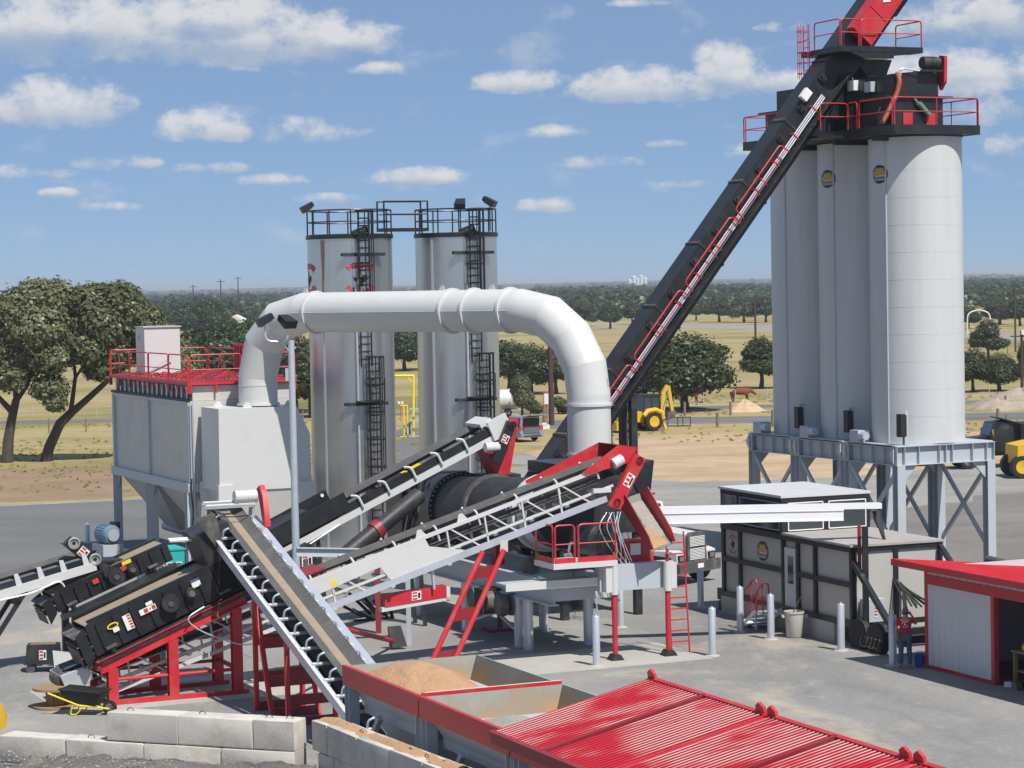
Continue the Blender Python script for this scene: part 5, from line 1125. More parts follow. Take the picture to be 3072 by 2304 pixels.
for k in range(14):
    x = .05+.04*k; w = .3*math.sin(k*1.7)
    MB(FJ).path(rounded([(x-.1+w*.3, .1, 4.5), (x-.25+w, .0, 4.1), (x+w*.6, -.05, 3.4), (x+.25-w*.3, .1, 2.9)], .5, 5), .014, 4).build('hanging_cable', 'galvanised' if k % 2 else 'black_rubber', bn)
# caged access ladder hanging on the right end (red)
la = thing('access_ladder', 'red steel ladder standing beside the drum end, feet on concrete', 'ladder', G(2045, 1962), A24)
L0, L1 = G(2025, 1962), G(2060, 1958)
w_ = (L1-L0).length
cen = (L0+L1)/2
ladder(la, WORLD, (cen.x+.0, cen.y, .03), (cen.x-.12, cen.y+.25, 3.75), .62, (math.cos(A24), math.sin(A24), 0), 'red_paint', .03, .33)

# ================================================================== GENERIC BELT CONVEYOR PIECES
def belt(parent, fr, L, w, m='rubber_belt', trough=.12, sand=None, z=.0):
    pts = [(-w/2, trough), (-w*.18, 0), (w*.18, 0), (w/2, trough)]; b = MB(fr); n = 24; vs = []; fs = []
    for i in range(n+1):
        for (y, zz) in pts: vs.append((L*i/n, y, z+zz))
    for i in range(n):
        for j in range(3): a = i*4+j; fs.append((a, a+4, a+5, a+1))
    b._add(vs, fs); b._add([(x, y, q-.02) for (x, y, q) in vs], [f[::-1] for f in fs]); o = b.build('belt', m, parent)
    MB(fr).box(.1, L-.1, -w*.42, w*.42, z-.42, z-.40).build('return_belt', m, parent)
    if sand: MB(fr).prism([(.3, -w*.16, z+.004), (.3, w*.12, z+.004), (.3, w*.05, z+.02), (.3, -w*.08, z+.018)], (L-.4, 0, 0)).build('material_strip', sand, o)
    return o
def end_pulley(parent, fr, x, w, r=.26, m='dusty_steel'): MB(fr).tube((x, -w/2, -.2), (x, w/2, -.2), r, 20).build('pulley', m, parent)
def idler(parent, fr, x, w, m, arm, y_near):
    """one troughing idler: bent arms both sides and rollers"""
    for s in (-1, 1):
        o = MB(fr).path(rounded([(x, s*(w/2+.14), -.30), (x, s*(w/2+.14), .10), (x, s*(w/2-.02), .16)], .08, 3), .032, 6).build('idler_arm', m, parent)
        MB(fr).tube((x, s*(w/2-.03), .09), (x, s*w*.2, -.055), .05, 8).build('idler_roller', 'dusty_steel', o)
    MB(fr).tube((x, -w*.19, -.06), (x, w*.19, -.06), .05, 8).build('idler_roller', 'dusty_steel', parent)

# ================================================================== SCALE CONVEYOR (white lattice) from under the screen to the drum
T0 = np.array([-12.4, 67.0, 0]); _U = np.array([math.cos(A24), math.sin(A24), 0]); _V = np.array([-math.sin(A24), math.cos(A24), 0])
FK = incline(T0+_U*(-.2)+[0, 0, .95-.10], T0+_U*17.1+[0, 0, 6.0]); KL = FK.L
t = thing('truss_conveyor', 'white lattice belt conveyor rising from under the screen to the drum', 'conveyor', T0+_U*5, A24)
hw = .62     # half width between lattice sides
for s, nm in ((0, 'near'), (2*hw, 'far')):
    MB(FK).bar((-.1, s, 0), (KL, s, 0), .09, .11).build('top_chord', 'white_paint', t)
    MB(FK).bar((6.6, s-.02, -.92), (KL-.75, s-.02, -.92), .12, .19).build('bottom_channel', 'galvanised', t) if s == 0 else MB(FK).bar((.2, s, -.92), (KL-.75, s, -.92), .09, .1).build('bottom_chord', 'white_paint', t)
    if s == 0: MB(FK).bar((.2, s, -.92), (6.6, s, -.92), .09, .1).build('bottom_chord', 'white_paint', t)
    MB(FK).bar((.3, s, -.62), (KL-.4, s, -.62), .06, .07).build('mid_chord', 'white_paint', t)
    k = 0; x = .4
    while x < KL-1.3:
        if not (8.2 < x < 11.2 and s == 0):
            MB(FK).bar((x, s, -.88), (x+.12, s, -.03), .06, .05).build('lattice_post', 'white_paint', t)
            MB(FK).bar((x+.24, s, -.05), (x+1.0, s, -.86), .055, .045).build('diagonal', 'white_paint', t)
        x += 1.28
MB(FK).prism([(7.1, -.055, -.06), (11.3, -.055, -.06), (11.35, -.055, -.30), (12.4, -.055, -.80), (12.3, -.055, -.82), (9.9, -.055, -.82), (9.7, -.055, -.35), (7.3, -.055, -.45)], (0, .02, 0)).build('side_plate', 'white_paint', t)
MB(FK).box(8.1, 8.3, -.06, -.056, -.35, -.2).build('caution_label', 'label_yellow', t)
FKb = Frame(FK(0, hw, .03), axes=FK.a); FKb.L = KL
belt(t, FKb, KL, .95, 'rubber_belt')
end_pulley(t, FKb, KL+.02, 1.05); end_pulley(t, FKb, 0, 1.05)
for k in range(13): idler(t, FKb, .7+k*1.38, .95, 'white_paint', 1, -1)
for k in range(14): MB(FK).box(1.0+k*1.25, 1.12+k*1.25, hw-.5, hw+.5, -.78, -.70).build('return_roller', 'white_paint', t)
for x in (11.2, 12.6): MB(FK).prism([(x-.18, -.02 if x < 12 else -.02, .05), (x+.18, -.02, .05), (x+.06, -.02, .27), (x-.06, -.02, .27)], (0, .03, 0)).build('lifting_lug', 'white_paint', t)
for x in (8.0, 9.9, 11.8, 13.7): MB(FK).box(x-.06, x+.06, -.12, .02, -1.06, -1.02).build('clip', 'galvanised', t)
MB(FK).bar((11.3, .1, -.95), (11.15, .1, -1.6), .12, .06).build('drop_bracket', 'galvanised', t)
MB(FK).box(6.9, 8.1, .05, 2*hw-.05, .16, .22).build('skirt_cover', 'dark_red', t)
MB(FK).prism([(-.15, -.05, .05), (.6, -.05, .05), (.7, -.05, -.35), (-.1, -.05, -.5)], (0, 2*hw+.1, 0)).build('tail_hood', 'galvanised', t)
# head: red hood, drive guard, discharge chute
Hh = MB(FK); Hh.prism([(KL-1.15, -.10, .0), (KL+.35, -.10, -.12), (KL+.66, -.10, .22), (KL+.12, -.10, .52), (KL-1.3, -.10, .12)], (0, .03, 0)).build('head_hood', 'red_paint', t)
MB(FK).prism([(KL-2.6, 2*hw+.08, .12), (KL+.35, 2*hw+.08, -.12), (KL+.66, 2*hw+.08, .22), (KL+.12, 2*hw+.08, .52), (KL-2.6, 2*hw+.08, .22)], (0, -.03, 0)).build('head_hood', 'red_paint', t)
MB(FK).hexa([(KL+.12, -.1, .50), (KL+.67, -.1, .20), (KL+.67, 2*hw+.08, .20), (KL+.12, 2*hw+.08, .50), (KL+.12, -.1, .53), (KL+.70, -.1, .23), (KL+.70, 2*hw+.08, .23), (KL+.12, 2*hw+.08, .53)]).build('hood_front', 'red_paint', t)
MB(FK).hexa([(KL+.3, -.1, -.6), (KL+.67, -.1, .20), (KL+.67, 2*hw+.08, .20), (KL+.3, 2*hw+.08, -.6), (KL+.33, -.1, -.62), (KL+.70, -.1, .19), (KL+.70, 2*hw+.08, .19), (KL+.33, 2*hw+.08, -.62)]).build('hood_front', 'red_paint', t)
MB(FK).prism([(KL-.75, -.10, -.62), (KL-.3, -.10, -1.05), (KL+.9, -.10, .05), (KL+.55, -.10, .42)], (0, -.16, 0)) if 0 else None
FH = Frame(FK(KL-.05, -.14, -.35), A24)
dg = MB(FH).prism([(-.55, -.2, -.95), (-.18, -.2, -1.08), (.72, -.2, .42), (.36, -.2, .62)], (0, .17, 0)).build('drive_guard', 'red_paint', t)
aa = np.array([.9, 0, 1.5]); aa /= np.linalg.norm(aa); bb = np.array([aa[2], 0, -aa[0]])
hazard_label(dg, FH, np.array([.12, -.205, -.2]), -np.array([-aa[2], 0, aa[0]]), aa, .26, .42)
for q in ((-.3, -.86), (.5, .38)): MB(FH).lathe([(.0, 0), (.12, 0), (.12, .03)], 16, (q[0], -.2, q[1]), (0, -1, 0), capped=False).build('guard_boss', 'dark_red', dg)
MB(FH).tube((.0, -.0, .45), (-.3, -.0, .30), .17, 12).build('drive_motor', 'white_paint', t)
MB(FH).box(-1.0, -.4, -.02, .12, -.55, -.42).build('take_up', 'white_paint', t)
# reject chute with dusty floor
cfl = Vector(FH(.35, .25, -.75)); sl_d = Vector((.62, -.55, -1.0)); sl_d.normalize(); sl_w = Vector((math.cos(A24), math.sin(A24), 0)); sl_w = (sl_w-sl_d*sl_w.dot(sl_d)).normalized(); sl_n = sl_w.cross(sl_d); sl_n = sl_n if sl_n.z > 0 else -sl_n
FCt = Frame(cfl, axes=[sl_d, sl_w, sl_n])
MB(FCt).box(.0, 1.95, -.42, .42, -.03, 0).build('chute_floor', 'bin_plate', t)
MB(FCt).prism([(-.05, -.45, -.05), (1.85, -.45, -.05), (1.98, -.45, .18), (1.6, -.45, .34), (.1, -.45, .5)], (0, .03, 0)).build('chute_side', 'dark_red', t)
MB(FCt).prism([(-.05, .42, -.05), (1.85, .42, -.05), (1.98, .42, .18), (1.6, .42, .34), (.1, .42, .5)], (0, .03, 0)).build('chute_side', 'red_paint', t)
heap_b = MB(FCt); hv = []; hf = []
for i in range(16):
    for j in range(8):
        u, v = i/15, j/7; hv.append((.25+1.35*u, -.12+.48*v, .012+.05*math.sin(math.pi*v)*math.sin(math.pi*min(1, u*1.2))+.012*math.sin(i*2.1+j*1.7)))
for i in range(15):
    for j in range(7): a = i*8+j; hf.append((a, a+1, a+9, a+8))
heap_b._add(hv, hf); heap_b.build('spilled_stone', 'grey_stone_fines', t, angle=80)
MB(FCt).prism([(1.05, -.30, .004), (1.9, -.38, .004), (1.9, .3, .004), (1.3, .1, .004)], (0, 0, .012)).build('spilled_sand', 'sand', t)
# bypass drive guard box (red, lying) beneath, with warning label
gb = MB(FK).box(8.3, 10.9, -.42, -.15, -1.95, -1.42)
FGd = Frame(AT(1155, 1800, 71.0), A24)
o = MB(FGd).prism([(0, 0, -.22), (1.95, 0, -.05), (1.95, 0, .30), (.0, 0, .14)], (0, .3, 0)).build('belt_guard', 'red_paint', t)
hazard_label(o, FGd, (1.0, -.002, .06), (1, 0, .08), (0, 0, 1), .30, .26)
MB(FGd).prism([(-.1, .02, -.36), (1.98, .02, -.16), (1.98, .02, -.06), (-.1, .02, -.23)], (0, .26, 0)).build('guard_rail', 'white_paint', t)
MB(FGd).prism([(1.96, -.02, -.06), (2.08, -.02, -.06), (2.08, -.02, .25), (1.96, -.02, .28)], (0, .3, 0)).build('guard_end', 'white_paint', t)
# folded black scissor legs under the tail
FZ = Frame(G(1120, 1862), A24)
for y in (0, .9):
    for a, b in (((-.75, .45), (-.05, .05)), ((.0, .72), (.55, .05)), ((.55, .9), (.7, .05)), ((-.55, .9), (.25, .1))): MB(FZ).bar((a[0], y, a[1]), (b[0], y, b[1]), .10, .10).build('scissor_leg', 'black_steel', t)
MB(FZ).bar((-.7, .0, .06), (.75, .0, .06), .16, .05).build('scissor_foot', 'black_steel', t)
# red ladder-like support legs
for (a, b, ya) in (((1290, 1950), (1452, 1655), 0),):
    pa, pb = AT(1268, 1985, 70.0), AT(1448, 1655, 71.4); qa, qb = AT(1340, 1985, 70.6), AT(1512, 1650, 72.0)
    pa.z = .02; qa.z = .02
    MB().tube(pa, pb, .085, 10).build('support_leg', 'red_paint', t); MB().tube(qa, qb, .085, 10).build('support_leg', 'red_paint', t)
    for f in (.12, .45, .78):
        u0, u1 = pa.lerp(pb, f), qa.lerp(qb, f); v0, v1 = pa.lerp(pb, f+.1), qa.lerp(qb, f+.1)
        MB().prism([u0, u1, v1, v0], (0, .03, 0)).build('gusset_plate', 'dark_red', t)
    MB().prism([qb+Vector((-.12, 0, -.05)), qb+Vector((.12, 0, -.05)), qb+Vector((.12, 0, .32)), qb+Vector((-.1, 0, .28))], (0, .03, 0)).build('hanger_plate', 'white_paint', t)

# ================================================================== COLLECTING CONVEYOR from the bins up to the screen
Q0 = np.array([-8.0, 69.1, 0])
HD, TD = 1.0, -14.2
FI = incline(Q0+_V*TD+[0, 0, .15], Q0+_V*HD+[0, 0, 4.98]); IL = FI.L
t = thing('collecting_conveyor', 'sand carrying belt conveyor climbing from the feed bins to the black screen', 'conveyor', Q0+_V*-6, R_(114))
BWd = .86
belt(t, FI, IL, BWd, 'rubber_belt', .15, 'belt_sand', .12)
for s, m in ((-1, 'galvanised'), (1, 'galvanised')):
    MB(FI).bar((.0, s*.70, -.20), (IL-.1, s*.70, -.20), .09, .30).build('side_channel', m, t)
    MB(FI).bar((.0, s*(.75 if s > 0 else .80), -.04), (IL-.1, s*(.75 if s > 0 else .80), -.04), .10 if s > 0 else .26, .02).build('channel_flange', 'white_paint' if s > 0 else 'galvanised', t)
MB(FI).box(.3, IL-.6, -.62, .62, -.34, -.33).build('pan', 'black_rubber', t)
FIb = Frame(FI(0, 0, .12), axes=FI.a)
for k in range(int(IL/.92)):
    x = .5+k*.92
    idler(t, FIb, x, BWd, 'galvanised', 1, 1)
    MB(FI).bar((x, -.72, -.02), (x, .72, -.02), .09, .05).build('idler_base', 'white_paint', t)
end_pulley(t, FIb, IL, BWd+.1)
MB(FI).bar((IL-.35, -.72, .42), (IL-.35, .72, .42), .1, .1).build('head_bar', 'white_paint', t)
MB(FI).bar((IL-.1, -.72, .42), (IL-.1, .72, .42), .1, .1).build('head_bar', 'white_paint', t)
for y in (-.72, .72):
    for x in (IL-.35, IL-.1): MB(FI).bar((x, y, -.1), (x, y, .42), .07, .07).build('head_post', 'white_paint', t)
FIh = Frame(FI(IL-.2, -.45, .62), R_(114))
mo = MB(FIh).tube((-.0, .28, 0), (-.0, -.38, 0), .19, 16).build('drive_motor', 'white_paint', t)
for k in range(5): MB(FIh).lathe([(.2, -.015), (.2, .015)], 16, (0, .2-k*.1, 0), (0, 1, 0)).build('cooling_fin', 'silo_paint', mo)
MB(FIh).box(-.14, .14, -.3, .2, -.24, -.17).build('motor_mount', 'white_paint', t)
MB(FIh).prism([(.16, -.44, .18), (-.12, -.44, .32), (-.42, -.44, .05), (-.62, -.44, -.85), (-.42, -.44, -.95), (-.12, -.44, -.2)], (0, -.16, 0)).build('drive_guard', 'red_paint', t)
MB(FI).path(rounded([(IL-.8, -.5, .3), (IL-1.0, 0, .34), (IL-.8, .5, .3)], .3), .02, 5).build('cable', 'black_rubber', t)
MB(FI).box(IL-1.1, IL-.7, .75, .85, -.5, .25).build('switch_plate', 'sand', t)
MB(FI).box(IL-.95, IL-.75, .75, 1.9, -.35, -.30).build('sun_shade', 'aluminium', t)
# its red trestles
def trestle(xa, spread, m='red_paint'):
    top = FI(xa, 0, -.35); FTr = Frame((top.x, top.y, 0), R_(114)); h = top.z
    for s in (-1, 1):
        MB(FTr).bar((.0, s*.66, .02), (.0, s*.66, h), .12, .12, up=(1, 0, 0)).build('trestle_leg', m, t) if spread == 0 else MB(FTr).bar((spread, s*.66, .02), (0, s*.66, h), .12, .12, up=(1, 0, 0)).build('trestle_leg', m, t)
    for f in (.04, .30, .62):
        MB(FTr).bar((spread*(1-f), -.66, h*f), (spread*(1-f), .66, h*f), .06, .28).build('trestle_tie', 'dark_red', t)
trestle(11.0, -.0); trestle(10.9, -1.25); trestle(8.2, .0)
pa, pb = Gd(850, 1402), Ad(690, 1345, 66.5)
MB().tube((pa.x, pa.y, .25), pb, .075, 10).build('push_strut', 'red_paint', t)
FW = Frame((pa.x+.1, pa.y, 0), A24); MB(FW).hexa([(-.25, -.3, .1), (.25, -.3, .1), (.25, .0, .1), (-.25, .0, .1), (-.32, -.1, .75), (.12, -.1, .75), (.12, -.05, .75), (-.32, -.05, .75)]).build('strut_plate', 'black_steel', t)
# ================================================================== SCREENS
def vib_screen(name, label, base, L, H, W, slope, zlow, m='black_paint', small=False):
    """inclined vibrating screen box; base = ground point under its low near corner, falling towards the left"""
    t = thing(name, label, 'screen', base, A24)
    f0 = Frame(base, A24); p0 = f0(0, 0, zlow); p1 = f0(L*math.cos(slope), 0, zlow+L*math.sin(slope)); fr = incline(p0, p1)
    MB(fr).prism([(0, 0, 0), (L, 0, 0), (L, 0, H*.92), (.25, 0, H), (.0, 0, H*.9)], (0, .03, 0)).build('side_plate', m, t)
    MB(fr).prism([(0, W, 0), (L, W, 0), (L, W, H*.92), (.25, W, H), (.0, W, H*.9)], (0, .03, 0)).build('side_plate', m, t)
    MB(fr).box(.05, L-.05, .03, W, H*.84, H*.87).build('screen_deck', 'belt_sand', t)
    MB(fr).box(.05, L-.05, .03, W, H*.28, H*.32).build('lower_deck', 'dusty_steel', t)
    for y in (.05, W-.03): MB(fr).bar((.1, y, H*.99), (L, y, H*.93), .07, .07).build('top_rail', m, t)
    MB(fr).bar((.3, .2, H*.92), (L-.5, .2, H*.89), .04, .04).build('clamp_bar', 'galvanised', t)
    for k in range(9):
        x = .3+k*(L-.5)/8; MB(fr).box(x-.03, x+.03, -.05, -.003, .06, H*.86).build('side_rib', m, t)
        for q in range(4): MB(fr).tube((x, -.05, H*(.15+.22*q)), (x, -.075, H*(.15+.22*q)), .022, 6).build('bolt', 'black_steel', t)
    for x in (L*.52, L*.66):
        o = MB(fr).lathe([(.0, 0), (.26 if x < L*.6 else .16, 0), (.26 if x < L*.6 else .16, .16), (.0, .18)], 24, (x, -.05, H*.5), (0, -1, 0), capped=False).build('vibrator_housing', 'black_steel', t)
        MB(fr).lathe([(.0, .18), (.1, .18), (.1, .2)], 14, (x, -.05, H*.5), (0, -1, 0), capped=False).build('vibrator_hub', 'dusty_steel', o)
    for y in (.0, W): MB(fr).prism([(-.05, y, 0), (-.35, y, -.25), (-.35, y, H*.75), (-.05, y, H*.88)], (0, .03, 0)).build('discharge_lip', m, t)
    for z in (H*.1, H*.42, H*.68): MB(fr).box(-.42, .05, .03, W, z, z+.03).build('discharge_tray', 'dusty_steel', t)
    MB(fr).box(-.42, -.39, .1, W-.1, -.2, H*.35).build('discharge_plate', 'dusty_steel', t)
    for x in (.45, L-.7):
        for y in (-.14, W+.14):
            sp = MB(fr).box(x-.16, x+.16, y-.1, y+.1, .1, .15).build('spring_seat', 'dusty_steel', t)
            for q in range(4): MB(fr).lathe([(.07, 0), (.10, .02), (.07, .04)], 12, (x, y, -.08+q*.045), (0, 0, 1), capped=False).build('spring_coil', 'black_rubber', sp)
    MB(fr).bar((.0, -.1, -.16), (L, -.1, -.16), .2, .16).build('base_rail', 'black_steel', t); MB(fr).bar((.0, W+.1, -.16), (L, W+.1, -.16), .2, .16).build('base_rail', 'black_steel', t)
    return t, fr
S1 = G(296, 2118); S1 = Vector((S1.x, S1.y, 0))
t, fr = vib_screen('vibrating_screen', 'long black vibrating screen on a red steel frame', S1, 4.7, 1.02, 1.5, R_(21.5), 1.38)
# printed plates on the side
def plate(parent, fr, x0, x1, z0, z1, m, lift=.055): return MB(fr).box(x0, x1, -lift-.012, -lift, z0, z1).build('plate', m, parent)
ov = MB(fr).prism([(.72+.17*math.cos(a), -.056, .62+.085*math.sin(a)) for a in np.linspace(0, 2*math.pi, 20, endpoint=False)], (0, -.01, 0)).build('maker_plate', 'label_yellow', t)
MB(fr).prism([(.72+.13*math.cos(a), -.067, .62+.05*math.sin(a)) for a in np.linspace(0, 2*math.pi, 16, endpoint=False)], (0, -.003, 0)).build('maker_mark', 'logo_black', ov)
plate(t, fr, .68, .86, .42, .54, 'label_white')
o = plate(t, fr, 1.05, 1.28, .30, .74, 'label_white')
for k in range(5): MB(fr).box(1.17, 1.27, -.071, -.068, .33+k*.085, .385+k*.085).build('warning_bar', 'label_red', o)
o = plate(t, fr, 1.55, 2.05, .52, .68, 'label_white'); MB(fr).box(1.68, 1.8, -.071, -.068, .54, .66).build('warning_bar', 'label_red', o); MB(fr).box(1.93, 2.03, -.071, -.068, .54, .66).build('warning_bar', 'label_red', o)
plate(t, fr, 1.8, 2.0, .70, .80, 'label_white'); o = plate(t, fr, 3.22, 3.48, .58, .80, 'label_white'); MB(fr).box(3.22, 3.48, -.0715, -.068, .74, .80).build('label_band', 'logo_blue', o)
MB(fr).box(3.9, 4.9, .0, 1.55, -.1, 1.9).build('feed_box', 'black_steel', t)
MB(fr).hexa([(4.3, -.1, 1.3), (4.5, -.1, 1.3), (4.5, .0, 1.3), (4.3, .0, 1.3), (4.0, -.2, 2.4), (4.6, -.2, 2.3), (4.6, -.1, 2.3), (4.0, -.1, 2.4)]).build('deflector', 'dusty_steel', t)
# red frame
t2 = thing('screen_frame', 'red steel frame of beams and legs carrying the long black screen', 'frame', S1, A24)
f0 = Frame(S1, A24); sl = math.tan(R_(21.5))
for y in (-.12, 1.75):
    MB(f0).ibeam((-.0, y, 1.08), (4.25, y, 1.08+4.25*sl), .22, .36, .03).build('inclined_beam', 'red_paint', t2)
    for x in (.38, 2.12, 4.0): MB(f0).ibeam((x, y, .02), (x, y, .90+x*sl), .28, .26, .03, up=(0, 1, 0)).build('leg', 'red_paint', t2)
    MB(f0).tube((.4, y, .72), (4.0, y, .72), .05, 8).build('tie_rail', 'red_paint', t2)
    MB(f0).bar((.2, y-.02, .08), (4.3, y-.02, .08), .25, .12).build('sill', 'red_paint', t2)
for x in (.38, 2.12, 4.0): MB(f0).bar((x, -.1, .75), (x, 1.7, .75), .1, .1).build('cross_tie', 'dark_red', t2)
MB(f0).box(-.05, .1, -.15, 1.75, 1.0, 1.2).build('end_beam', 'dark_red', t2)
MB(f0).path(rounded([(3.0, -.35, 2.6), (2.4, -.4, 2.3), (2.9, -.4, 1.9), (4.2, -.3, 1.35), (5.2, -.2, 1.6)], .5), .02, 5).build('power_cable', 'galvanised', t2)
# smaller recycle screen behind
S2 = AT(180, 1960, 73.5); S2 = Vector((S2.x, 73.5, 0))
t, fr2 = vib_screen('vibrating_screen', 'smaller black screen behind the long screen, with orange tags', S2, 3.9, .62, 1.35, R_(21), 1.75)
MB(fr2).tube((1.9, -.1, .5), (1.9, 1.4, .5), .2, 16).build('vibrator_shaft', 'black_steel', t)
for x, m in ((1.3, 'label_red'), (2.25, 'label_red')): MB(fr2).box(x, x+.2, -.06, -.052, .35, .5).build('safety_tag', m, t)
MB(fr2).box(2.35, 2.65, -.06, -.052, .5, .62).build('caution_label', 'label_yellow', t)
f2 = Frame(S2, A24)
for y in (0, 1.3):
    for x in (.5, 3.2): MB(f2).bar((x, y, .02), (x, y, 1.55+x*.36), .2, .2).build('leg', 'black_steel', t)
# ---------------------------------------------- left feeder conveyor (white/black) coming in from the left edge
FLc = incline(AT(-120, 1800, 72.0), AT(300, 1672, 74.5)); LL = FLc.L
t = thing('feeder_conveyor', 'white conveyor entering from the left edge, black drive guard at its head', 'conveyor', (FLc.o[0], FLc.o[1], 0), 0)
belt(t, Frame(FLc(0, .5, .12), axes=FLc.a), LL, .8, 'rubber_belt')
for y in (0, 1.0): MB(FLc).bar((0, y, -.22), (LL-.2, y, -.22), .1, .26).build('side_channel', 'white_paint', t)
for k in range(int(LL/.75)):
    x = .4+k*.75; MB(FLc).prism([(x-.1, -.03, -.1), (x+.1, -.03, -.1), (x+.03, -.03, .26), (x-.1, -.03, .28)], (0, .03, 0)).build('idler_bracket', 'white_paint', t)
    MB(FLc).tube((x, .1, .1), (x, .9, .1), .05, 8).build('idler_roller', 'dusty_steel', t)
MB(FLc).path(rounded([(.5, -.1, -.3), (2.2, -.12, -.42), (3.2, -.1, -.3), (3.35, -.1, -.9)], .2), .03, 5).build('cable', 'label_white', t)
FLh = Frame(AT(262, 1668, 74.3), A24); aa = np.array([.72, 0, -.7])
gd = MB(FLh).prism([(-.72, 0, .38), (-.46, 0, .62), (.42, 0, -.10), (.18, 0, -.40)], (0, .3, 0)).build('drive_guard', 'black_paint', t)
hazard_label(gd, FLh, np.array([-.12, -.004, .12]), np.array([.75, 0, -.66]), np.array([.66, 0, .75]), .30, .30)
for q in ((.2, -.12), (-.45, .42)):
    MB(FLh).lathe([(.06, 0), (.19, 0), (.19, .04), (.15, .05)], 18, (q[0]+.04, -.01, q[1]), (0, -1, 0), capped=False).build('pulley_wheel', 'bolt_steel', gd)
MB(FLh).box(.25, 1.2, .2, 1.2, -.75, -.2).build('discharge_box', 'black_steel', t)
MB(FLh).prism([(.0, .2, -.45), (.9, .2, -.2), (.9, .2, -.7), (.2, .2, -.95)], (0, .9, 0)).build('discharge_box', 'black_steel', t)
for y in (.1, .8):
    pb = FLc(2.15, y, -.3); pa = FLc(.35, y, 0); pa.z = .05
    MB().bar(pa, pb, .12, .12).build('support_leg', 'black_steel', t)
pa0, pb0 = FLc(.35, .1, 0), FLc(2.15, .1, -.3); pa1, pb1 = FLc(.35, .8, 0), FLc(2.15, .8, -.3); pa0.z = pa1.z = .05
for f in (.15, .5, .85): MB().bar(pa0.lerp(pb0, f), pa1.lerp(pb1, f), .08, .2).build('leg_tie', 'black_steel', t)
# ---------------------------------------------- recycle conveyor (black with white channel) up to the drum collar
R0 = np.array([-.5, 82.5, 0])
FR = incline(R0+_U*(-11.5)+[0, 0, 1.55], R0+_U*.1+[0, 0, 6.75]); RLn = FR.L
t = thing('recycle_conveyor', 'black and white belt conveyor rising to the red chute on the drum', 'conveyor', R0+_U*-9, A24)
FRb = Frame(FR(0, .55, .1), axes=FR.a); belt(t, FRb, RLn, .95, 'rubber_belt', .16)
MB(FR).box(1.0, 6.6, -.06, -.02, -.12, .50).build('skirt_board', 'black_paint', t); MB(FR).box(1.0, 6.4, 1.1, 1.14, -.12, .62).build('skirt_board', 'black_paint', t)
for x in (4.2, 6.2): MB(FR).tube((x, 1.09, .5), (x, 1.04, .5), .06, 8).build('bolt_head', 'label_white', t)
MB(FR).box(3.6, 5.2, -.05, 1.1, .51, .55).build('skirt_cover', 'black_paint', t)
for y, m in ((-.02, 'white_paint'), (1.12, 'black_paint')): MB(FR).bar((1.2, y, -.32), (RLn-.3, y, -.32), .1, .22).build('side_channel', m, t)
MB(FR).bar((6.4, -.03, -.05), (RLn-.2, -.03, -.05), .05, .26).build('side_board', 'black_paint', t)
for k in range(6): 
    x = 7.0+k*1.05; MB(FR).path(rounded([(x, -.12, -.25), (x-.02, -.12, .18), (x-.2, .0, .26)], .12, 3), .045, 6).build('idler_arm', 'white_paint', t)
for k in range(9): MB(FRb).tube((1+k*1.35, -.3, -.05), (1+k*1.35, .3, -.05), .05, 8).build('idler_roller', 'dusty_steel', t)
MB(FR).prism([(RLn-.75, -.1, .35), (RLn-.3, -.1, .38), (RLn-.3, -.1, .26), (RLn-.75, -.1, .2)], (0, 1.3, 0)).build('head_frame', 'white_paint', t)
MB(FR).box(RLn-.5, RLn+.25, -.16, -.04, -.4, .3).build('head_bearing', 'white_paint', t)
end_pulley(t, FRb, RLn, 1.0)
FRh = Frame(FR(RLn-.1, -.2, -.2), A24)
gd = MB(FRh).prism([(-.5, 0, -1.0), (-.2, 0, -1.15), (.42, 0, .15), (.12, 0, .35)], (0, -.18, 0)).build('drive_guard', 'black_paint', t)
hazard_label(gd, FRh, np.array([.0, -.185, -.28]), np.array([.86, 0, -.42]), np.array([.42, 0, .86]), .26, .3)
MB(FRh).lathe([(.0, 0), (.14, 0), (.14, .05)], 16, (.27, -.18, .18), (0, -1, 0), capped=False).build('guard_boss', 'dusty_steel', gd)
MB(FRh).tube((-.7, -.05, -.55), (-.2, -.05, -.55), .17, 12).build('drive_motor', 'white_paint', t)
c = FR(RLn+.1, .55, 0); FCh = Frame((c.x, c.y, 0), A24)
MB(FCh).hexa([(-.25, -.35, 5.0), (.30, -.35, 5.0), (.30, .45, 5.0), (-.25, .45, 5.0), (-.75, -.5, c.z-.55), (.62, -.5, c.z+.1), (.62, .6, c.z+.1), (-.75, .6, c.z-.55)]).build('discharge_chute', 'red_paint', t)
MB(FCh).box(-.6, .6, -.6, .7, 4.55, 5.0).build('collar_hopper', 'black_steel', t)
o = MB(FR).box(3.6, 4.6, -.9, -.3, -1.3, -.3).build('drive_housing', 'black_paint', t)
MB(FR).path(rounded([(6.0, -.1, -.4), (4.6, -.14, -.5), (3.0, -.1, -.4), (2.2, -.2, -.9), (1.5, -.2, -.6)], .3), .03, 5).build('cable', 'label_white', t)
hazard_label(o, Frame(FR(4.25, -.91, -.75), A24), (0, 0, 0), (1, 0, 0), (0, 0, 1), .36, .36)
for y in (.1, 1.0):
    for x in (5.2, 9.0):
        pb = FR(x, y, -.4); MB().bar((pb.x+.3, pb.y, .02), pb, .14, .14).build('support_leg', 'black_steel', t)
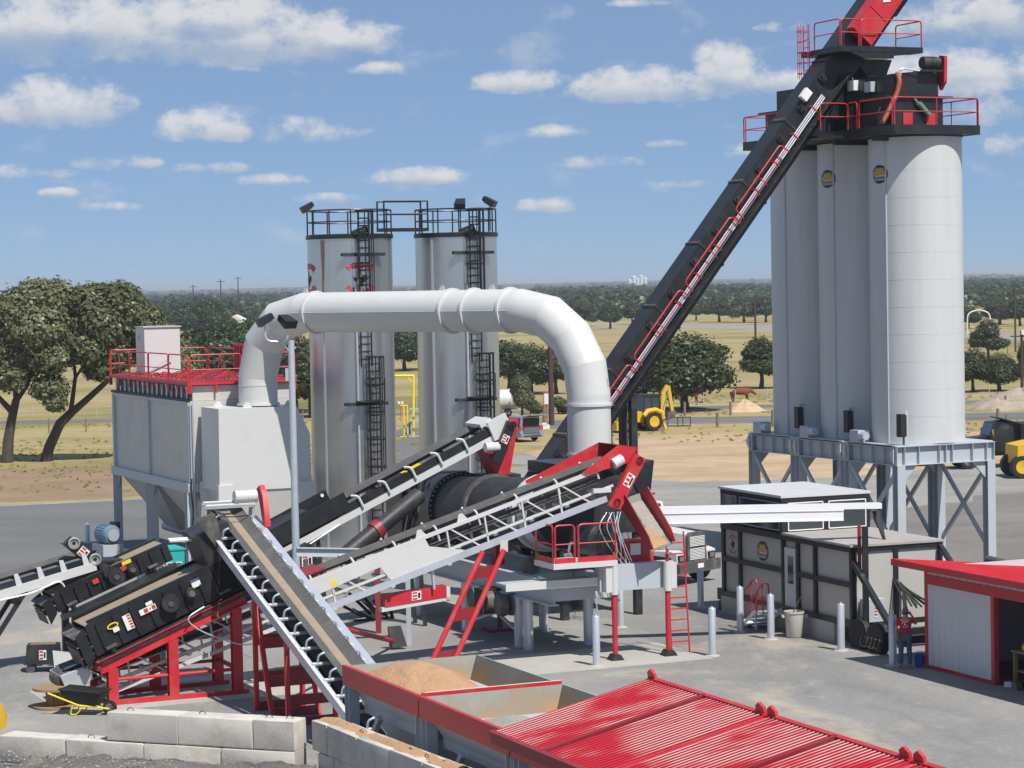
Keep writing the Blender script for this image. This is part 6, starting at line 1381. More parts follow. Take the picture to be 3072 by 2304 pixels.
# dust return pipe and grey girder seen between the conveyors
t = thing('dust_return_pipe', 'black dust pipe with red collar under the recycle conveyor', 'pipe', Ad(840, 1210, 79.5), 0)
p0, p1 = Ad(745, 1200, 79.0), Ad(905, 1070, 81.0)
MB().tube(p0, p1, .28, 16).build('pipe', 'black_steel', t)
q = p0.lerp(p1, .42); dd = (p1-p0).normalized(); MB().tube(q-dd*.14, q+dd*.14, .32, 16).build('collar', 'dark_red', t)
MB().bar((q.x, q.y, .02), q, .18, .18).build('stand', 'dark_red', t)
t = thing('grey_girder', 'pale grey girder between the recycle and lattice conveyors', 'girder', Ad(780, 1260, 76), 0)
MB().ibeam(Ad(640, 1192, 76.5), Ad(905, 1196, 77.5), .2, .28, .03).build('beam', 'grey_paint', t)
for xx in (660, 880): 
    q = Ad(xx, 1197, 77); MB().bar((q.x, q.y, .02), (q.x, q.y, q.z-.14), .15, .15).build('leg', 'grey_paint', t)
# hoses hanging by the drum collar
t = thing('hose_bundle', 'black and grey hoses hanging beside the drum collar ring', 'hoses', Ad(890, 1130, 82), 0)
for k in range(7):
    x = 862+k*9; MB().path(rounded([Ad(x+12, 1020+k*4, 81.8), Ad(x+18-3*k, 1080, 81.6), Ad(x+8-k*5, 1150, 81.4), Ad(x-15+k*2, 1195, 81.2)], .8, 5), .028, 5).build('hose', ('black_rubber', 'galvanised', 'dusty_steel')[k % 3], t)
# ---------------------------------------------- yard lamp with two floodlights
pb = Ad(641, 1262, 77.5)
t = thing('lamp_post', 'tall galvanised lamp post with two floodlights in front of the duct', 'lamp post', (pb.x, pb.y, 0), 0)
ptop = Ad(623, 735, 77.5); dx = 0
MB().tube((pb.x, pb.y, .02), (pb.x, pb.y, ptop.z), .135, 16, r2=.10).build('pole', 'galvanised', t)
for xx, yy, yaw in ((572, 690, R_(200)), (620, 693, R_(-50))):
    q = Ad(xx, yy, 77.3); MB().path(rounded([(pb.x-.08, pb.y-.05, ptop.z-.35), (pb.x-.3, pb.y-.05, ptop.z-.05), (q.x, q.y, ptop.z+.0), (q.x, q.y, q.z-.15)], .2), .035, 6).build('arm', 'galvanised', t); floodlight(t, WORLD, (q.x, q.y, q.z), yaw, -.45, .95)
MB().box(pb.x-.2, pb.x-.1, pb.y-.1, pb.y+.1, ptop.z-1.3, ptop.z-.9).build('ballast_box', 'galvanised', t)
# ---------------------------------------------- teal generator box
gp = AT(475, 1735, 79.0)
t = thing('generator', 'teal machine cabinet with cream crossed grille behind the black screens', 'generator', (gp.x, gp.y, 0), A24)
FGn = Frame((gp.x, gp.y, 0), A24)
MB(FGn).box(-.45, .85, -.2, 1.0, 1.7, 3.0).build('cabinet', 'teal_paint', t); MB(FGn).box(-.48, .88, -.23, 1.03, 3.0, 3.06).build('lid', 'teal_paint', t)
MB(FGn).box(-.2, .72, -.215, -.202, 1.8, 2.6).build('radiator', 'dusty_steel', t)
for k in range(4):
    x = -.2+k*.3
    for (a, b) in (((x, 1.8), (min(.72, x+.46), 1.8+min(.46, .72-x)*1.7)), ((x, 2.6), (min(.72, x+.46), 2.6-min(.46, .72-x)*1.7))): MB(FGn).bar((a[0], -.225, a[1]), (b[0], -.225, b[1]), .02, .03).build('grille_bar', 'label_white', t)
for x0, x1, z0, z1 in ((-.22, .74, 1.78, 1.81), (-.22, .74, 2.59, 2.62)): MB(FGn).box(x0, x1, -.232, -.216, z0, z1).build('grille_frame', 'label_white', t)
MB(FGn).box(-.5, 1.2, -.2, 1.0, .02, 1.69).build('base', 'black_steel', t); MB(FGn).box(.9, 1.7, .1, .9, 1.9, 2.35).build('side_case', 'teal_paint', t)
# ================================================================== FEED BINS with the red grizzly
ZB = 2.8
_s = (CAM_H-ZB)/(CAM_H-3.2)
BC = np.array([-3.81*_s, 52.81*_s, 0]); BAng = R_(23.5)
FBn = Frame(BC, BAng)      # x across the bins (to the right), y away; bins follow one another towards the camera (-y)
BWX, BLY = 3.32, 4.85
def heap(fr, x0, x1, y0, y1, zf, m, parent, seed, n=26):
    rg = np.random.default_rng(seed); ph = rg.uniform(0, 6, 8); vs = []; fs = []
    for j in range(n+1):
        for i in range(n+1):
            u, v = i/n, j/n; x, y = x0+(x1-x0)*u, y0+(y1-y0)*v
            z = zf(u, v)+.035*math.sin(9*u+ph[0])*math.sin(8*v+ph[1])+.02*math.sin(21*u+ph[2])*math.sin(23*v+ph[3])+rg.normal(0, .008); vs.append((x, y, z))
    for j in range(n):
        for i in range(n): a = j*(n+1)+i; fs.append((a, a+1, a+n+2, a+n+1))
    b = MB(fr); b._add(vs, fs); return b.build('material_heap', m, parent, angle=70)
for i in range(4):
    y1 = -i*BLY; y0 = y1-BLY+.06
    lab = ['feed bin heaped with orange sand, farthest of the row', 'feed bin holding grey stone fines next to the red grating', 'feed bin under the first red grating', 'feed bin under the nearest red grating at the bottom edge'][i]
    t = thing('feed_bin', lab, 'bin', FBn(BWX/2, (y0+y1)/2), BAng, 'steel feed bins in a row')
    MB(FBn).bar((.0, y0, ZB-.2), (.0, y1, ZB-.2), .10, .46).build('red_beam', 'dark_red' if 0 else 'red_paint', t)
    MB(FBn).bar((BWX, y0, ZB-.16), (BWX, y1, ZB-.16), .06, .3).build('rim_plate', 'grey_paint', t)
    MB(FBn).bar((.05, y1-.02, ZB-.12), (BWX, y1-.02, ZB-.12), .05, .24).build('rim_plate', 'grey_paint', t)
    # sloping inside plates
    zi = ZB-1.45; xa, xb = .95, BWX-.95; ya, yb = y0+1.25, y1-1.1
    def quad(p, nm='hopper_plate', m='bin_plate'): 
        p = [np.array(q, float) for q in p]; nn = np.cross(p[1]-p[0], p[2]-p[0]); nn /= np.linalg.norm(nn); MB(FBn).prism(p, nn*-.02).build(nm, m, t, smooth=False)
    quad([(.06, y0+.02, ZB), (xa, ya, zi), (xa, yb, zi), (.06, y1-.05, ZB)][::-1]); quad([(BWX-.03, y0+.02, ZB), (BWX-.03, y1-.05, ZB), (xb, yb, zi), (xb, ya, zi)][::-1])
    quad([(.06, y1-.05, ZB), (xa, yb, zi), (xb, yb, zi), (BWX-.03, y1-.05, ZB)][::-1]); quad([(.06, y0+.02, ZB), (BWX-.03, y0+.02, ZB), (xb, ya, zi), (xa, ya, zi)][::-1])
    MB(FBn).bar((.05, y0+.03, ZB+.03), (BWX, y0+.03, ZB+.03), .05, .08).build('divider_cap', 'red_paint', t)
    MB(FBn).bar((.12, y0+.03, ZB+.075), (BWX, y0+.03, ZB+.075), .012, .012).build('divider_edge', 'label_white', t)
    # outer hopper, legs, gate
    MB(FBn).hexa([(1.0, ya+.1, .75), (2.3, ya+.1, .75), (2.3, yb-.1, .75), (1.0, yb-.1, .75), (.16, y0+.2, ZB-.5), (BWX-.1, y0+.2, ZB-.5), (BWX-.1, y1-.2, ZB-.5), (.16, y1-.2, ZB-.5)]).build('hopper_shell', 'grey_paint', t)
    MB(FBn).box(.35, BWX-.35, y0+.35, y1-.35, ZB-1.05, ZB-.8).build('stiffener_band', 'grey_paint', t)
    for x in (.12, BWX-.1):
        for y in (y0+.14, y1-.16): MB(FBn).ibeam((x, y, .02), (x, y, ZB-.44), .26, .28, .03, up=(0, 1, 0)).build('leg', 'grey_paint', t)
    MB(FBn).bar((.12, y1-.3, .2), (.12, (y0+y1)/2+.4, ZB-.9), .12, .12).build('brace', 'grey_paint', t)
    if i == 0:
        heap(FBn, .2, BWX-.25, y0+.2, y1-.2, lambda u, v: ZB-.40+.66*math.exp(-((u-.32)**2/.14+(v-.62)**2/.22))-.95*max(0, u-.62)-.10*max(0, v-.7), 'sand', t, 3)
    if i == 1:
        heap(FBn, .3, BWX-.3, y0+.2, y1-.4, lambda u, v: ZB-.22+.24*math.exp(-((u-.3)**2/.06+(v-.45)**2/.10))+.18*math.exp(-((u-.72)**2/.03+(v-.25)**2/.05))-.35*v*v-.12*u, 'grey_stone_fines', t, 4)
        heap(FBn, 1.0, BWX-.5, y1-1.5, y1-.62, lambda u, v: ZB-1.0+.42*v+.06*math.sin(4*u), 'sand', t, 5, 14)
# red gratings: tilted frames of bars, hinged in pairs
LG = G(900+1595/2.765, 1900+862/2.765, ZB+.04); RG = ray(1600+530/1.5027, 1900+212/1.5027)
def on_plane(px, py, P, n):
    d = ray(px, py); n = Vector(n); return C0+d*((Vector(P)-C0).dot(n)/d.dot(n))
gx = FBn.a[0]; gy = FBn.a[1]
BG = on_plane(1600+530/1.5027, 1900+226/1.5027, LG, gy)       # back right corner in the plane across the bins
gv = np.array(BG-LG); GWd = np.linalg.norm(gv); ga = gv/GWd
gdn = -np.array(gy); gn = np.cross(ga, gdn); gn = gn if gn[2] > 0 else -gn
for i in range(3):
    oo = np.array(LG)+gdn*(i*4.75)
    fr = Frame(oo, axes=[ga, -gdn, np.cross(ga, -gdn)])      # x across, -y towards camera
    lab = ['red bar grating over the feed bins, farthest, with sand on its bars', 'red bar grating over the feed bins, middle one', 'red bar grating over the feed bins at the bottom right corner'][i]
    t = thing('bin_grating', lab, 'grating', fr(GWd/2, -2.3, 0), BAng, 'red bar gratings over the bins')
    for (a, b) in (((0, 0), (GWd, 0)), ((0, -4.6), (GWd, -4.6))): MB(fr).bar((a[0], a[1], .0), (b[0], b[1], .0), .10, .20).build('frame_beam', 'red_paint', t)
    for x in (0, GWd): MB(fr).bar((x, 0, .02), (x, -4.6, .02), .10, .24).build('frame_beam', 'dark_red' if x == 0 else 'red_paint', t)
    MB(fr).bar((0, -2.3, .06), (GWd, -2.3, .06), .09, .16).build('mid_beam', 'dark_red', t)
    nb = 32
    for k in range(nb):
        y = -.12-k*(4.36/(nb-1)); 
        if abs(y+2.3) < .08: continue
        MB(fr).bar((.06, y, .05), (GWd-.06, y, .05), .05, .13).build('grate_bar', 'sandy_red_bars', t)
    for y in (-.12, -4.45): 
        lg = MB(fr).prism([(GWd-.02, y-.16, .1), (GWd-.02, y+.16, .1), (GWd-.02, y+.14, .24), (GWd-.02, y, .32), (GWd-.02, y-.14, .24)], (.06, 0, 0)).build('hinge_lug', 'red_paint', t)
        MB(fr).tube((GWd+.0, y, .2), (GWd+.08, y, .2), .05, 10).build('hinge_pin', 'chrome', lg)
    if i == 0:
        MB(fr).box(-.15, .75, -4.72, -4.2, -.04, .02) if 0 else None
        pass
# ================================================================== CONCRETE BLOCK WALLS and the fill
blk = 0
def block(c, ang, L, h=.66, d=.62, lab='', seed=0, group='concrete blocks of the retaining wall'):
    rg = np.random.default_rng(seed); bm = bmesh.new(); bmesh.ops.create_cube(bm, size=1)
    for v in bm.verts: v.co = Vector((v.co.x*L, v.co.y*d, v.co.z*h))
    bmesh.ops.bevel(bm, geom=list(bm.edges), offset=.03, segments=2, profile=.6, affect='EDGES')
    for v in bm.verts: v.co += Vector(rg.normal(0, .006, 3))
    me = bpy.data.meshes.new('concrete_block'); bm.to_mesh(me); bm.free(); me.materials.append(M('concrete_block'))
    me.polygons.foreach_set('use_smooth', [True]*len(me.polygons)); me.set_sharp_from_angle(angle=R_(50))
    o = bpy.data.objects.new('concrete_block', me); COL.objects.link(o); o.location = c; o.rotation_euler = (rg.normal(0, .006), rg.normal(0, .006), ang+rg.normal(0, .012)); o['label'] = lab; o['category'] = 'concrete block'; o['group'] = group
    MWI[o.name] = (Matrix.Translation(Vector(c)) @ Matrix.Rotation(ang, 4, 'Z')).inverted()
    fr = Frame(c, ang)
    for s in (-.25, .25):
        if rg.uniform() < .45: MB(fr).path([(s*L+.09*math.cos(a), 0, h/2+.07*math.sin(a)) for a in np.linspace(0, math.pi, 6)], .012, 4).build('lifting_loop', 'dusty_steel', o)
    return o
# left wall, front face measured along its foot: upper course from photo (320,2136) to (883,2160), lower course further left
ua, ub = G(318, 2136, 1.88), G(882, 2166, 1.88); wa = math.atan2((ub-ua).y, (ub-ua).x); FWl = Frame((ua.x, ua.y, 0), wa)
Lw = (ub-ua).length
xs = [0, Lw*.385, Lw*.785, Lw]
for k in range(3):
    l = xs[k+1]-xs[k]-.02; block(FWl(xs[k]+l/2+.01, .31, 1.55), wa, l, lab=['upper concrete block at the left end, behind the wheelbarrow', 'middle upper concrete block of the left wall', 'upper concrete block at the right end of the left wall'][k], seed=k+1)
labs = ['lower concrete block at the left edge of the picture', 'second lower concrete block from the left edge, fully exposed on top', 'third lower concrete block from the left edge, half under the gravel', 'fourth lower concrete block from the left edge, low behind the gravel', 'lower concrete block at the right end of the left wall']
ls = [-3.75, -2.05, -.38, 1.28, 2.55, Lw+.02]
ls = [-3.9, -2.02, -.5+.0, .98, 2.6, Lw]; ls = [-4.1, -1.15, .95, 2.95, Lw*.99+.0]; 
ls = [-2.35-1.7, -1.05-.0, .95, 3.05, 4.25+.3]
ls = [-2.9, -1.1, .97, 2.95, Lw]
for k in range(4):
    l = ls[k+1]-ls[k]-.02; block(FWl(ls[k]+l/2+.01, .29, .87), wa+(.0), l, lab=labs[k if k < 3 else 4], seed=k+11)
# diagonal wall beside the bins
da, db = G(934, 2160, 1.88), G(1300, 2300, 1.88); wb = math.atan2((db-da).y, (db-da).x); FWd = Frame((da.x, da.y, 0), wb)
Ld = (db-da).length+1.2; xs = [0, .85, 2.45, 4.1, 5.7, 7.3]
for k in range(5):
    l = xs[k+1]-xs[k]-.02; block(FWd(xs[k]+l/2, .31, 1.55-.0*k), wb, l, lab=['short block at the head of the diagonal wall, sand on top', 'second block of the diagonal wall under the bins, sandy top', 'third block of the diagonal wall, beside the grey bin leg', 'fourth block of the diagonal wall at the bottom edge', 'nearest block of the diagonal wall, below the picture edge'][k], seed=k+21)
    block(FWd(xs[k]+l/2+.3, .33, .87), wb, l, lab=['lower block at the head of the diagonal wall, mostly buried', 'buried lower block under the second block of the diagonal wall', 'buried lower block under the third block of the diagonal wall', 'buried lower block under the fourth block of the diagonal wall', 'buried lower block nearest the camera under the diagonal wall'][k], seed=k+31, group='buried blocks under the diagonal wall')
b = MB(FWd); n = 30; vs = []; fs = []
for i in range(n+1):
    for j in range(7):
        x = .1+6.8*i/n; y = .12+.44*j/6; vs.append((x, y, 1.875+max(0, .09*math.sin(math.pi*j/6)*(.6+.5*math.sin(x*2.1)))+.01*math.sin(x*9+j)))
for i in range(n):
    for j in range(6): a = i*7+j; fs.append((a, a+7, a+8, a+1))
b._add(vs, fs); tag(b.build('spilled_sand', 'sand', angle=80), 'orange sand spilled along the top of the diagonal block wall', 'sand', kind='stuff')
# fill: gravel bank in front of the walls
def fill():
    vs = []; fs = []; nx, ny = 150, 60; rg = np.random.default_rng(9)
    x0, x1, y0, y1 = -26, 3.0, 24, 57.5
    for j in range(ny+1):
        for i in range(nx+1):
            x, y = x0+(x1-x0)*i/nx, y0+(y1-y0)*(j/ny)**.7
            p = np.array([x, y, 0]); dl = (p-FWl.o) @ FWl.a[1]; dd = (p-FWd.o) @ FWd.a[1]; xl = (p-FWl.o) @ FWl.a[0]
            k = 1.0
            z = .86+.10*math.sin(x*1.1)*math.sin(y*.7)+.07*math.sin(x*2.7+y)+.04*math.sin(x*6.1-y*3.7)+rg.normal(0, .018)
            if xl < -.2: z -= .18
            if xl > 2.2: z += .12*min(1, (xl-2.2))*math.exp(-((dl+1.0)/1.2)**2)
            inside = max(dl, -99) if xl < Lw+.3 else -99
            if dl > .15 and xl < Lw+.2: z = -.3
            if dd > .15 and xl > Lw-.1 and x > da.x-.3: z = -.3
            if xl >= Lw-.1 and x <= da.x-.0 and dl > .1: z = -.3
            vs.append((x, y, z))
    for j in range(ny):
        for i in range(nx): a = j*(nx+1)+i; fs.append((a, a+1, a+nx+2, a+nx+1))
    b = MB(); b._add(vs, fs); o = b.build('gravel_fill', 'fill_gravel', angle=80); tag(o, kind='structure')
fill()
# stones lying on the fill
def stones():
    rg = np.random.default_rng(12); b = MB()
    for _ in range(420):
        xl = rg.uniform(-3.4, 5.0); dl = -abs(rg.normal(0, 1.1))-.05; p = FWl.o+FWl.a[0]*xl+FWl.a[1]*dl; s = rg.uniform(.012, .045); z = .88+rg.uniform(-.04, .06)
        v = [p+np.array([s*rg.uniform(.6, 1.2)*math.cos(a), s*rg.uniform(.6, 1.2)*math.sin(a), z]) for a in (0, 1.6, 3.1, 4.7)]; tp = p+np.array([0, 0, z+s*.9])
        v = [np.array([q[0], q[1], q[2]]) for q in v]; b._add(v+[tp], [(0, 1, 4), (1, 2, 4), (2, 3, 4), (3, 0, 4)])
    tag(b.build('loose_stones', mat('pale_stone', (.30, .285, .26), .9, var=.4, vscale=6, coord='World')), 'pale loose stones scattered on the gravel bank', 'stones', kind='stuff')
stones()
# concrete slabs under the plant
ns = 0
def slab(name, x0, x1, y0, y1, fr, z=.03):
    m = MB(fr); m.box(x0, x1, y0, y1, -.1, z); return tag(m.build(name, 'concrete'), kind='structure')
FSl = Frame(JA, A24)
slab('concrete_slab', -6.0, 2.75, -1.5, 2.2, FSl, .022)
MB_w = MB(FSl); MB_w.box(-9.5, 2.75, 2.2, 13.0, -.1, .022); tag(MB_w.build('concrete_slab', 'worn_concrete'), kind='structure')
MB_w = MB(FSl); MB_w.box(-10.5, -6.02, -2.5, 2.18, -.1, .021); tag(MB_w.build('concrete_slab', 'worn_concrete'), kind='structure')
slab('concrete_slab', -1.2, 6.4, -1.0, 3.4, Frame(S1, A24), .024)
for k in range(3): 
    pass
# ================================================================== CONTROL HOUSE
HA = G(2100+125/2.064, 1500+700/2.064); HB = G(2100+840/2.064, 1500+888/2.064)
hd = HB-HA; hang = math.atan2(hd.y, hd.x); FHs = Frame(HA, hang)       # x along the front towards the camera, y to the right/back
HL = hd.length; 
t = thing('control_house', 'black framed grey control house on a trailer, two storeys at its rear', 'building', FHs(HL/2, 1.6), hang)
W = 3.35; Z0, Z1, Z2 = .62, 3.12, 4.34; xs_ = HL*.555; XE = HL*1.115
MB(FHs).box(0.02, HL*.98, .04, .34, .016, .62).build('footing', 'footing_concrete', t)
MB(FHs).box(.06, XE-.05, .18, W-.04, Z0, Z1-.05).build('lower_wall', 'house_panel', t)
MB(FHs).box(.06, xs_-.05, .18, W-.04, Z1-.045, Z2-.05).build('upper_wall', 'black_paint', t)
def fmem(a, b, w=.16): MB(FHs).bar(a, b, w, w).build('frame_member', 'black_paint', t)
yF = .16
xcols = [.08, xs_*.47, xs_-.06, HL*.775-.06, HL*.91, XE-.08]
xcols = [.08, 1.25*HL/7.6, xs_-.04, xs_+.95, xs_+.95+1.15, XE-.08]
for x in xcols: fmem((x, yF, Z0), (x, yF, Z1))
for x in (.08, 1.25*HL/7.6, xs_-.04): fmem((x, yF, Z1), (x, yF, Z2))
for z in (Z0+.07, Z1-.07): fmem((0, yF-.003, z), (XE, yF-.003, z), .2)
fmem((.08, yF-.002, 1.92), (xs_-.04, yF-.002, 1.92)); fmem((xs_+.95, yF-.002, 1.92), (XE-.08, yF-.002, 1.92))
fmem((0, yF-.003, Z2-.07), (xs_, yF-.003, Z2-.07), .17)
for z in (Z1-.07, 1.95, Z0+.07): fmem((XE-.07, .1, z), (XE-.07, W, z), .17) if z != 1.95 else None
for y in (W*.5, W-.06): fmem((XE-.07, y, Z0), (XE-.07, y, Z1))
for y in (.12, W*.5, W-.06): fmem((xs_-.05, y, Z1), (xs_-.05, y, Z2))
fmem((xs_-.05, .1, Z2-.07), (xs_-.05, W, Z2-.07), .17)
MB(FHs).box(-.05, xs_+.05, .02, W+.05, Z2-.02, Z2+.06).build('upper_roof', 'silo_paint', t)
MB(FHs).box(xs_+.06, XE+.06, .02, W+.05, Z1-.0, Z1+.07).build('lower_roof', mat('dusty_roof', (.40, .37, .34), .6, var=.12, dirt=(.34, .26, .2), dirt_amt=.6), t)
# windows of the upper storey (dark panes in pale trims)
def win(x0, x1, z0, z1, face):
    if face == 'front': b = (x0, x1, .085, .10, z0, z1); tr = [((x0, .075, z0), (x1, .075, z0)), ((x0, .075, z1), (x1, .075, z1)), ((x0, .075, z0), (x0, .075, z1)), ((x1, .075, z0), (x1, .075, z1))]
    else: b = (xs_+.035, xs_+.045, x0, x1, z0, z1); tr = [((xs_+.05, x0, z0), (xs_+.05, x1, z0)), ((xs_+.05, x0, z1), (xs_+.05, x1, z1)), ((xs_+.05, x0, z0), (xs_+.05, x0, z1)), ((xs_+.05, x1, z0), (xs_+.05, x1, z1))]
    o = MB(FHs).box(*b).build('window', 'glass', t)
    for a, c in tr: MB(FHs).bar(a, c, .035, .035).build('window_trim', 'label_white' if face != 'front' else 'logo_grey', o)
win(.22, 1.25*HL/7.6-.15, Z1+.12, Z2-.2, 'front'); win(1.25*HL/7.6+.15, xs_-.2, Z1+.12, Z2-.2, 'front'); win(.28, W*.5-.1, Z1+.12, Z2-.2, 'end'); win(W*.5+.12, W-.16, Z1+.12, Z2-.2, 'end')
dx0 = xs_+.08; dr = MB(FHs).box(dx0, dx0+.84, .10, .13, .68, 2.72).build('door', 'siding_white', t)
MB(FHs).box(dx0+.24, dx0+.60, .088, .099, 1.55, 2.45).build('door_window', 'glass', dr); MB(FHs).tube((dx0+.08, .09, 1.62), (dx0+.08, .04, 1.62), .03, 8).build('door_knob', 'chrome', dr)
for x in (dx0-.03, dx0+.87): MB(FHs).box(x-.03, x+.03, .09, .14, .62, 2.78).build('door_jamb', 'black_paint', t)
# emblems on the front panels
c1 = (1.25*HL/7.6+xs_)/2; 
for poly, m, lift in OVAL_LOGO: MB(FHs).prism([(c1+u*.40, .172-lift*.9-.004, 2.42+v*.33) for u, v in poly], (0, -.003, 0)).build('emblem', m, t, smooth=False)
c2 = .62*HL/7.6+.05
MB(FHs).prism([(c2+u*.17, .165, 2.45+v*.19) for u, v in TEXAS], (0, -.003, 0)).build('emblem', 'logo_black', t, smooth=False)
for sg in (1, -1):
    for k in range(6):
        th = (k/5*2-1)*R_(58); MB(FHs).box(c2+.28*math.sin(th)-.035, c2+.28*math.sin(th)+.035, .158, .164, 2.45+sg*(.08+.22*math.cos(th))-.03, 2.45+sg*(.08+.22*math.cos(th))+.03).build('emblem_letter', 'print_red', t)
# end face gear
MB(FHs).box(XE+.02, XE+.42, .35, 1.05, .80, 1.5).build('breaker_box', 'grey_paint', t); o = MB(FHs).box(XE+.422, XE+.43, .62, .74, .95, 1.4).build('warning_label', 'label_white', t)
for k in range(4): MB(FHs).box(XE+.431, XE+.436, .63, .73, 1.0+k*.1, 1.06+k*.1).build('warning_bar', 'label_red', o)
# trailer tongue, hitch frame and wheels beyond the end
for y in (.25, W-.3): MB(FHs).bar((XE-.1, y, .55), (XE+3.0, y, .55), .2, .32).build('chassis_beam', 'black_paint', t)
MB(FHs).bar((XE+.05, .12, 2.65), (XE+2.5, .12, .75), .16, .16).build('stay', 'black_paint', t); MB(FHs).bar((XE+.05, W-.1, 3.0), (XE+1.4, W-.1, 2.0), .14, .14).build('stay', 'black_paint', t)
MB(FHs).bar((XE+1.0, .2, .5), (XE+1.0, W-.3, .5), .2, .25).build('cross_member', 'black_paint', t); MB(FHs).bar((XE+2.4, .2, .5), (XE+2.4, W-.3, .5), .2, .25).build('cross_member', 'black_paint', t)
for x in (XE+.35, XE+1.45):
    for y in (.15, W-.35): 
        o = MB(FHs).lathe([(.25, -.13), (.5, -.13), (.52, -.05), (.52, .05), (.5, .13), (.25, .13)], 24, (x, y, .42), (0, 1, 0)).build('tyre', 'black_rubber', t); MB(FHs).lathe([(.05, -.1), (.26, -.1), (.26, .1), (.05, .1)], 16, (x, y, .42), (0, 1, 0)).build('rim', 'dusty_steel', o)
MB(FHs).box(-1.0, -.02, .4, 2.6, .35, .75).build('rear_bumper', 'black_paint', t); MB(FHs).box(-.7, -.1, .3, .6, .016, .35).build('rear_jack', 'black_paint', t)
# steps with red hand rails
t = thing('entry_steps', 'steel grating steps with red handrails at the control house door', 'steps', FHs(dx0, -.7), hang)
sx0, sx1 = dx0-.12, dx0+.9
for k in range(3): MB(FHs).box(sx0-.9+.32*k, sx0-.9+.32*k+.34, -.95, -.05, .12+.18*k, .16+.18*k).build('tread', 'galvanised', t)
MB(FHs).box(sx0, sx1, -1.0, .02, .62, .66).build('landing', 'galvanised', t)
for y in (-1.0, -.02): MB(FHs).prism([(sx0-1.05, y, .03), (sx0-.9, y, .03), (sx0+.05, y, .55), (sx0+.05, y, .68), (sx0-.02, y, .68)], (0, .03, 0)).build('stringer', 'aluminium', t)
for y in (-1.0,):
    MB(FHs).path(rounded([(sx0-.95, y, .1), (sx0-.95, y, 1.0), (sx0-.02, y, 1.7), (sx0+.25, y, 1.72), (sx0+.25, y, .66)], .12), .03, 7).build('hand_rail', 'red_paint', t)
    MB(FHs).tube((sx0-.95, y, .55), (sx0+.25, y, 1.28), .025, 6).build('mid_rail', 'red_paint', t); MB(FHs).tube((sx0-.15, y, .6), (sx0-.15, y, 1.6), .025, 6).build('post', 'red_paint', t)
MB(FHs).path(rounded([(sx1-.85, -.98, .66), (sx1-.85, -.98, 1.3), (sx1-.35, -.98, 1.66), (sx1, -.98, 1.66), (sx1, -.98, .66)], .12), .03, 7).build('hand_rail', 'red_paint', t)
MB(FHs).tube((sx1-.85, -.98, 1.1), (sx1, -.98, 1.1), .025, 6).build('mid_rail', 'red_paint', t); MB(FHs).tube((sx1-.4, -.98, .66), (sx1-.4, -.98, 1.6), .025, 6).build('post', 'red_paint', t)
for x in (sx0+.05, sx1-.05): MB(FHs).bar((x, -.95, .03), (x, -.95, .62), .06, .06).build('leg', 'galvanised', t)
bgp = G(2100+290/2.064, 1500+785/2.064); bm = bmesh.new(); bmesh.ops.create_icosphere(bm, subdivisions=3, radius=.17); rg = np.random.default_rng(3)
for v in bm.verts: v.co = Vector((v.co.x*1.2, v.co.y, max(-.1, v.co.z*.85)))*(1+.12*math.sin(v.co.x*31)*math.sin(v.co.y*27)); v.co.z += .1
me = bpy.data.meshes.new('bag'); bm.to_mesh(me); bm.free(); me.materials.append(M('cloth_white')); o = bpy.data.objects.new('plastic_bag', me); COL.objects.link(o); o.location = (bgp.x, bgp.y, .02); tag(o, 'crumpled white bag at the foot of the entry steps', 'bag')
cp = G(2100+587/2.064, 1500+852/2.064)
t = thing('trash_can', 'dirty white round trash can beside the entry steps', 'trash can', cp, 0)
MB().lathe([(.24, .02), (.27, .06), (.31, .78), (.335, .80), (.335, .86), (.30, .86), (.27, .3), (.02, .28)], 28, cp).build('body', 'plastic_bin', t)
for s in (-1, 1): MB().box(cp.x+s*.36-.05, cp.x+s*.36+.05, cp.y-.1, cp.y+.1, .66, .74).build('handle', 'plastic_bin', t)
MB().bar((cp.x-.05, cp.y+.05, .8), (cp.x+.25, cp.y+.1, 1.35), .02, .02).build('broom_stick', 'dusty_steel', t)
# ================================================================== CABLE TRAY to the control house
t = thing('cable_tray', 'shining aluminium cable tray spanning from the drum to the control house', 'cable tray', Ad(1600, 1120, 76), 0)
a0, a1 = Ad(1404, 1121, 75.5), Ad(1822, 1113, 76.2); b0, b1 = Ad(1640, 1106, 76.15), Ad(1914, 1101, 77.0)
def tray(p0, p1, h, nm):
    d = (p1-p0).normalized(); fr = incline(p0, p1); L = fr.L
    MB(fr).box(0, L, -.02, 0, -h/2, h/2).build(nm, 'aluminium', t); MB(fr).box(0, L, .30, .32, -h/2, h/2).build(nm, 'aluminium', t); MB(fr).box(0, L, .001, .299, -h/2+.03, -h/2+.05).build('tray_floor', 'aluminium', t)
    for z in (-h/2+.012, h/2-.012): MB(fr).box(0, L, -.05, -.021, z-.012, z+.012).build('tray_lip', 'aluminium', t)
    MB(fr).box(0, L, -.03, .33, h/2+.001, h/2+.015).build('tray_cover', 'aluminium', t)
tray(a0, a1, .34, 'tray_side'); 
fr = incline(a0, a1); MB(fr).box(.0, fr.L*1.2, -.03, .34, .19, .36).build('upper_tray', 'aluminium', t)
tp = FHs(XE+.5, .28); th = a1.z-.2
o = MB().box(tp.x-.09, tp.x+.09, tp.y-.09, tp.y+.09, .5, th).build('post', 'black_paint', t); q = FHs(XE+.15, .28); MB().box(q.x-.05, q.x+.05, q.y-.05, q.y+.05, 2.3, th).build('post', 'dark_red', t)
t = thing('cable_bundle', 'thick black cable bundle sweeping from the tray to the house end', 'cables', FHs(XE+.6, .8), hang)
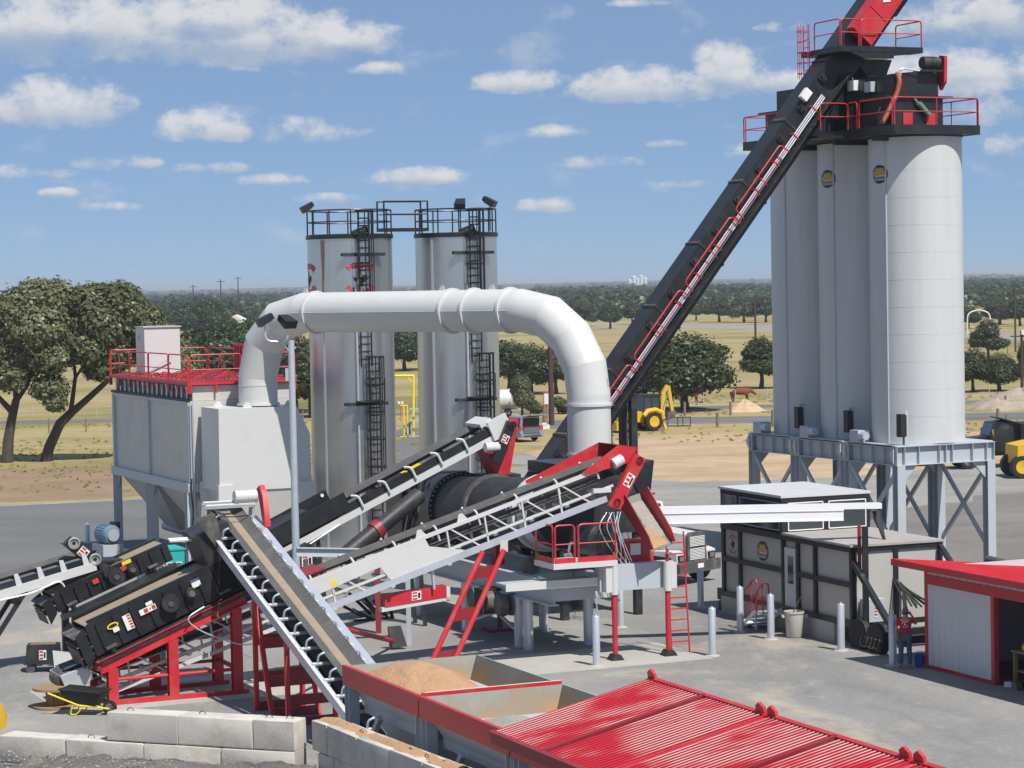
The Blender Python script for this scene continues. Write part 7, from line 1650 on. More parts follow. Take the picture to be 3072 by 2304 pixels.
for k in range(9):
    s = b1.lerp(a1, .15+.02*k); e_ = FHs(XE+.9+.1*(k % 3), 1.5+.12*k, 1.25+.05*(k % 2)); mm_ = s.lerp(e_, .5)+Vector((-.1, 0, -.45-.06*k))
    MB().path(rounded([s, s.lerp(mm_, .7), mm_, e_], .8, 5), .032, 5).build('cable', 'black_rubber', t)
for k in range(9):
    s = FHs(XE+.5+.1*k, .1, .55); e_ = FHs(XE+1.2+.12*k, -.15, .5); MB().path(rounded([s, FHs(XE+.6+.12*k, -.1, .2), FHs(XE+1.0+.12*k, -.12, .12+.02*(k % 4)), e_], .3, 4), .02, 5).build('loose_cable', 'weathered_post' if k % 2 else 'black_rubber', t)
# ================================================================== SHED
SA = G(2100+1400/2.064, 1500+1040/2.064); SB = G(2100+1830/2.064, 1500+1150/2.064); sdv = SB-SA; sang = math.atan2(sdv.y, sdv.x); FSh = Frame(SA, sang)    # x along the front towards the camera, y back
t = thing('red_trimmed_shed', 'white metal shed with red trim, red roof and open bay', 'shed', FSh(3.5, 2), sang)
SLn, SW, SHt = 8.5, 4.6, 3.0; dl = sdv.length
n = int(dl/.12)
vs = []; 
for i in range(n+1):
    x = .16+(dl-.32)*i/n; vs.append((x, .02 if i % 3 else -.012))
b = MB(FSh); b._add([(x, y, .12) for x, y in vs]+[(x, y, 2.5) for x, y in vs], [(i, i+1, n+2+i, n+1+i) for i in range(n)]); b.build('ribbed_panel', 'siding_white', t, smooth=False)
MB(FSh).box(0, .16, -.03, .12, .016, SHt).build('corner_trim', 'red_paint', t); MB(FSh).box(dl-.16, dl, -.03, .12, .016, 2.5).build('jamb_trim', 'red_paint', t)
MB(FSh).box(.16, dl-.16, -.028, .1, .016, .12).build('sill_trim', 'red_paint', t); MB(FSh).box(.16, SLn, -.028, .1, 2.5, 2.78).build('header_trim', 'red_paint', t)
n = int((SLn-.16)/.12); vs = [(.16+(SLn-.16)*i/n, .02 if i % 3 else -.012) for i in range(n+1)]
b = MB(FSh); b._add([(x, y, 2.78) for x, y in vs]+[(x, y, SHt+.02) for x, y in vs], [(i, i+1, n+2+i, n+1+i) for i in range(n)]); b.build('ribbed_panel', 'siding_white', t, smooth=False)
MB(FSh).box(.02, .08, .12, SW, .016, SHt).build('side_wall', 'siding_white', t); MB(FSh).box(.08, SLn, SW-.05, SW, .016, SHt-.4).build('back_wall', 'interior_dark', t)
MB(FSh).box(SLn-.05, SLn, .1, SW, .016, SHt-.2).build('side_wall', 'siding_white', t)
MB(FSh).prism([(-.62, -.75, SHt+.13), (-.62, SW+.35, SHt-.42), (-.62, SW+.35, SHt-.36), (-.62, -.75, SHt+.19)], (SLn+1.2, 0, 0)).build('roof', 'red_paint', t)
for k in range(22): MB(FSh).prism([(-.55+.42*k, -.74, SHt+.19), (-.55+.42*k, SW+.34, SHt-.36), (-.55+.42*k, SW+.34, SHt-.33), (-.55+.42*k, -.74, SHt+.22)], (.05, 0, 0)).build('roof_rib', 'red_paint', t)
MB(FSh).prism([(-.63, -.77, SHt+.02), (SLn+.6, -.77, SHt+.02), (SLn+.6, -.77, SHt+.21), (-.63, -.77, SHt+.21)], (0, .02, 0)).build('fascia', 'red_paint', t)
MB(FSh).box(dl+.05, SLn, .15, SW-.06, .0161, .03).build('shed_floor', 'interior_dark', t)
wb = thing('work_bench', 'brown timber work bench standing in the open bay of the shed', 'bench', FSh(dl+.6, .8), sang)
for x in (dl+.25, dl+1.6):
    for y in (.5, 1.1): MB(FSh).box(x-.05, x+.05, y-.05, y+.05, .03, .95).build('leg', 'timber', wb)
MB(FSh).box(dl+.15, dl+1.75, .42, 1.2, .95, 1.0).build('bench_top', 'timber', wb); MB(FSh).box(dl+.2, dl+1.7, .5, 1.1, .4, .44).build('shelf', 'timber', wb)
for k, (dx, dy, r, h, m, lab, cat) in enumerate(((.45, .7, .10, .22, 'lemon_paint', 'yellow tin on the work bench', 'tin'), (.75, .8, .06, .3, 'chrome', 'shiny bottle on the work bench', 'bottle'), (1.1, .7, .09, .18, 'dusty_steel', 'grey pot on the work bench', 'pot'))):
    p = FSh(dl+dx, dy, 1.001); tag(MB().lathe([(r, 0), (r, h*.7), (r*.5, h*.8), (r*.5, h)], 14, p).build('bench_'+cat, m), lab, cat)
for k, (dx, dy) in enumerate(((.45, .1), (.75, .25), (1.0, .05))):
    p = FSh(dl+dx, dy, .031); tag(MB(Frame(p, k)).prism([(-.12, -.1, 0), (.12, -.12, 0), (.1, .1, 0), (-.1, .08, 0)], (.02, .03, .14+.03*k)).build('scrap_piece', 'chrome' if k else 'galvanised'), ['bright scrap piece at the bay threshold, leftmost', 'bright scrap piece at the bay threshold, middle', 'bright scrap piece at the bay threshold, nearest the camera'][k], 'scrap')
bp_ = G(2100+1362/2.064, 1500+1035/2.064); t = thing('bucket', 'blue plastic bucket behind the standing person', 'bucket', bp_, 0); MB().lathe([(.14, .02), (.17, .36), (.18, .38), (.16, .38), (.13, .06)], 20, bp_).build('pail', 'blue_plastic', t); MB().path([(bp_.x+.17*math.cos(a), bp_.y, .36+.12*math.sin(a)) for a in np.linspace(0, math.pi, 9)], .008, 4).build('bail', 'galvanised', t)
pp = AT(2960, 1690, 76.0); t = thing('steel_pipe', 'grey steel pipe lying on trestles behind the shed roof', 'pipe', (pp.x, pp.y, 0), 0); MB().tube(AT(2962, 1678, 76.5), AT(3200, 1730, 74), .13, 14).build('tube', 'dusty_steel', t)
q = AT(3060, 1712, 75.4); MB().bar((q.x, q.y, .02), (q.x, q.y, q.z-.1), .2, .2).build('trestle', 'dusty_steel', t)
# ================================================================== BOLLARDS
z4 = lambda x, y: (2100+x/2.064, 1500+y/2.064)
BOL = [(z4(78, 968), 1.5, 'bollard right of the red ladder'), (z4(250, 820), 1.5, 'bollard left of the entry steps'), (z4(440, 865), 1.45, 'shaded bollard in front of the entry steps'), (z4(875, 935), 1.47, 'bollard at the near corner of the control house'),
       (z4(1195, 1030), 1.53, 'bollard beside the person in red'), ((1400+805/2.064, 1500+1030/2.064), 1.53, 'bollard in front of the left red jack leg'), ((1400+955/2.064, 1500+790/2.064), 1.3, 'bollard behind the red jack legs, in the open'), ((1400+1450/2.064, 1500+670/2.064), 1.35, 'dark bollard in front of the white truck'), ((544/2.064, 1500+268/2.064), .9, 'bollard on the asphalt left of the fan motor'), ((870/2.064, 1500+640/2.064), 1.4, 'left bollard between the screen and the teal cabinet'), ((940/2.064, 1500+660/2.064), 1.3, 'right bollard between the screen and the teal cabinet')]
for (px, h, lab) in BOL:
    p = G(*px); t = thing('bollard', 'galvanised '+lab, 'bollard', p, 0, 'galvanised bollards around the plant')
    MB().lathe([(.115, .02), (.115, h-.03), (.10, h-.005), (.03, h)], 18, p).build('pipe', 'galvanised', t); MB().lathe([(.03, h), (.035, h+.03), (.01, h+.045)], 10, p).build('cap_bolt', 'galvanised', t)
    MB().lathe([(.24, .0), (.22, .035), (.12, .05)], 16, p).build('collar', 'footing_concrete', t)
# ================================================================== SKINNED FIGURES
def skin_obj(name, verts, edges, radii, m, parent, fr, subdiv=2, root=0):
    me = bpy.data.meshes.new('tmp'); me.from_pydata([tuple(v) for v in verts], edges, []); me.update()
    o = bpy.data.objects.new('tmp', me); COL.objects.link(o)
    sk = o.modifiers.new('s', 'SKIN'); sb = o.modifiers.new('d', 'SUBSURF'); sb.levels = subdiv
    for i, v in enumerate(me.skin_vertices[0].data):
        r = radii[i]; v.radius = (r, r) if not isinstance(r, tuple) else r; v.use_root = (i == root)
    dg = bpy.context.evaluated_depsgraph_get(); dg.update(); em = bpy.data.meshes.new_from_object(o.evaluated_get(dg))
    V = np.zeros(len(em.vertices)*3); em.vertices.foreach_get('co', V); fs = [tuple(p.vertices) for p in em.polygons]
    bpy.data.objects.remove(o); bpy.data.meshes.remove(me); bpy.data.meshes.remove(em)
    b = MB(fr); b._add(V.reshape(-1, 3).tolist(), fs); return b.build(name, m, parent, angle=180)
pp = G(2100+1272/2.064, 1500+1045/2.064)
t = thing('person', 'person in red T-shirt and jeans, back turned, hand raised to the ear', 'person', pp, 0)
FPn = Frame((pp.x, pp.y, .02), R_(80-90))       # local +y = facing direction (away from the camera, a little to the right)
# body skeleton: one continuous surface
J = dict(pel=(0, 0, .95), spine=(0, .0, 1.15), chest=(0, .01, 1.36), neck=(0, .02, 1.50), skull=(.015, .05, 1.62), crown=(.02, .06, 1.70), shL=(-.19, 0, 1.43), elL=(-.26, .02, 1.15), wrL=(-.24, .16, .93), hnL=(-.24, .20, .85),
         shR=(.19, 0, 1.43), elR=(.33, .16, 1.28), wrR=(.20, .20, 1.53), hnR=(.135, .16, 1.60), hpL=(-.10, 0, .92), knL=(-.12, .03, .50), anL=(-.13, 0, .09), toL=(-.14, .16, .04), hpR=(.10, 0, .92), knR=(.12, .04, .50), anR=(.14, .0, .09), toR=(.16, .16, .04))
nm = list(J); ix = {k: i for i, k in enumerate(nm)}
E_ = [('pel', 'spine'), ('spine', 'chest'), ('chest', 'neck'), ('neck', 'skull'), ('skull', 'crown'), ('chest', 'shL'), ('shL', 'elL'), ('elL', 'wrL'), ('wrL', 'hnL'), ('chest', 'shR'), ('shR', 'elR'), ('elR', 'wrR'), ('wrR', 'hnR'), ('pel', 'hpL'), ('hpL', 'knL'), ('knL', 'anL'), ('anL', 'toL'), ('pel', 'hpR'), ('hpR', 'knR'), ('knR', 'anR'), ('anR', 'toR')]
rad = dict(pel=(.15, .11), spine=(.14, .10), chest=(.17, .11), neck=.055, skull=(.078, .095), crown=(.06, .075), shL=.062, elL=.045, wrL=.032, hnL=.036, shR=.062, elR=.045, wrR=.032, hnR=.036, hpL=.088, knL=.058, anL=.042, toL=.035, hpR=.088, knR=.058, anR=.042, toR=.035)
body = skin_obj('body', [J[k] for k in nm], [(ix[a], ix[b]) for a, b in E_], [rad[k] for k in nm], 'skin', t, FPn)
def part_of(name, keys, edges, grow, m):
    kk = {k: i for i, k in enumerate(keys)}
    pos = [J[k] if k in J else EX[k][0] for k in keys]; rr = []
    for k in keys:
        r = rad[k] if k in rad else EX[k][1]; rr.append((r[0]+grow, r[1]+grow) if isinstance(r, tuple) else r+grow)
    return skin_obj(name, pos, [(kk[a], kk[b]) for a, b in edges], rr, m, body, FPn)
EX = dict(hem=((0, 0, .90), (.165, .125)), slL=((-.235, .01, 1.24), .056), slR=((.275, .1, 1.34), .056), cuL=((-.13, 0, .11), .05), cuR=((.14, 0, .11), .05), col=((0, .015, 1.47), (.07, .065)))
part_of('t_shirt', ['hem', 'spine', 'chest', 'shL', 'slL', 'shR', 'slR', 'col'], [('hem', 'spine'), ('spine', 'chest'), ('chest', 'shL'), ('shL', 'slL'), ('chest', 'shR'), ('shR', 'slR'), ('chest', 'col')], .022, 'shirt_red')
part_of('jeans', ['pel', 'hpL', 'knL', 'cuL', 'hpR', 'knR', 'cuR'], [('pel', 'hpL'), ('hpL', 'knL'), ('knL', 'cuL'), ('pel', 'hpR'), ('hpR', 'knR'), ('knR', 'cuR')], .022, 'denim')
MB(FPn).lathe([(.0, .115), (.06, .105), (.095, .06), (.102, .0), (.10, -.01)], 18, (.018, .055, 1.66), (0, .0, 1), capped=False).build('cap', 'cap_grey', body)
MB(FPn).prism([(-.07, .13, 1.665), (.10, .13, 1.665), (.075, .235, 1.65), (-.045, .235, 1.65)], (0, 0, .012)).build('cap_peak', 'cap_grey', body)
MB(FPn).lathe([(.088, 0), (.092, .06)], 16, (.016, .045, 1.585), (0, 0, 1), capped=False).build('hair', 'hair', body)
for s in (-1, 1): MB(FPn).lathe([(.0, 0), (.022, .004), (.028, .012), (.0, .02)], 10, (.015+s*.092, .05, 1.60), (s, 0, 0), capped=False).build('ear', 'skin', body)
MB(FPn).prism([(.003, .135, 1.60), (.03, .135, 1.60), (.016, .165, 1.595), (.016, .14, 1.64)], (0, -.01, 0)).build('nose', 'skin', body)
for s, c0, dr in ((-1, (-.24, .20, .85), (0, .25, -1)), (1, (.135, .16, 1.60), (-.5, -.3, .8))):
    c0 = np.array(c0); d = np.array(dr, float); d /= np.linalg.norm(d); a = np.cross(d, [0, 1, 0.2]); a /= np.linalg.norm(a); n_ = np.cross(d, a)
    for k, ln in enumerate((.07, .082, .078, .062)): q = c0+a*(k-1.5)*.018; MB(FPn).path([q, q+d*ln*.5+n_*.01, q+d*ln*.85+n_*.03, q+d*ln+n_*.05], .0095, 6).build('finger', 'skin', body)
    q = c0-a*.03; MB(FPn).path([q-d*.03, q-a*.02+d*.005, q-a*.022+d*.035+n_*.02], .011, 6).build('thumb', 'skin', body)
for s in (-1, 1): MB(FPn).hexa([(s*.14-.05, -.07, .0), (s*.14+.05, -.07, .0), (s*.15+.05, .22, .0), (s*.15-.05, .22, .0), (s*.14-.045, -.06, .1), (s*.14+.045, -.06, .1), (s*.15+.035, .18, .06), (s*.15-.035, .18, .06)]).build('boot', 'weathered_post', body)
MB(FPn).prism([(-.015, -.155, 1.28+.0), (.03, -.155, 1.3), (.02, -.155, 1.34), (-.03, -.155, 1.33)], (0, -.006, 0)).build('shirt_print', 'cloth_white', body)
for k in range(8):
    a = 2*math.pi*k/8
    if k in (0, 4): continue
    MB(FPn).bar((.085*math.cos(a), -.158, 1.31+.085*math.sin(a)), (.085*math.cos(a+.55), -.158, 1.31+.085*math.sin(a+.55)), .008, .02).build('shirt_print', 'cloth_white', body)
# ================================================================== SMALL THINGS ON THE LEFT
z1 = lambda x, y: (x/2.064, 1500+y/2.064)
p = G(*z1(345, 1285)); t = thing('cable_reel', 'wooden cable reel standing on its flange near the wheelbarrow', 'cable reel', p, 0)
MB().lathe([(.06, .02), (.62, .02), (.62, .08), (.06, .08)], 28, p).build('flange', 'timber', t); MB().lathe([(.0, .52), (.62, .52), (.62, .58), (.0, .58)], 28, p).build('flange', 'timber', t)
for k in range(14): a = 2*math.pi*k/14; MB().box(0, 1, 0, 1, 0, 1) if 0 else MB(Frame((p.x+.24*math.cos(a), p.y+.24*math.sin(a), 0), a)).box(-.02, .02, -.05, .05, .081, .519).build('stave', 'timber', t)
p = G(*z1(530, 1330)); t = thing('wheelbarrow', 'black tub wheelbarrow with yellow handles, tipped on its nose', 'wheelbarrow', p, R_(20)); f = Frame(p, R_(-15))
b = MB(f); lo = [(-.32, -.24, .32), (.38, -.2, .28), (.38, .2, .28), (-.32, .24, .32)]; hi = [(-.62, -.36, .74), (.62, -.34, .66), (.62, .34, .66), (-.62, .36, .74)]
b._add(lo+hi, [(0, 1, 2, 3), (0, 4, 5, 1), (1, 5, 6, 2), (2, 6, 7, 3), (3, 7, 4, 0)]); b._add([tuple(np.array(q)*.96+np.array([0, 0, .03])) for q in lo+hi], [(3, 2, 1, 0), (1, 5, 4, 0), (2, 6, 5, 1), (3, 7, 6, 2), (0, 4, 7, 3)]); b.build('tub', 'black_rubber', t, smooth=False)
MB(f).path([(q[0], q[1], q[2]) for q in hi], .025, 6, True).build('tub_rim', 'black_rubber', t)
for s in (-1, 1): MB(f).path([(-.95, s*.32, .62), (-.1, s*.24, .30), (.75, s*.1, .2)], .028, 6).build('handle', 'lemon_paint', t); MB(f).path(rounded([(-.25, s*.24, .32), (-.35, s*.24, .04), (-.15, s*.24, .04), (.05, s*.22, .3)], .08), .02, 5).build('leg', 'lemon_paint', t)
o = MB(f).lathe([(.12, -.05), (.2, -.04), (.21, 0), (.2, .04), (.12, .05)], 20, (.72, 0, .22), (0, 1, 0)).build('tyre', 'black_rubber', t); MB(f).tube((.72, -.06, .22), (.72, .06, .22), .12, 14).build('rim', 'dusty_steel', o)
p = G(*z1(278, 1062)); t = thing('black_machine_box', 'small black machine box with warning sticker on the ground', 'machine', p, A24); f = Frame(p, R_(5))
bx = MB(f).hexa([(-.55, -.3, .28), (.5, -.3, .28), (.5, .35, .28), (-.55, .35, .28), (-.5, -.28, .85), (.45, -.28, .85), (.45, .33, .85), (-.5, .33, .85)]).build('case', 'black_steel', t); hazard_label(bx, f, (-.02, -.302, .55), (1, 0, 0), (0, 0, 1), .22, .3)
MB(f).box(-.4, .35, -.2, .25, .855, .87).build('rusty_lid', 'rust_streak', t)
for x in (-.4, .4): MB(f).tube((x, -.25, .14), (x, .25, .14), .14, 12).build('roller', 'dusty_steel', t)
p = G(*z1(440, 1085)); t = thing('white_chute', 'loose white steel chute lying by the low end of the screen', 'chute', p, A24); f = Frame(p, R_(15))
MB(f).prism([(-.45, -.3, .03), (.1, -.3, .05), (.12, -.3, .62), (-.5, -.3, .72)], (0, .03, 0)).build('side', 'white_paint', t); MB(f).prism([(-.45, .4, .03), (.1, .4, .05), (.12, .4, .62), (-.5, .4, .72)], (0, .03, 0)).build('side', 'white_paint', t); MB(f).box(-.45, .12, -.27, .4, .03, .06).build('floor', 'white_paint', t)
MB(f).box(.1, .75, -.25, .35, .3, .56).build('bracket', 'dusty_steel', t)
# yellow loader, only its counterweight corner in view
p = AT(-62, 2190, 57.5); t = thing('wheel_loader', 'yellow loader counterweight peeping in at the lower left edge', 'loader', (p.x-.9, p.y, 0), 0); f = Frame((p.x, p.y, 0), R_(10))
cw = MB(f).prism([(-1.6, 0, .9), (.40, 0, 1.0), (.62, 0, 1.12), (.50, 0, 1.42), (.22, 0, 1.68), (-.2, 0, 1.86), (-1.6, 0, 1.95)], (0, 1.6, 0)).build('counterweight', 'yellow_paint', t)
for x, z in ((.25, 1.32), (.02, 1.18), (-.05, 1.5)): MB(f).box(x-.06, x+.06, -.012, -.002, z-.05, z+.05).build('grille_slot', 'black_paint', cw)
MB(f).box(-2.6, -.5, .1, 1.5, 1.9, 2.6).build('cab', 'yellow_paint', t)
for y in (-.1, 1.7): o = MB(f).lathe([(.3, -.25), (.68, -.25), (.72, -.1), (.72, .1), (.68, .25), (.3, .25)], 26, (-1.6, y, .74), (0, 1, 0)).build('tyre', 'black_rubber', t); MB(f).tube((-1.6, y-.2, .74), (-1.6, y+.2, .74), .33, 16).build('rim', 'yellow_paint', o)
p = G(1780, 1862); t = thing('step_ladder', 'pale blue folding step ladder under the drum frame', 'step ladder', p, 0); f = Frame((p.x, p.y, 0), R_(30))
mb_blue = mat('pale_blue', (.30, .45, .62), .5)
ladder(t, f, (0, 0, .03), (-.12, .2, 1.75), .42, (1, 0, 0), 'pale_blue', .022, .3); ladder(t, f, (-.1, .75, .03), (-.12, .24, 1.72), .38, (1, 0, 0), 'pale_blue', .018, .4)
# things between the tanks
t = thing('yellow_pipe_frame', 'tall yellow pipe gantry seen between the silver tanks', 'gantry', Gd(893, 940), 0); f0 = Gd(893, 945); 
h1 = Ad(893, 812, f0.y); l1 = Ad(850, 812, f0.y)
MB().path(rounded([(f0.x, f0.y, .02), h1, l1, (l1.x, f0.y, .02)], .05), .10, 8).build('frame', 'lemon_paint', t); MB().tube((f0.x, f0.y, h1.z-.5), (f0.x-.45, f0.y, h1.z-.02), .05, 6).build('brace', 'lemon_paint', t)
t = thing('yellow_valve_post', 'short yellow post with arm beside the blue barrel', 'post', Gd(876, 945), 0); f1 = Gd(876, 945); u1 = Ad(876, 876, f1.y)
for dx in (0, .28): MB().tube((f1.x+dx-.1, f1.y, .02), (f1.x+dx-.1, f1.y, u1.z), .06, 8).build('post', 'lemon_paint', t)
MB().tube((f1.x-.35, f1.y, u1.z), (f1.x+.2, f1.y, u1.z), .05, 8).build('arm', 'lemon_paint', t); MB().box(f1.x-.4, f1.x+.45, f1.y-.2, f1.y+.2, .02, .1).build('foot', 'lemon_paint', t)
p = Gd(888, 938); t = thing('barrel', 'blue barrel with red lid between the silver tanks', 'barrel', p, 0); MB().lathe([(.28, .02), (.30, .05), (.29, .3), (.31, .32), (.29, .34), (.29, .6), (.31, .62), (.29, .64), (.30, .88), (.27, .9)], 24, p).build('drum', 'blue_plastic', t); MB().lathe([(.0, .905), (.31, .90), (.31, .96), (.0, .98)], 24, p).build('lid', 'print_red', t)
p = Gd(900, 946); t = thing('pipe_rack', 'galvanised pipe rack at the foot of the right silver tank', 'rack', p, 0)
for z in (.12, 1.35, 2.2): MB().bar((p.x-.5, p.y, z), (p.x+1.2, p.y+.4, z+.02), .1, .1).build('rail', 'galvanised', t)
for x in (-.4, 1.0): MB().tube((p.x+x, p.y+.2, .02), (p.x+x, p.y+.2, 2.3), .05, 8).build('post', 'galvanised', t)
p = Gd(866, 912); q = Ad(868, 870, p.y); t = thing('small_sign', 'pair of small white sign plates on a red post', 'sign', p, 0); MB().tube((p.x, p.y, .02), (p.x, p.y, q.z), .03, 6).build('post', 'print_red', t)
for dx in (-.22, .05): MB().box(p.x+dx, p.x+dx+.2, p.y-.05, p.y-.03, q.z-.1, q.z+.12).build('plate', 'label_white', t)
p = Ad(884, 992, 99.0); t = thing('yellow_hopper', 'yellow tilting hopper in front of the right silver tank', 'hopper', (p.x, p.y, 0), 0); f = Frame((p.x, p.y, 0), R_(20))
MB(f).prism([(-.45, 0, 3.7), (.4, 0, 3.75), (.5, 0, 4.2), (-.3, 0, 4.25)], (0, .7, 0)).build('hopper', 'lemon_paint', t); MB(f).box(-.15, .15, .2, .5, .02, 3.7).build('stand', 'black_steel', t)
# ================================================================== VEHICLES
def wheel(parent, fr, x, y, r, w, side=1, rim='chrome', tm='black_rubber'):
    o = MB(fr).lathe([(r*.58, -w/2), (r*.93, -w/2), (r, -w*.3), (r, w*.3), (r*.93, w/2), (r*.58, w/2)], 26, (x, y, r), (0, 1, 0), capped=False).build('tyre', tm, parent)
    MB(fr).lathe([(.02, -w*.32*side), (r*.25, -w*.34*side), (r*.3, -w*.2*side), (r*.52, -w*.22*side), (r*.6, -w*.48*side), (r*.6, w*.48*side), (.02, w*.4*side)], 24, (x, y, r), (0, 1, 0), capped=False).build('rim', rim, o)
    for k in range(6): a = math.pi/3*k; MB(fr).tube((x+r*.4*math.cos(a), y-(w*.24)*side, r+r*.4*math.sin(a)), (x+r*.4*math.cos(a), y-(w*.27)*side, r+r*.4*math.sin(a)), r*.06, 6).build('hand_hole', 'black_paint', o)
    return o
def dump_truck(label, loc, ang, paint, body_paint, rimm, body=True, sc=1.0):
    t = thing('dump_truck', label, 'truck', loc, ang, 'dump trucks'); f = Frame(loc, ang); f.a = f.a*sc
    # hood tapering to the grille
    MB(f).hexa([(-1.35, -.62, 1.0), (.62, -.50, 1.0), (.62, .50, 1.0), (-1.35, .62, 1.0), (-1.35, -.60, 1.92), (.60, -.46, 1.74), (.60, .46, 1.74), (-1.35, .60, 1.92)]).build('hood', paint, t)
    g = MB(f).prism([(.62, -.52, .78), (.62, .52, .78), (.62, .52, 1.72), (.62, .40, 1.82), (.62, -.40, 1.82), (.62, -.52, 1.72)], (.10, 0, 0)).build('grille_shell', 'dusty_steel', t)
    for k in range(16):
        z = .86+k*.052; m_ = 'label_white' if k not in (8,) else 'black_paint'
        MB(f).box(.722, .735, -.42, .42, z, z+.026).build('grille_bar', m_, g)
    for s in (-1, 1):
        MB(f).prism([(-.72, s*.62, .98), (-.60, s*.62, 1.16), (.40, s*.62, 1.2), (.66, s*.62, 1.12), (.70, s*.62, .62), (.52, s*.62, .62), (.42, s*.62, .98), (-.40, s*.62, 1.02)], (0, s*.50, 0)).build('fender', paint, t)
        hb = MB(f).box(.66, .715, s*.86-.2, s*.86+.2, .82, 1.06).build('headlight_bezel', 'black_paint', t); MB(f).box(.716, .73, s*.86-.13, s*.86+.13, .86, 1.02).build('headlight', 'chrome', hb)
        MB(f).box(.2, .3, s*1.10-.02, s*1.10+.03, 1.2, 1.28).build('marker_lamp', 'orange_hose', t)
        wheel(t, f, 0, s*.98, .52, .30, s, rimm)
        MB(f).box(-2.6, -2.52, s*1.30-.05, s*1.30+.12, 1.9, 2.5) and MB(f).box(-1.5, -1.44, s*1.28-.1, s*1.28+.1, 1.85, 2.35).build('mirror', 'chrome', t)
        MB(f).bar((-1.45, s*1.0, 2.3), (-1.45, s*1.3, 2.3), .03, .03).build('mirror_arm', 'chrome', t)
        for k in range(7): MB(f).box(-.85+k*.075, -.82+k*.075, s*.585-.02 if s < 0 else s*.585, s*.585 if s < 0 else s*.585+.02, 1.36, 1.6).build('hood_vent', 'dusty_steel', t)
    MB(f).box(.55, .86, -1.18, 1.18, .42, .80).build('bumper', 'dusty_steel', t); MB(f).box(.861, .868, -.15, .18, .56, .72).build('number_plate', 'label_white', t)
    # cab
    cabp = [(-1.35, 0, 1.0), (-1.35, 0, 1.95), (-1.62, 0, 2.72), (-2.75, 0, 2.78), (-2.85, 0, 1.0)]
    MB(f).prism([(x, -1.02, z) for x, _, z in cabp], (0, 2.04, 0)).build('cab', paint, t)
    MB(f).hexa([(-1.345, -.9, 2.0), (-1.345, .9, 2.0), (-1.60, .85, 2.66), (-1.60, -.85, 2.66), (-1.33, -.9, 2.0), (-1.33, .9, 2.0), (-1.585, .85, 2.66), (-1.585, -.85, 2.66)]).build('windscreen', 'glass', t)
    for s in (-1, 1): MB(f).prism([(-1.62, s*1.022, 1.95), (-1.85, s*1.022, 2.6), (-2.5, s*1.022, 2.62), (-2.5, s*1.022, 1.9)], (0, s*.006, 0)).build('side_window', 'glass', t)
    MB(f).box(-8.2, -1.2, -.45, .45, .72, .98).build('chassis', 'black_steel', t)
    for x in (-5.6, -6.9):
        for s in (-1, 1): wheel(t, f, x, s*.95, .52, .5, s, rimm)
    MB(f).tube((-2.95, -.9, 1.0), (-2.95, -.9, 3.1), .07, 10).build('exhaust_stack', 'chrome', t)
    if body:
        b = MB(f).prism([(-3.2, -1.2, 1.25), (-8.4, -1.2, 1.25), (-8.7, -1.2, 2.55), (-3.2, -1.2, 2.65)], (0, 2.4, 0)).build('dump_body', body_paint, t)
        for k in range(6): MB(f).box(-3.4-k*.95, -3.3-k*.95, -1.26, -1.201, 1.3, 2.58).build('body_rib', body_paint, b); MB(f).box(-3.4-k*.95, -3.3-k*.95, 1.201, 1.26, 1.3, 2.58).build('body_rib', body_paint, b)
        MB(f).prism([(-3.2, -1.2, 2.6), (-3.2, 1.2, 2.6), (-2.0, 1.1, 2.95), (-2.0, -1.1, 2.95)], (0, 0, .06)).build('cab_guard', body_paint, b)
    return t
wp = G(2022, 1756); a_ = R_(-42)
dump_truck('white conventional truck with tall grille under the cable tray', (wp.x+.35, wp.y+.9, .014), a_, 'white_paint', 'dark_red', 'tan_rim', True, 1.08)
bp = AT(2912, 1402, 143)
dump_truck('black dump truck at the right edge behind the silos', (bp.x-.2, 144.2, .014), R_(186), 'black_paint', 'black_steel', 'chrome')
# ---- yellow grader/loader at the right edge
p = AT(3062, 1428, 137); t = thing('yellow_loader', 'yellow loader with big front tyre cut by the right edge', 'loader', (p.x, p.y, .01), 0); f = Frame((p.x, p.y, .01), R_(185))
wheel(t, f, .25, -.9, .66, .5, -1, 'black_steel'); wheel(t, f, .25, 1.0, .66, .5, 1, 'yellow_paint'); wheel(t, f, -3.1, -.9, .72, .5, -1, 'yellow_paint'); wheel(t, f, -3.1, 1.0, .72, .5, 1, 'yellow_paint')
MB(f).prism([(.35, -1.2, .75), (.55, -1.2, .8), (.5, -1.2, 1.85), (-.5, -1.2, 2.05), (-4.2, -1.2, 2.0), (-4.2, -1.2, .9), (-.6, -1.2, .9)], (0, 2.4, 0)).build('body', 'yellow_paint', t); MB(f).box(-2.6, -1.0, -.9, .9, 2.05, 3.2).build('cab', 'glass', t); MB(f).box(-2.7, -.9, -1.0, 1.0, 3.2, 3.3).build('cab_roof', 'black_paint', t)
for k in range(3): MB(f).box(-.3-k*.3, -.2-k*.3, -1.21, -1.203, 1.2, 1.6).build('vent', 'black_paint', t)
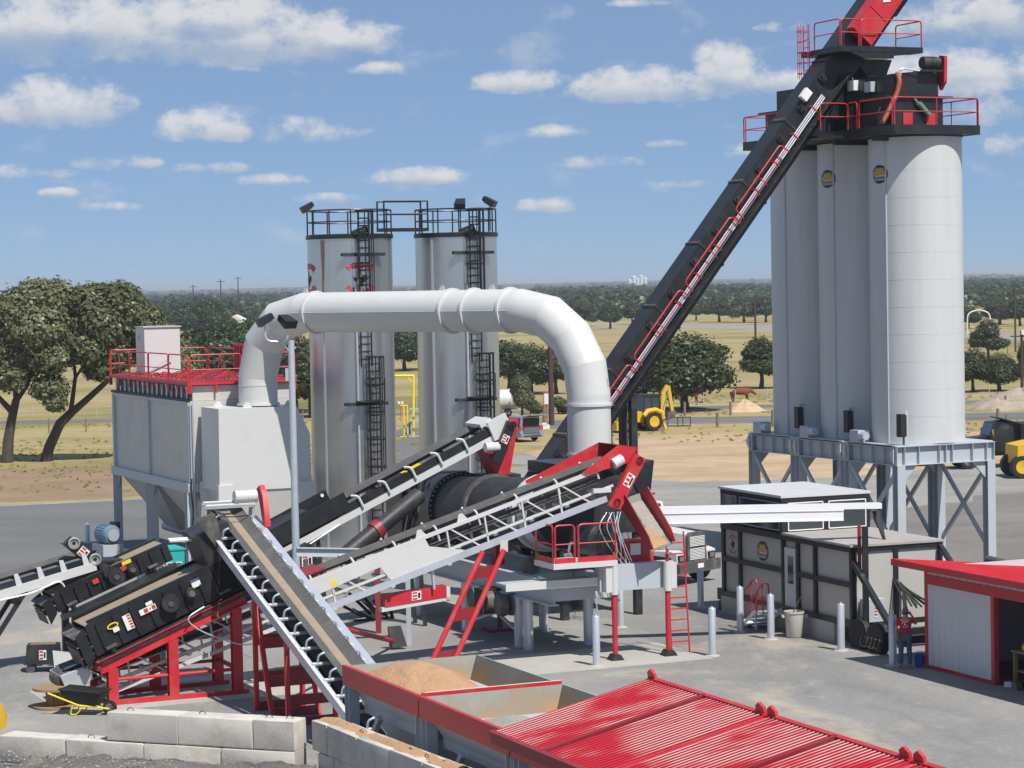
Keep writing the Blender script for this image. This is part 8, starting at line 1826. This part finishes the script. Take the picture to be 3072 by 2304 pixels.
# ---- backhoe loader
p = G(1925, 1294); t = thing('backhoe', 'yellow backhoe loader with folded boom parked on the dirt', 'backhoe', (p.x, p.y, 0), R_(200)); f = Frame((p.x+.55, p.y+.8, .01), R_(205))  # +x forward (away left), rear boom towards the right
for s in (-1, 1): wheel(t, f, 0, s*.85, .74, .46, s, 'yellow_paint'); wheel(t, f, 2.1, s*.8, .48, .34, s, 'yellow_paint')
MB(f).prism([(-.6, -.55, .7), (2.6, -.5, .7), (2.6, -.5, 1.3), (1.0, -.5, 1.55), (-.6, -.55, 1.2)], (0, 1.05, 0)).build('chassis', 'yellow_paint', t)
for s in (-1, 1): MB(f).path([(-.85, s*.85, .9), (-.75, s*.85, 1.4), (-.2, s*.85, 1.62), (.45, s*.85, 1.55), (.8, s*.85, 1.2)], .2, 8).build('rear_fender', 'yellow_paint', t)
cab = MB(f).prism([(-.7, -.7, 1.3), (.75, -.7, 1.3), (.6, -.7, 2.7), (-.6, -.7, 2.7)], (0, 1.4, 0)).build('cab', 'glass', t)
for x0, x1 in ((-.72, -.62), (.77, .62), (.05, .05)):
    for y in (-.71, .71): MB(f).bar((x0, y, 1.3), (x1, y, 2.7), .07, .07).build('cab_post', 'black_paint', cab)
MB(f).box(-.8, .8, -.8, .8, 2.7, 2.82).build('cab_roof', 'black_paint', t)
MB(f).prism([(-1.0, -.12, .9), (-1.4, -.12, 1.0), (-1.55, -.12, 2.9), (-1.9, -.12, 3.35), (-1.65, -.12, 3.5), (-1.2, -.12, 2.9)], (0, .24, 0)).build('boom', 'yellow_paint', t); MB(f).prism([(-1.65, -.1, 3.45), (-1.95, -.1, 3.4), (-2.25, -.1, 1.5), (-2.0, -.1, 1.4)], (0, .2, 0)).build('dipper', 'yellow_paint', t)
MB(f).prism([(-1.5, -.3, .75), (-2.2, -.3, .9), (-2.3, -.3, 1.5), (-1.7, -.3, 1.3)], (0, .6, 0)).build('bucket', 'dusty_steel', t)
for s in (-1, 1): MB(f).bar((-.9, s*.6, .9), (-1.0, s*.95, .08), .14, .14).build('stabiliser', 'yellow_paint', t)
MB(f).tube((-1.15, .14, 1.3), (-1.75, .14, 3.0), .05, 8).build('hydraulic_ram', 'chrome', t); MB(f).box(2.5, 3.3, -1.1, 1.1, .15, .8).build('loader_bucket', 'yellow_paint', t)
# ---- grey SUV with raised tailgate
p = G(1590, 1326); t = thing('suv', 'grey SUV parked with its tailgate raised', 'car', (p.x, p.y, 0), 0); f = Frame((p.x-.45, p.y+.9, .016), R_(122)); f.a = f.a*1.08     # +x forward (away)
sec = [(-.95, .35), (-1.0, .85), (-.92, 1.05), (-.75, 1.62), (.6, 1.68), (1.6, 1.25), (2.0, 1.12), (2.9, 1.0), (3.15, .7), (3.15, .35)]
MB(f).prism([(x, -.92, z) for x, z in sec if z <= 1.26 or 0]+[] , (0, 1.84, 0)) if 0 else None
low = [(-1.0, .30), (-1.03, .62), (-.98, 1.0), (1.75, 1.08), (2.9, .98), (3.2, .7), (3.2, .3)]
MB(f).prism([(x, -.92, z) for x, z in low], (0, 1.84, 0)).build('body', 'silver_car', t)
MB(f).hexa([(-.3, -.90, 1.0), (1.75, -.88, 1.06), (1.75, .88, 1.06), (-.3, .90, 1.0), (-.35, -.68, 1.66), (.75, -.66, 1.64), (.75, .66, 1.64), (-.35, .68, 1.66)]).build('greenhouse', 'glass', t)
MB(f).hexa([(-.95, -.72, 1.62), (.8, -.68, 1.63), (.8, .68, 1.63), (-.95, .72, 1.62), (-.95, -.66, 1.70), (.75, -.62, 1.71), (.75, .62, 1.71), (-.95, .66, 1.70)]).build('roof', 'silver_car', t)
for s in (-1, 1): MB(f).bar((-.98, s*.84, 1.0), (-.9, s*.68, 1.64), .16, .12).build('rear_pillar', 'silver_car', t); MB(f).box(-1.06, -.9, s*.78-.12, s*.78+.14 if s > 0 else s*.78+.12, .86, 1.08).build('tail_lamp', 'print_red', t); wheel(t, f, 0-.05, s*.82, .34, .24, s); wheel(t, f, 2.4, s*.82, .34, .24, s)
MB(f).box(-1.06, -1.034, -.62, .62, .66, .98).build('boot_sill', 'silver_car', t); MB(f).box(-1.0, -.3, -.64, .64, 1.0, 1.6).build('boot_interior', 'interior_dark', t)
MB(f).box(-1.12, -1.035, -.9, .9, .34, .56).build('rear_bumper', 'silver_car', t); MB(f).box(-1.13, -1.121, -.7, .7, .36, .44).build('bumper_insert', 'black_paint', t)
MB(f).prism([(-.95, -.66, 1.68), (-.95, .66, 1.68), (-2.0, .66, 1.83), (-2.05, -.66, 1.83)], (0, 0, .06)).build('tailgate', 'silver_car', t); MB(f).prism([(-1.1, -.55, 1.69), (-1.1, .55, 1.69), (-1.75, .55, 1.78), (-1.75, -.55, 1.78)], (0, 0, -.02)).build('tailgate_glass', 'glass', t)
for k, (y, w) in enumerate(((-.35, .24), (.25, .3))):
    q = f(-.95, y, 1.01); o = MB(Frame(q, R_(122))).box(-.1, .25, -w, w, 0, .12).build('cargo_case', 'dark_red'); tag(o, ['red tool case in the car boot, right one', 'red tool case in the car boot, left one'][k], 'case')
# ---- white tank trailer
p = Gd(1095, 908); t = thing('tank_trailer', 'rounded white tank trailer behind the SUV', 'trailer', p, 0); f = Frame((p.x-.3, p.y+6, 0), R_(15))
MB(f).lathe([(.0, -1.35), (.6, -1.3), (.85, -1.1), (.88, 0), (.85, 1.1), (.6, 1.3), (.0, 1.35)], 28, (0, 0, 1.45), (1, 0, 0), capped=False).build('tank', 'white_paint', t)
MB(f).box(-1.6, 1.6, -.5, .5, .5, .62).build('frame', 'galvanised', t); MB(f).box(-.6, .6, -.15, .15, 2.32, 2.4).build('hatch_rail', 'white_paint', t)
for s in (-1, 1): wheel(t, f, .2, s*.7, .36, .25, s)
# ================================================================== FAR THINGS
p = G(1655, 1276); t = thing('utility_pole', 'dark brown wooden pole standing behind the duct', 'pole', p, 0); MB().tube((p.x, p.y, -.1), (p.x, p.y, 8.4), .24, 14, r2=.18).build('shaft', 'pole_wood', t); MB().bar((p.x-.9, p.y, 7.9), (p.x+.9, p.y, 7.9), .12, .12).build('crossarm', 'pole_wood', t)
for i, (px, Y, h, lab) in enumerate(((2268, 300, 9.5, 'utility pole in the field left of the white silos'), (3047, 360, 9.5, 'utility pole right of the single field oak'), (668, 560, 14, 'far utility pole over the round trees'), (585, 600, 13, 'far utility pole left of the round trees'), (720, 640, 15, 'far pole by the white house'), (3066, 216, 6.5, 'dark pole with lamp at the right edge'))):
    q = AT(px, 1100, Y); t = thing('utility_pole', lab, 'pole', (q.x, Y, 0), 0, 'far utility poles'); MB().tube((q.x, Y, -.2), (q.x, Y, h), .16 if Y < 400 else .2, 8, r2=.12).build('shaft', 'pole_wood', t); MB().bar((q.x-1, Y, h-.5), (q.x+1, Y, h-.5), .12, .12).build('crossarm', 'pole_wood', t)
    if i == 5: MB().box(q.x-.05, q.x+.5, Y-.2, Y+.2, h-.35, h+.05).build('lamp_head', 'label_white', t)
p = Gd(1182, 905); t = thing('notice_board', 'white notice board in a red frame beside the dark pole', 'sign', p, 0)
for dx in (-.24, .24): MB().tube((p.x+dx, p.y, 0), (p.x+dx, p.y, 2.25), .05, 6).build('post', 'print_red', t)
MB().box(p.x-.22, p.x+.22, p.y-.04, p.y-.01, 1.25, 2.2).build('board', 'label_white', t)
for z in (1.22, 2.23): MB().box(p.x-.28, p.x+.28, p.y-.06, p.y+.02, z-.03, z+.03).build('frame_bar', 'print_red', t)
p = G(1630, 1288); t = thing('white_utility_box', 'low white box and hose by the SUV', 'utility box', p, 0); MB().box(p.x-.9, p.x+.5, p.y-.3, p.y+.3, .02, .35).build('box', 'label_white', t); MB().box(p.x-.7, p.x+.3, p.y-.32, p.y+.32, .35, .5).build('lid', 'far_white', t)
q = G(1600, 1322); MB().tube((q.x+1.05, p.y+2, 0), (q.x+1.05, p.y+2, 1.5), .16, 8).build('stub_post', 'weathered_post', t)
p = Gd(1467, 922); t = thing('steel_frame_bench', 'low black steel frame lying right of the backhoe', 'frame', p, 0)
for z in (.08, .75): MB().bar((p.x-.9, p.y, z), (p.x+.9, p.y, z), .08, .08).build('rail', 'black_steel', t)
for dx in (-.9, -.1, .3, .9): MB().bar((p.x+dx, p.y, .02), (p.x+dx, p.y, .8), .07, .07).build('upright', 'black_steel', t)
def soil_heap(name, lab, cx, cy, rx, ry, h, m, seed):
    rg = np.random.default_rng(seed); n, k = 44, 14; vs = [(cx, cy, h)]; fs = []; ph = rg.uniform(0, 6, 4)
    for j in range(1, k+1):
        r = j/k
        for i in range(n):
            a = 2*math.pi*i/n; w = 1+.12*math.sin(3*a+ph[0])+.07*math.sin(7*a+ph[1]); z = h*(1-r)**.85*(1+.10*math.sin(5*a+r*6+ph[2]))+rg.normal(0, h*.02)*(1-r)
            vs.append((cx+rx*r*w*math.cos(a), cy+ry*r*w*math.sin(a), max(0.0, z) if j < k else -.05))
    for i in range(n): fs.append((0, 1+i, 1+(i+1) % n))
    for j in range(k-1):
        for i in range(n): a = 1+j*n+i; b = 1+j*n+(i+1) % n; fs.append((a, a+n, b+n, b))
    b_ = MB(); b_._add(vs, fs); return tag(b_.build(name, m, angle=70), lab, 'soil heap')
p = Gd(1610, 889); soil_heap('sand_heap', 'small tan sand heap in the field left of the silos', p.x, p.y, 1.75, 1.6, 1.05, 'sand_pile_soil', 1)
p = Gd(2180, 878); soil_heap('soil_heap', 'grey brown soil heap at the right edge behind the black truck', p.x+.4, 208, 5.2, 3, 1.75, 'pile_soil', 2); soil_heap('soil_heap', 'lower soil heap joining the heap at the right edge', p.x-1.9, 206.5, 2.8, 2.5, 1.1, 'pile_soil', 3)
# wire fences with wooden posts along the access road
def fence(lab, a, b, n, h, wires, m='weathered_post', r=.09):
    a, b = Vector(a), Vector(b); t = thing('wire_fence', lab, 'fence', a, 0, 'wire fences')
    for i in range(n+1):
        q = a.lerp(b, i/n); MB().tube((q.x, q.y, -.1), (q.x, q.y, h*(1+.08*math.sin(i*2.3))), r, 7).build('post', m, t)
    for z in wires: MB().bar((a.x, a.y, z), (b.x, b.y, z), .012, .012).build('wire', 'dusty_steel', t)
fence('wooden post fence on the near side of the access road', (7.5, 190.5, 0), (46, 185, 0), 9, 1.25, (.5, .8, 1.1), r=.13)
fence('wooden post fence on the far side of the access road', (-1, 205.5, 0), (46, 206, 0), 12, 1.2, (.5, .8, 1.1), r=.11)
fence('thin post fence beyond the county road', (-60, 226, 0), (60, 228, 0), 40, 1.2, (.4, .7, 1.0, 1.2), 'galvanised', .04)
fence('post fence in the field left of the live oaks shade', (-50, 196, 0), (-9, 207, 0), 14, 1.2, (.5, .8, 1.1), r=.07)
fence('field fence beyond the highway at the right', (36, 345, 0), (75, 352, 0), 14, 1.3, (.5, 1.0), r=.09)
def cow(lab, px, py):
    p = G(px, py); t = thing('cow', lab, 'cow', p, 0, 'brown cows'); f = Frame((p.x, p.y, 0), R_(8))
    V = dict(ru=(-.75, 0, 1.05), mid=(0, 0, 1.0), sh=(.65, 0, 1.05), nk=(.95, 0, 1.1), hd=(1.3, 0, .85), mz=(1.55, 0, .65), h1=(-.75, .2, .85), k1=(-.8, .2, .45), f1=(-.75, .2, .03), h2=(-.75, -.2, .85), k2=(-.7, -.2, .45), f2=(-.7, -.2, .03), s1=(.6, .18, .75), j1=(.6, .18, .4), e1=(.62, .18, .03), s2=(.6, -.18, .75), j2=(.66, -.18, .4), e2=(.7, -.18, .03), t1=(-1.0, 0, .95), t2=(-1.02, 0, .4))
    kk = list(V); i_ = {k: i for i, k in enumerate(kk)}; ed = [('ru', 'mid'), ('mid', 'sh'), ('sh', 'nk'), ('nk', 'hd'), ('hd', 'mz'), ('ru', 'h1'), ('h1', 'k1'), ('k1', 'f1'), ('ru', 'h2'), ('h2', 'k2'), ('k2', 'f2'), ('sh', 's1'), ('s1', 'j1'), ('j1', 'e1'), ('sh', 's2'), ('s2', 'j2'), ('j2', 'e2'), ('ru', 't1'), ('t1', 't2')]
    rr = dict(ru=.32, mid=.38, sh=.34, nk=.22, hd=.15, mz=.09, h1=.2, k1=.09, f1=.05, h2=.2, k2=.09, f2=.05, s1=.14, j1=.07, e1=.05, s2=.14, j2=.07, e2=.05, t1=.04, t2=.03)
    skin_obj('body', [V[k] for k in kk], [(i_[a], i_[b]) for a, b in ed], [rr[k] for k in kk], 'cow_hide', t, f, 1)
cow('brown cow grazing under the largest oak behind the backhoe', 2070, 1210); cow('brown cow behind the small tan sand heap', 2222, 1206)
# far buildings
def far_house(lab, px, Y, w, h, rm, z=0):
    q = AT(px, 1000, Y); z = hill(q.x, Y); t = thing('far_house', lab, 'house', (q.x, Y, z), 0, 'far houses'); MB().box(q.x-w/2, q.x+w/2, Y, Y+w*.6, z, z+h).build('wall', 'far_white', t)
    MB().prism([(q.x-w*.56, Y-.3, z+h), (q.x+w*.56, Y-.3, z+h), (q.x, Y-.3, z+h*1.6)], (0, w*.66, 0)).build('roof', rm, t)
    for k in (-.25, .25): o = MB().box(q.x+k*w-w*.06, q.x+k*w+w*.06, Y-.06, Y-.01, z+h*.35, z+h*.75).build('window', 'glass', t)
far_house('white gabled house between far trees, left of the duct', 708, 560, 7.5, 3.6, 'far_white'); far_house('red roofed house on the far left hillside', 483, 1450, 10, 3.2, 'far_roof_red'); far_house('small white house on the left horizon ridge', 755, 3800, 8, 4, 'far_white'); far_house('pale barn on the right horizon ridge', 3030, 3600, 13, 4.5, 'far_white')
q = AT(1914, 850, 4200); t = thing('far_white_plant', 'cluster of tiny white towers on the horizon', 'plant', (q.x, 4200, hill(q.x, 4200)), 0)
for k, (dx, w, h) in enumerate(((-14, 6, 9), (-7, 8, 15), (0, 5, 11), (6, 7, 16), (13, 6, 12))): MB().lathe([(w/2, 0), (w/2, h), (.3, h+2)], 10, (q.x+dx, 4200, hill(q.x, 4200)+3)).build('tower', 'label_white', t)
MB().box(q.x-20, q.x+20, 4203, 4210, hill(q.x, 4200), hill(q.x, 4200)+5).build('shed', 'far_white', t)
q = AT(2936, 950, 470); t = thing('arched_gate', 'pale arched ranch gate at the far right', 'gate', (q.x, 470, 0), 0)
MB().path(rounded([(q.x-2.2, 470, 0), (q.x-2.2, 470, 4.2), (q.x, 470, 4.9), (q.x+2.2, 470, 4.2), (q.x+2.2, 470, 0)], 1.0), .14, 8).build('arch', 'far_white', t)
# ================================================================== HAZE: the air between the plant and the hills
def haze_box():
    m = bpy.data.materials.new('haze_air'); m.use_nodes = True; t = m.node_tree; t.nodes.clear()
    out = N(t, 'ShaderNodeOutputMaterial'); v = N(t, 'ShaderNodeVolumePrincipled'); v.inputs['Density'].default_value = HAZE; v.inputs['Color'].default_value = (.86, .92, 1.0, 1); v.inputs['Anisotropy'].default_value = .1
    t.links.new(v.outputs[0], out.inputs['Volume']); MATS['haze_air'] = m
    b = MB(); b.box(-16000, 16000, -320, 24200, -2.0, 26.5); o = b.build('haze', 'haze_air', smooth=False); tag(o, 'pale summer haze over the fields', 'haze', kind='stuff')
HAZE = 1.7e-4
haze_box()
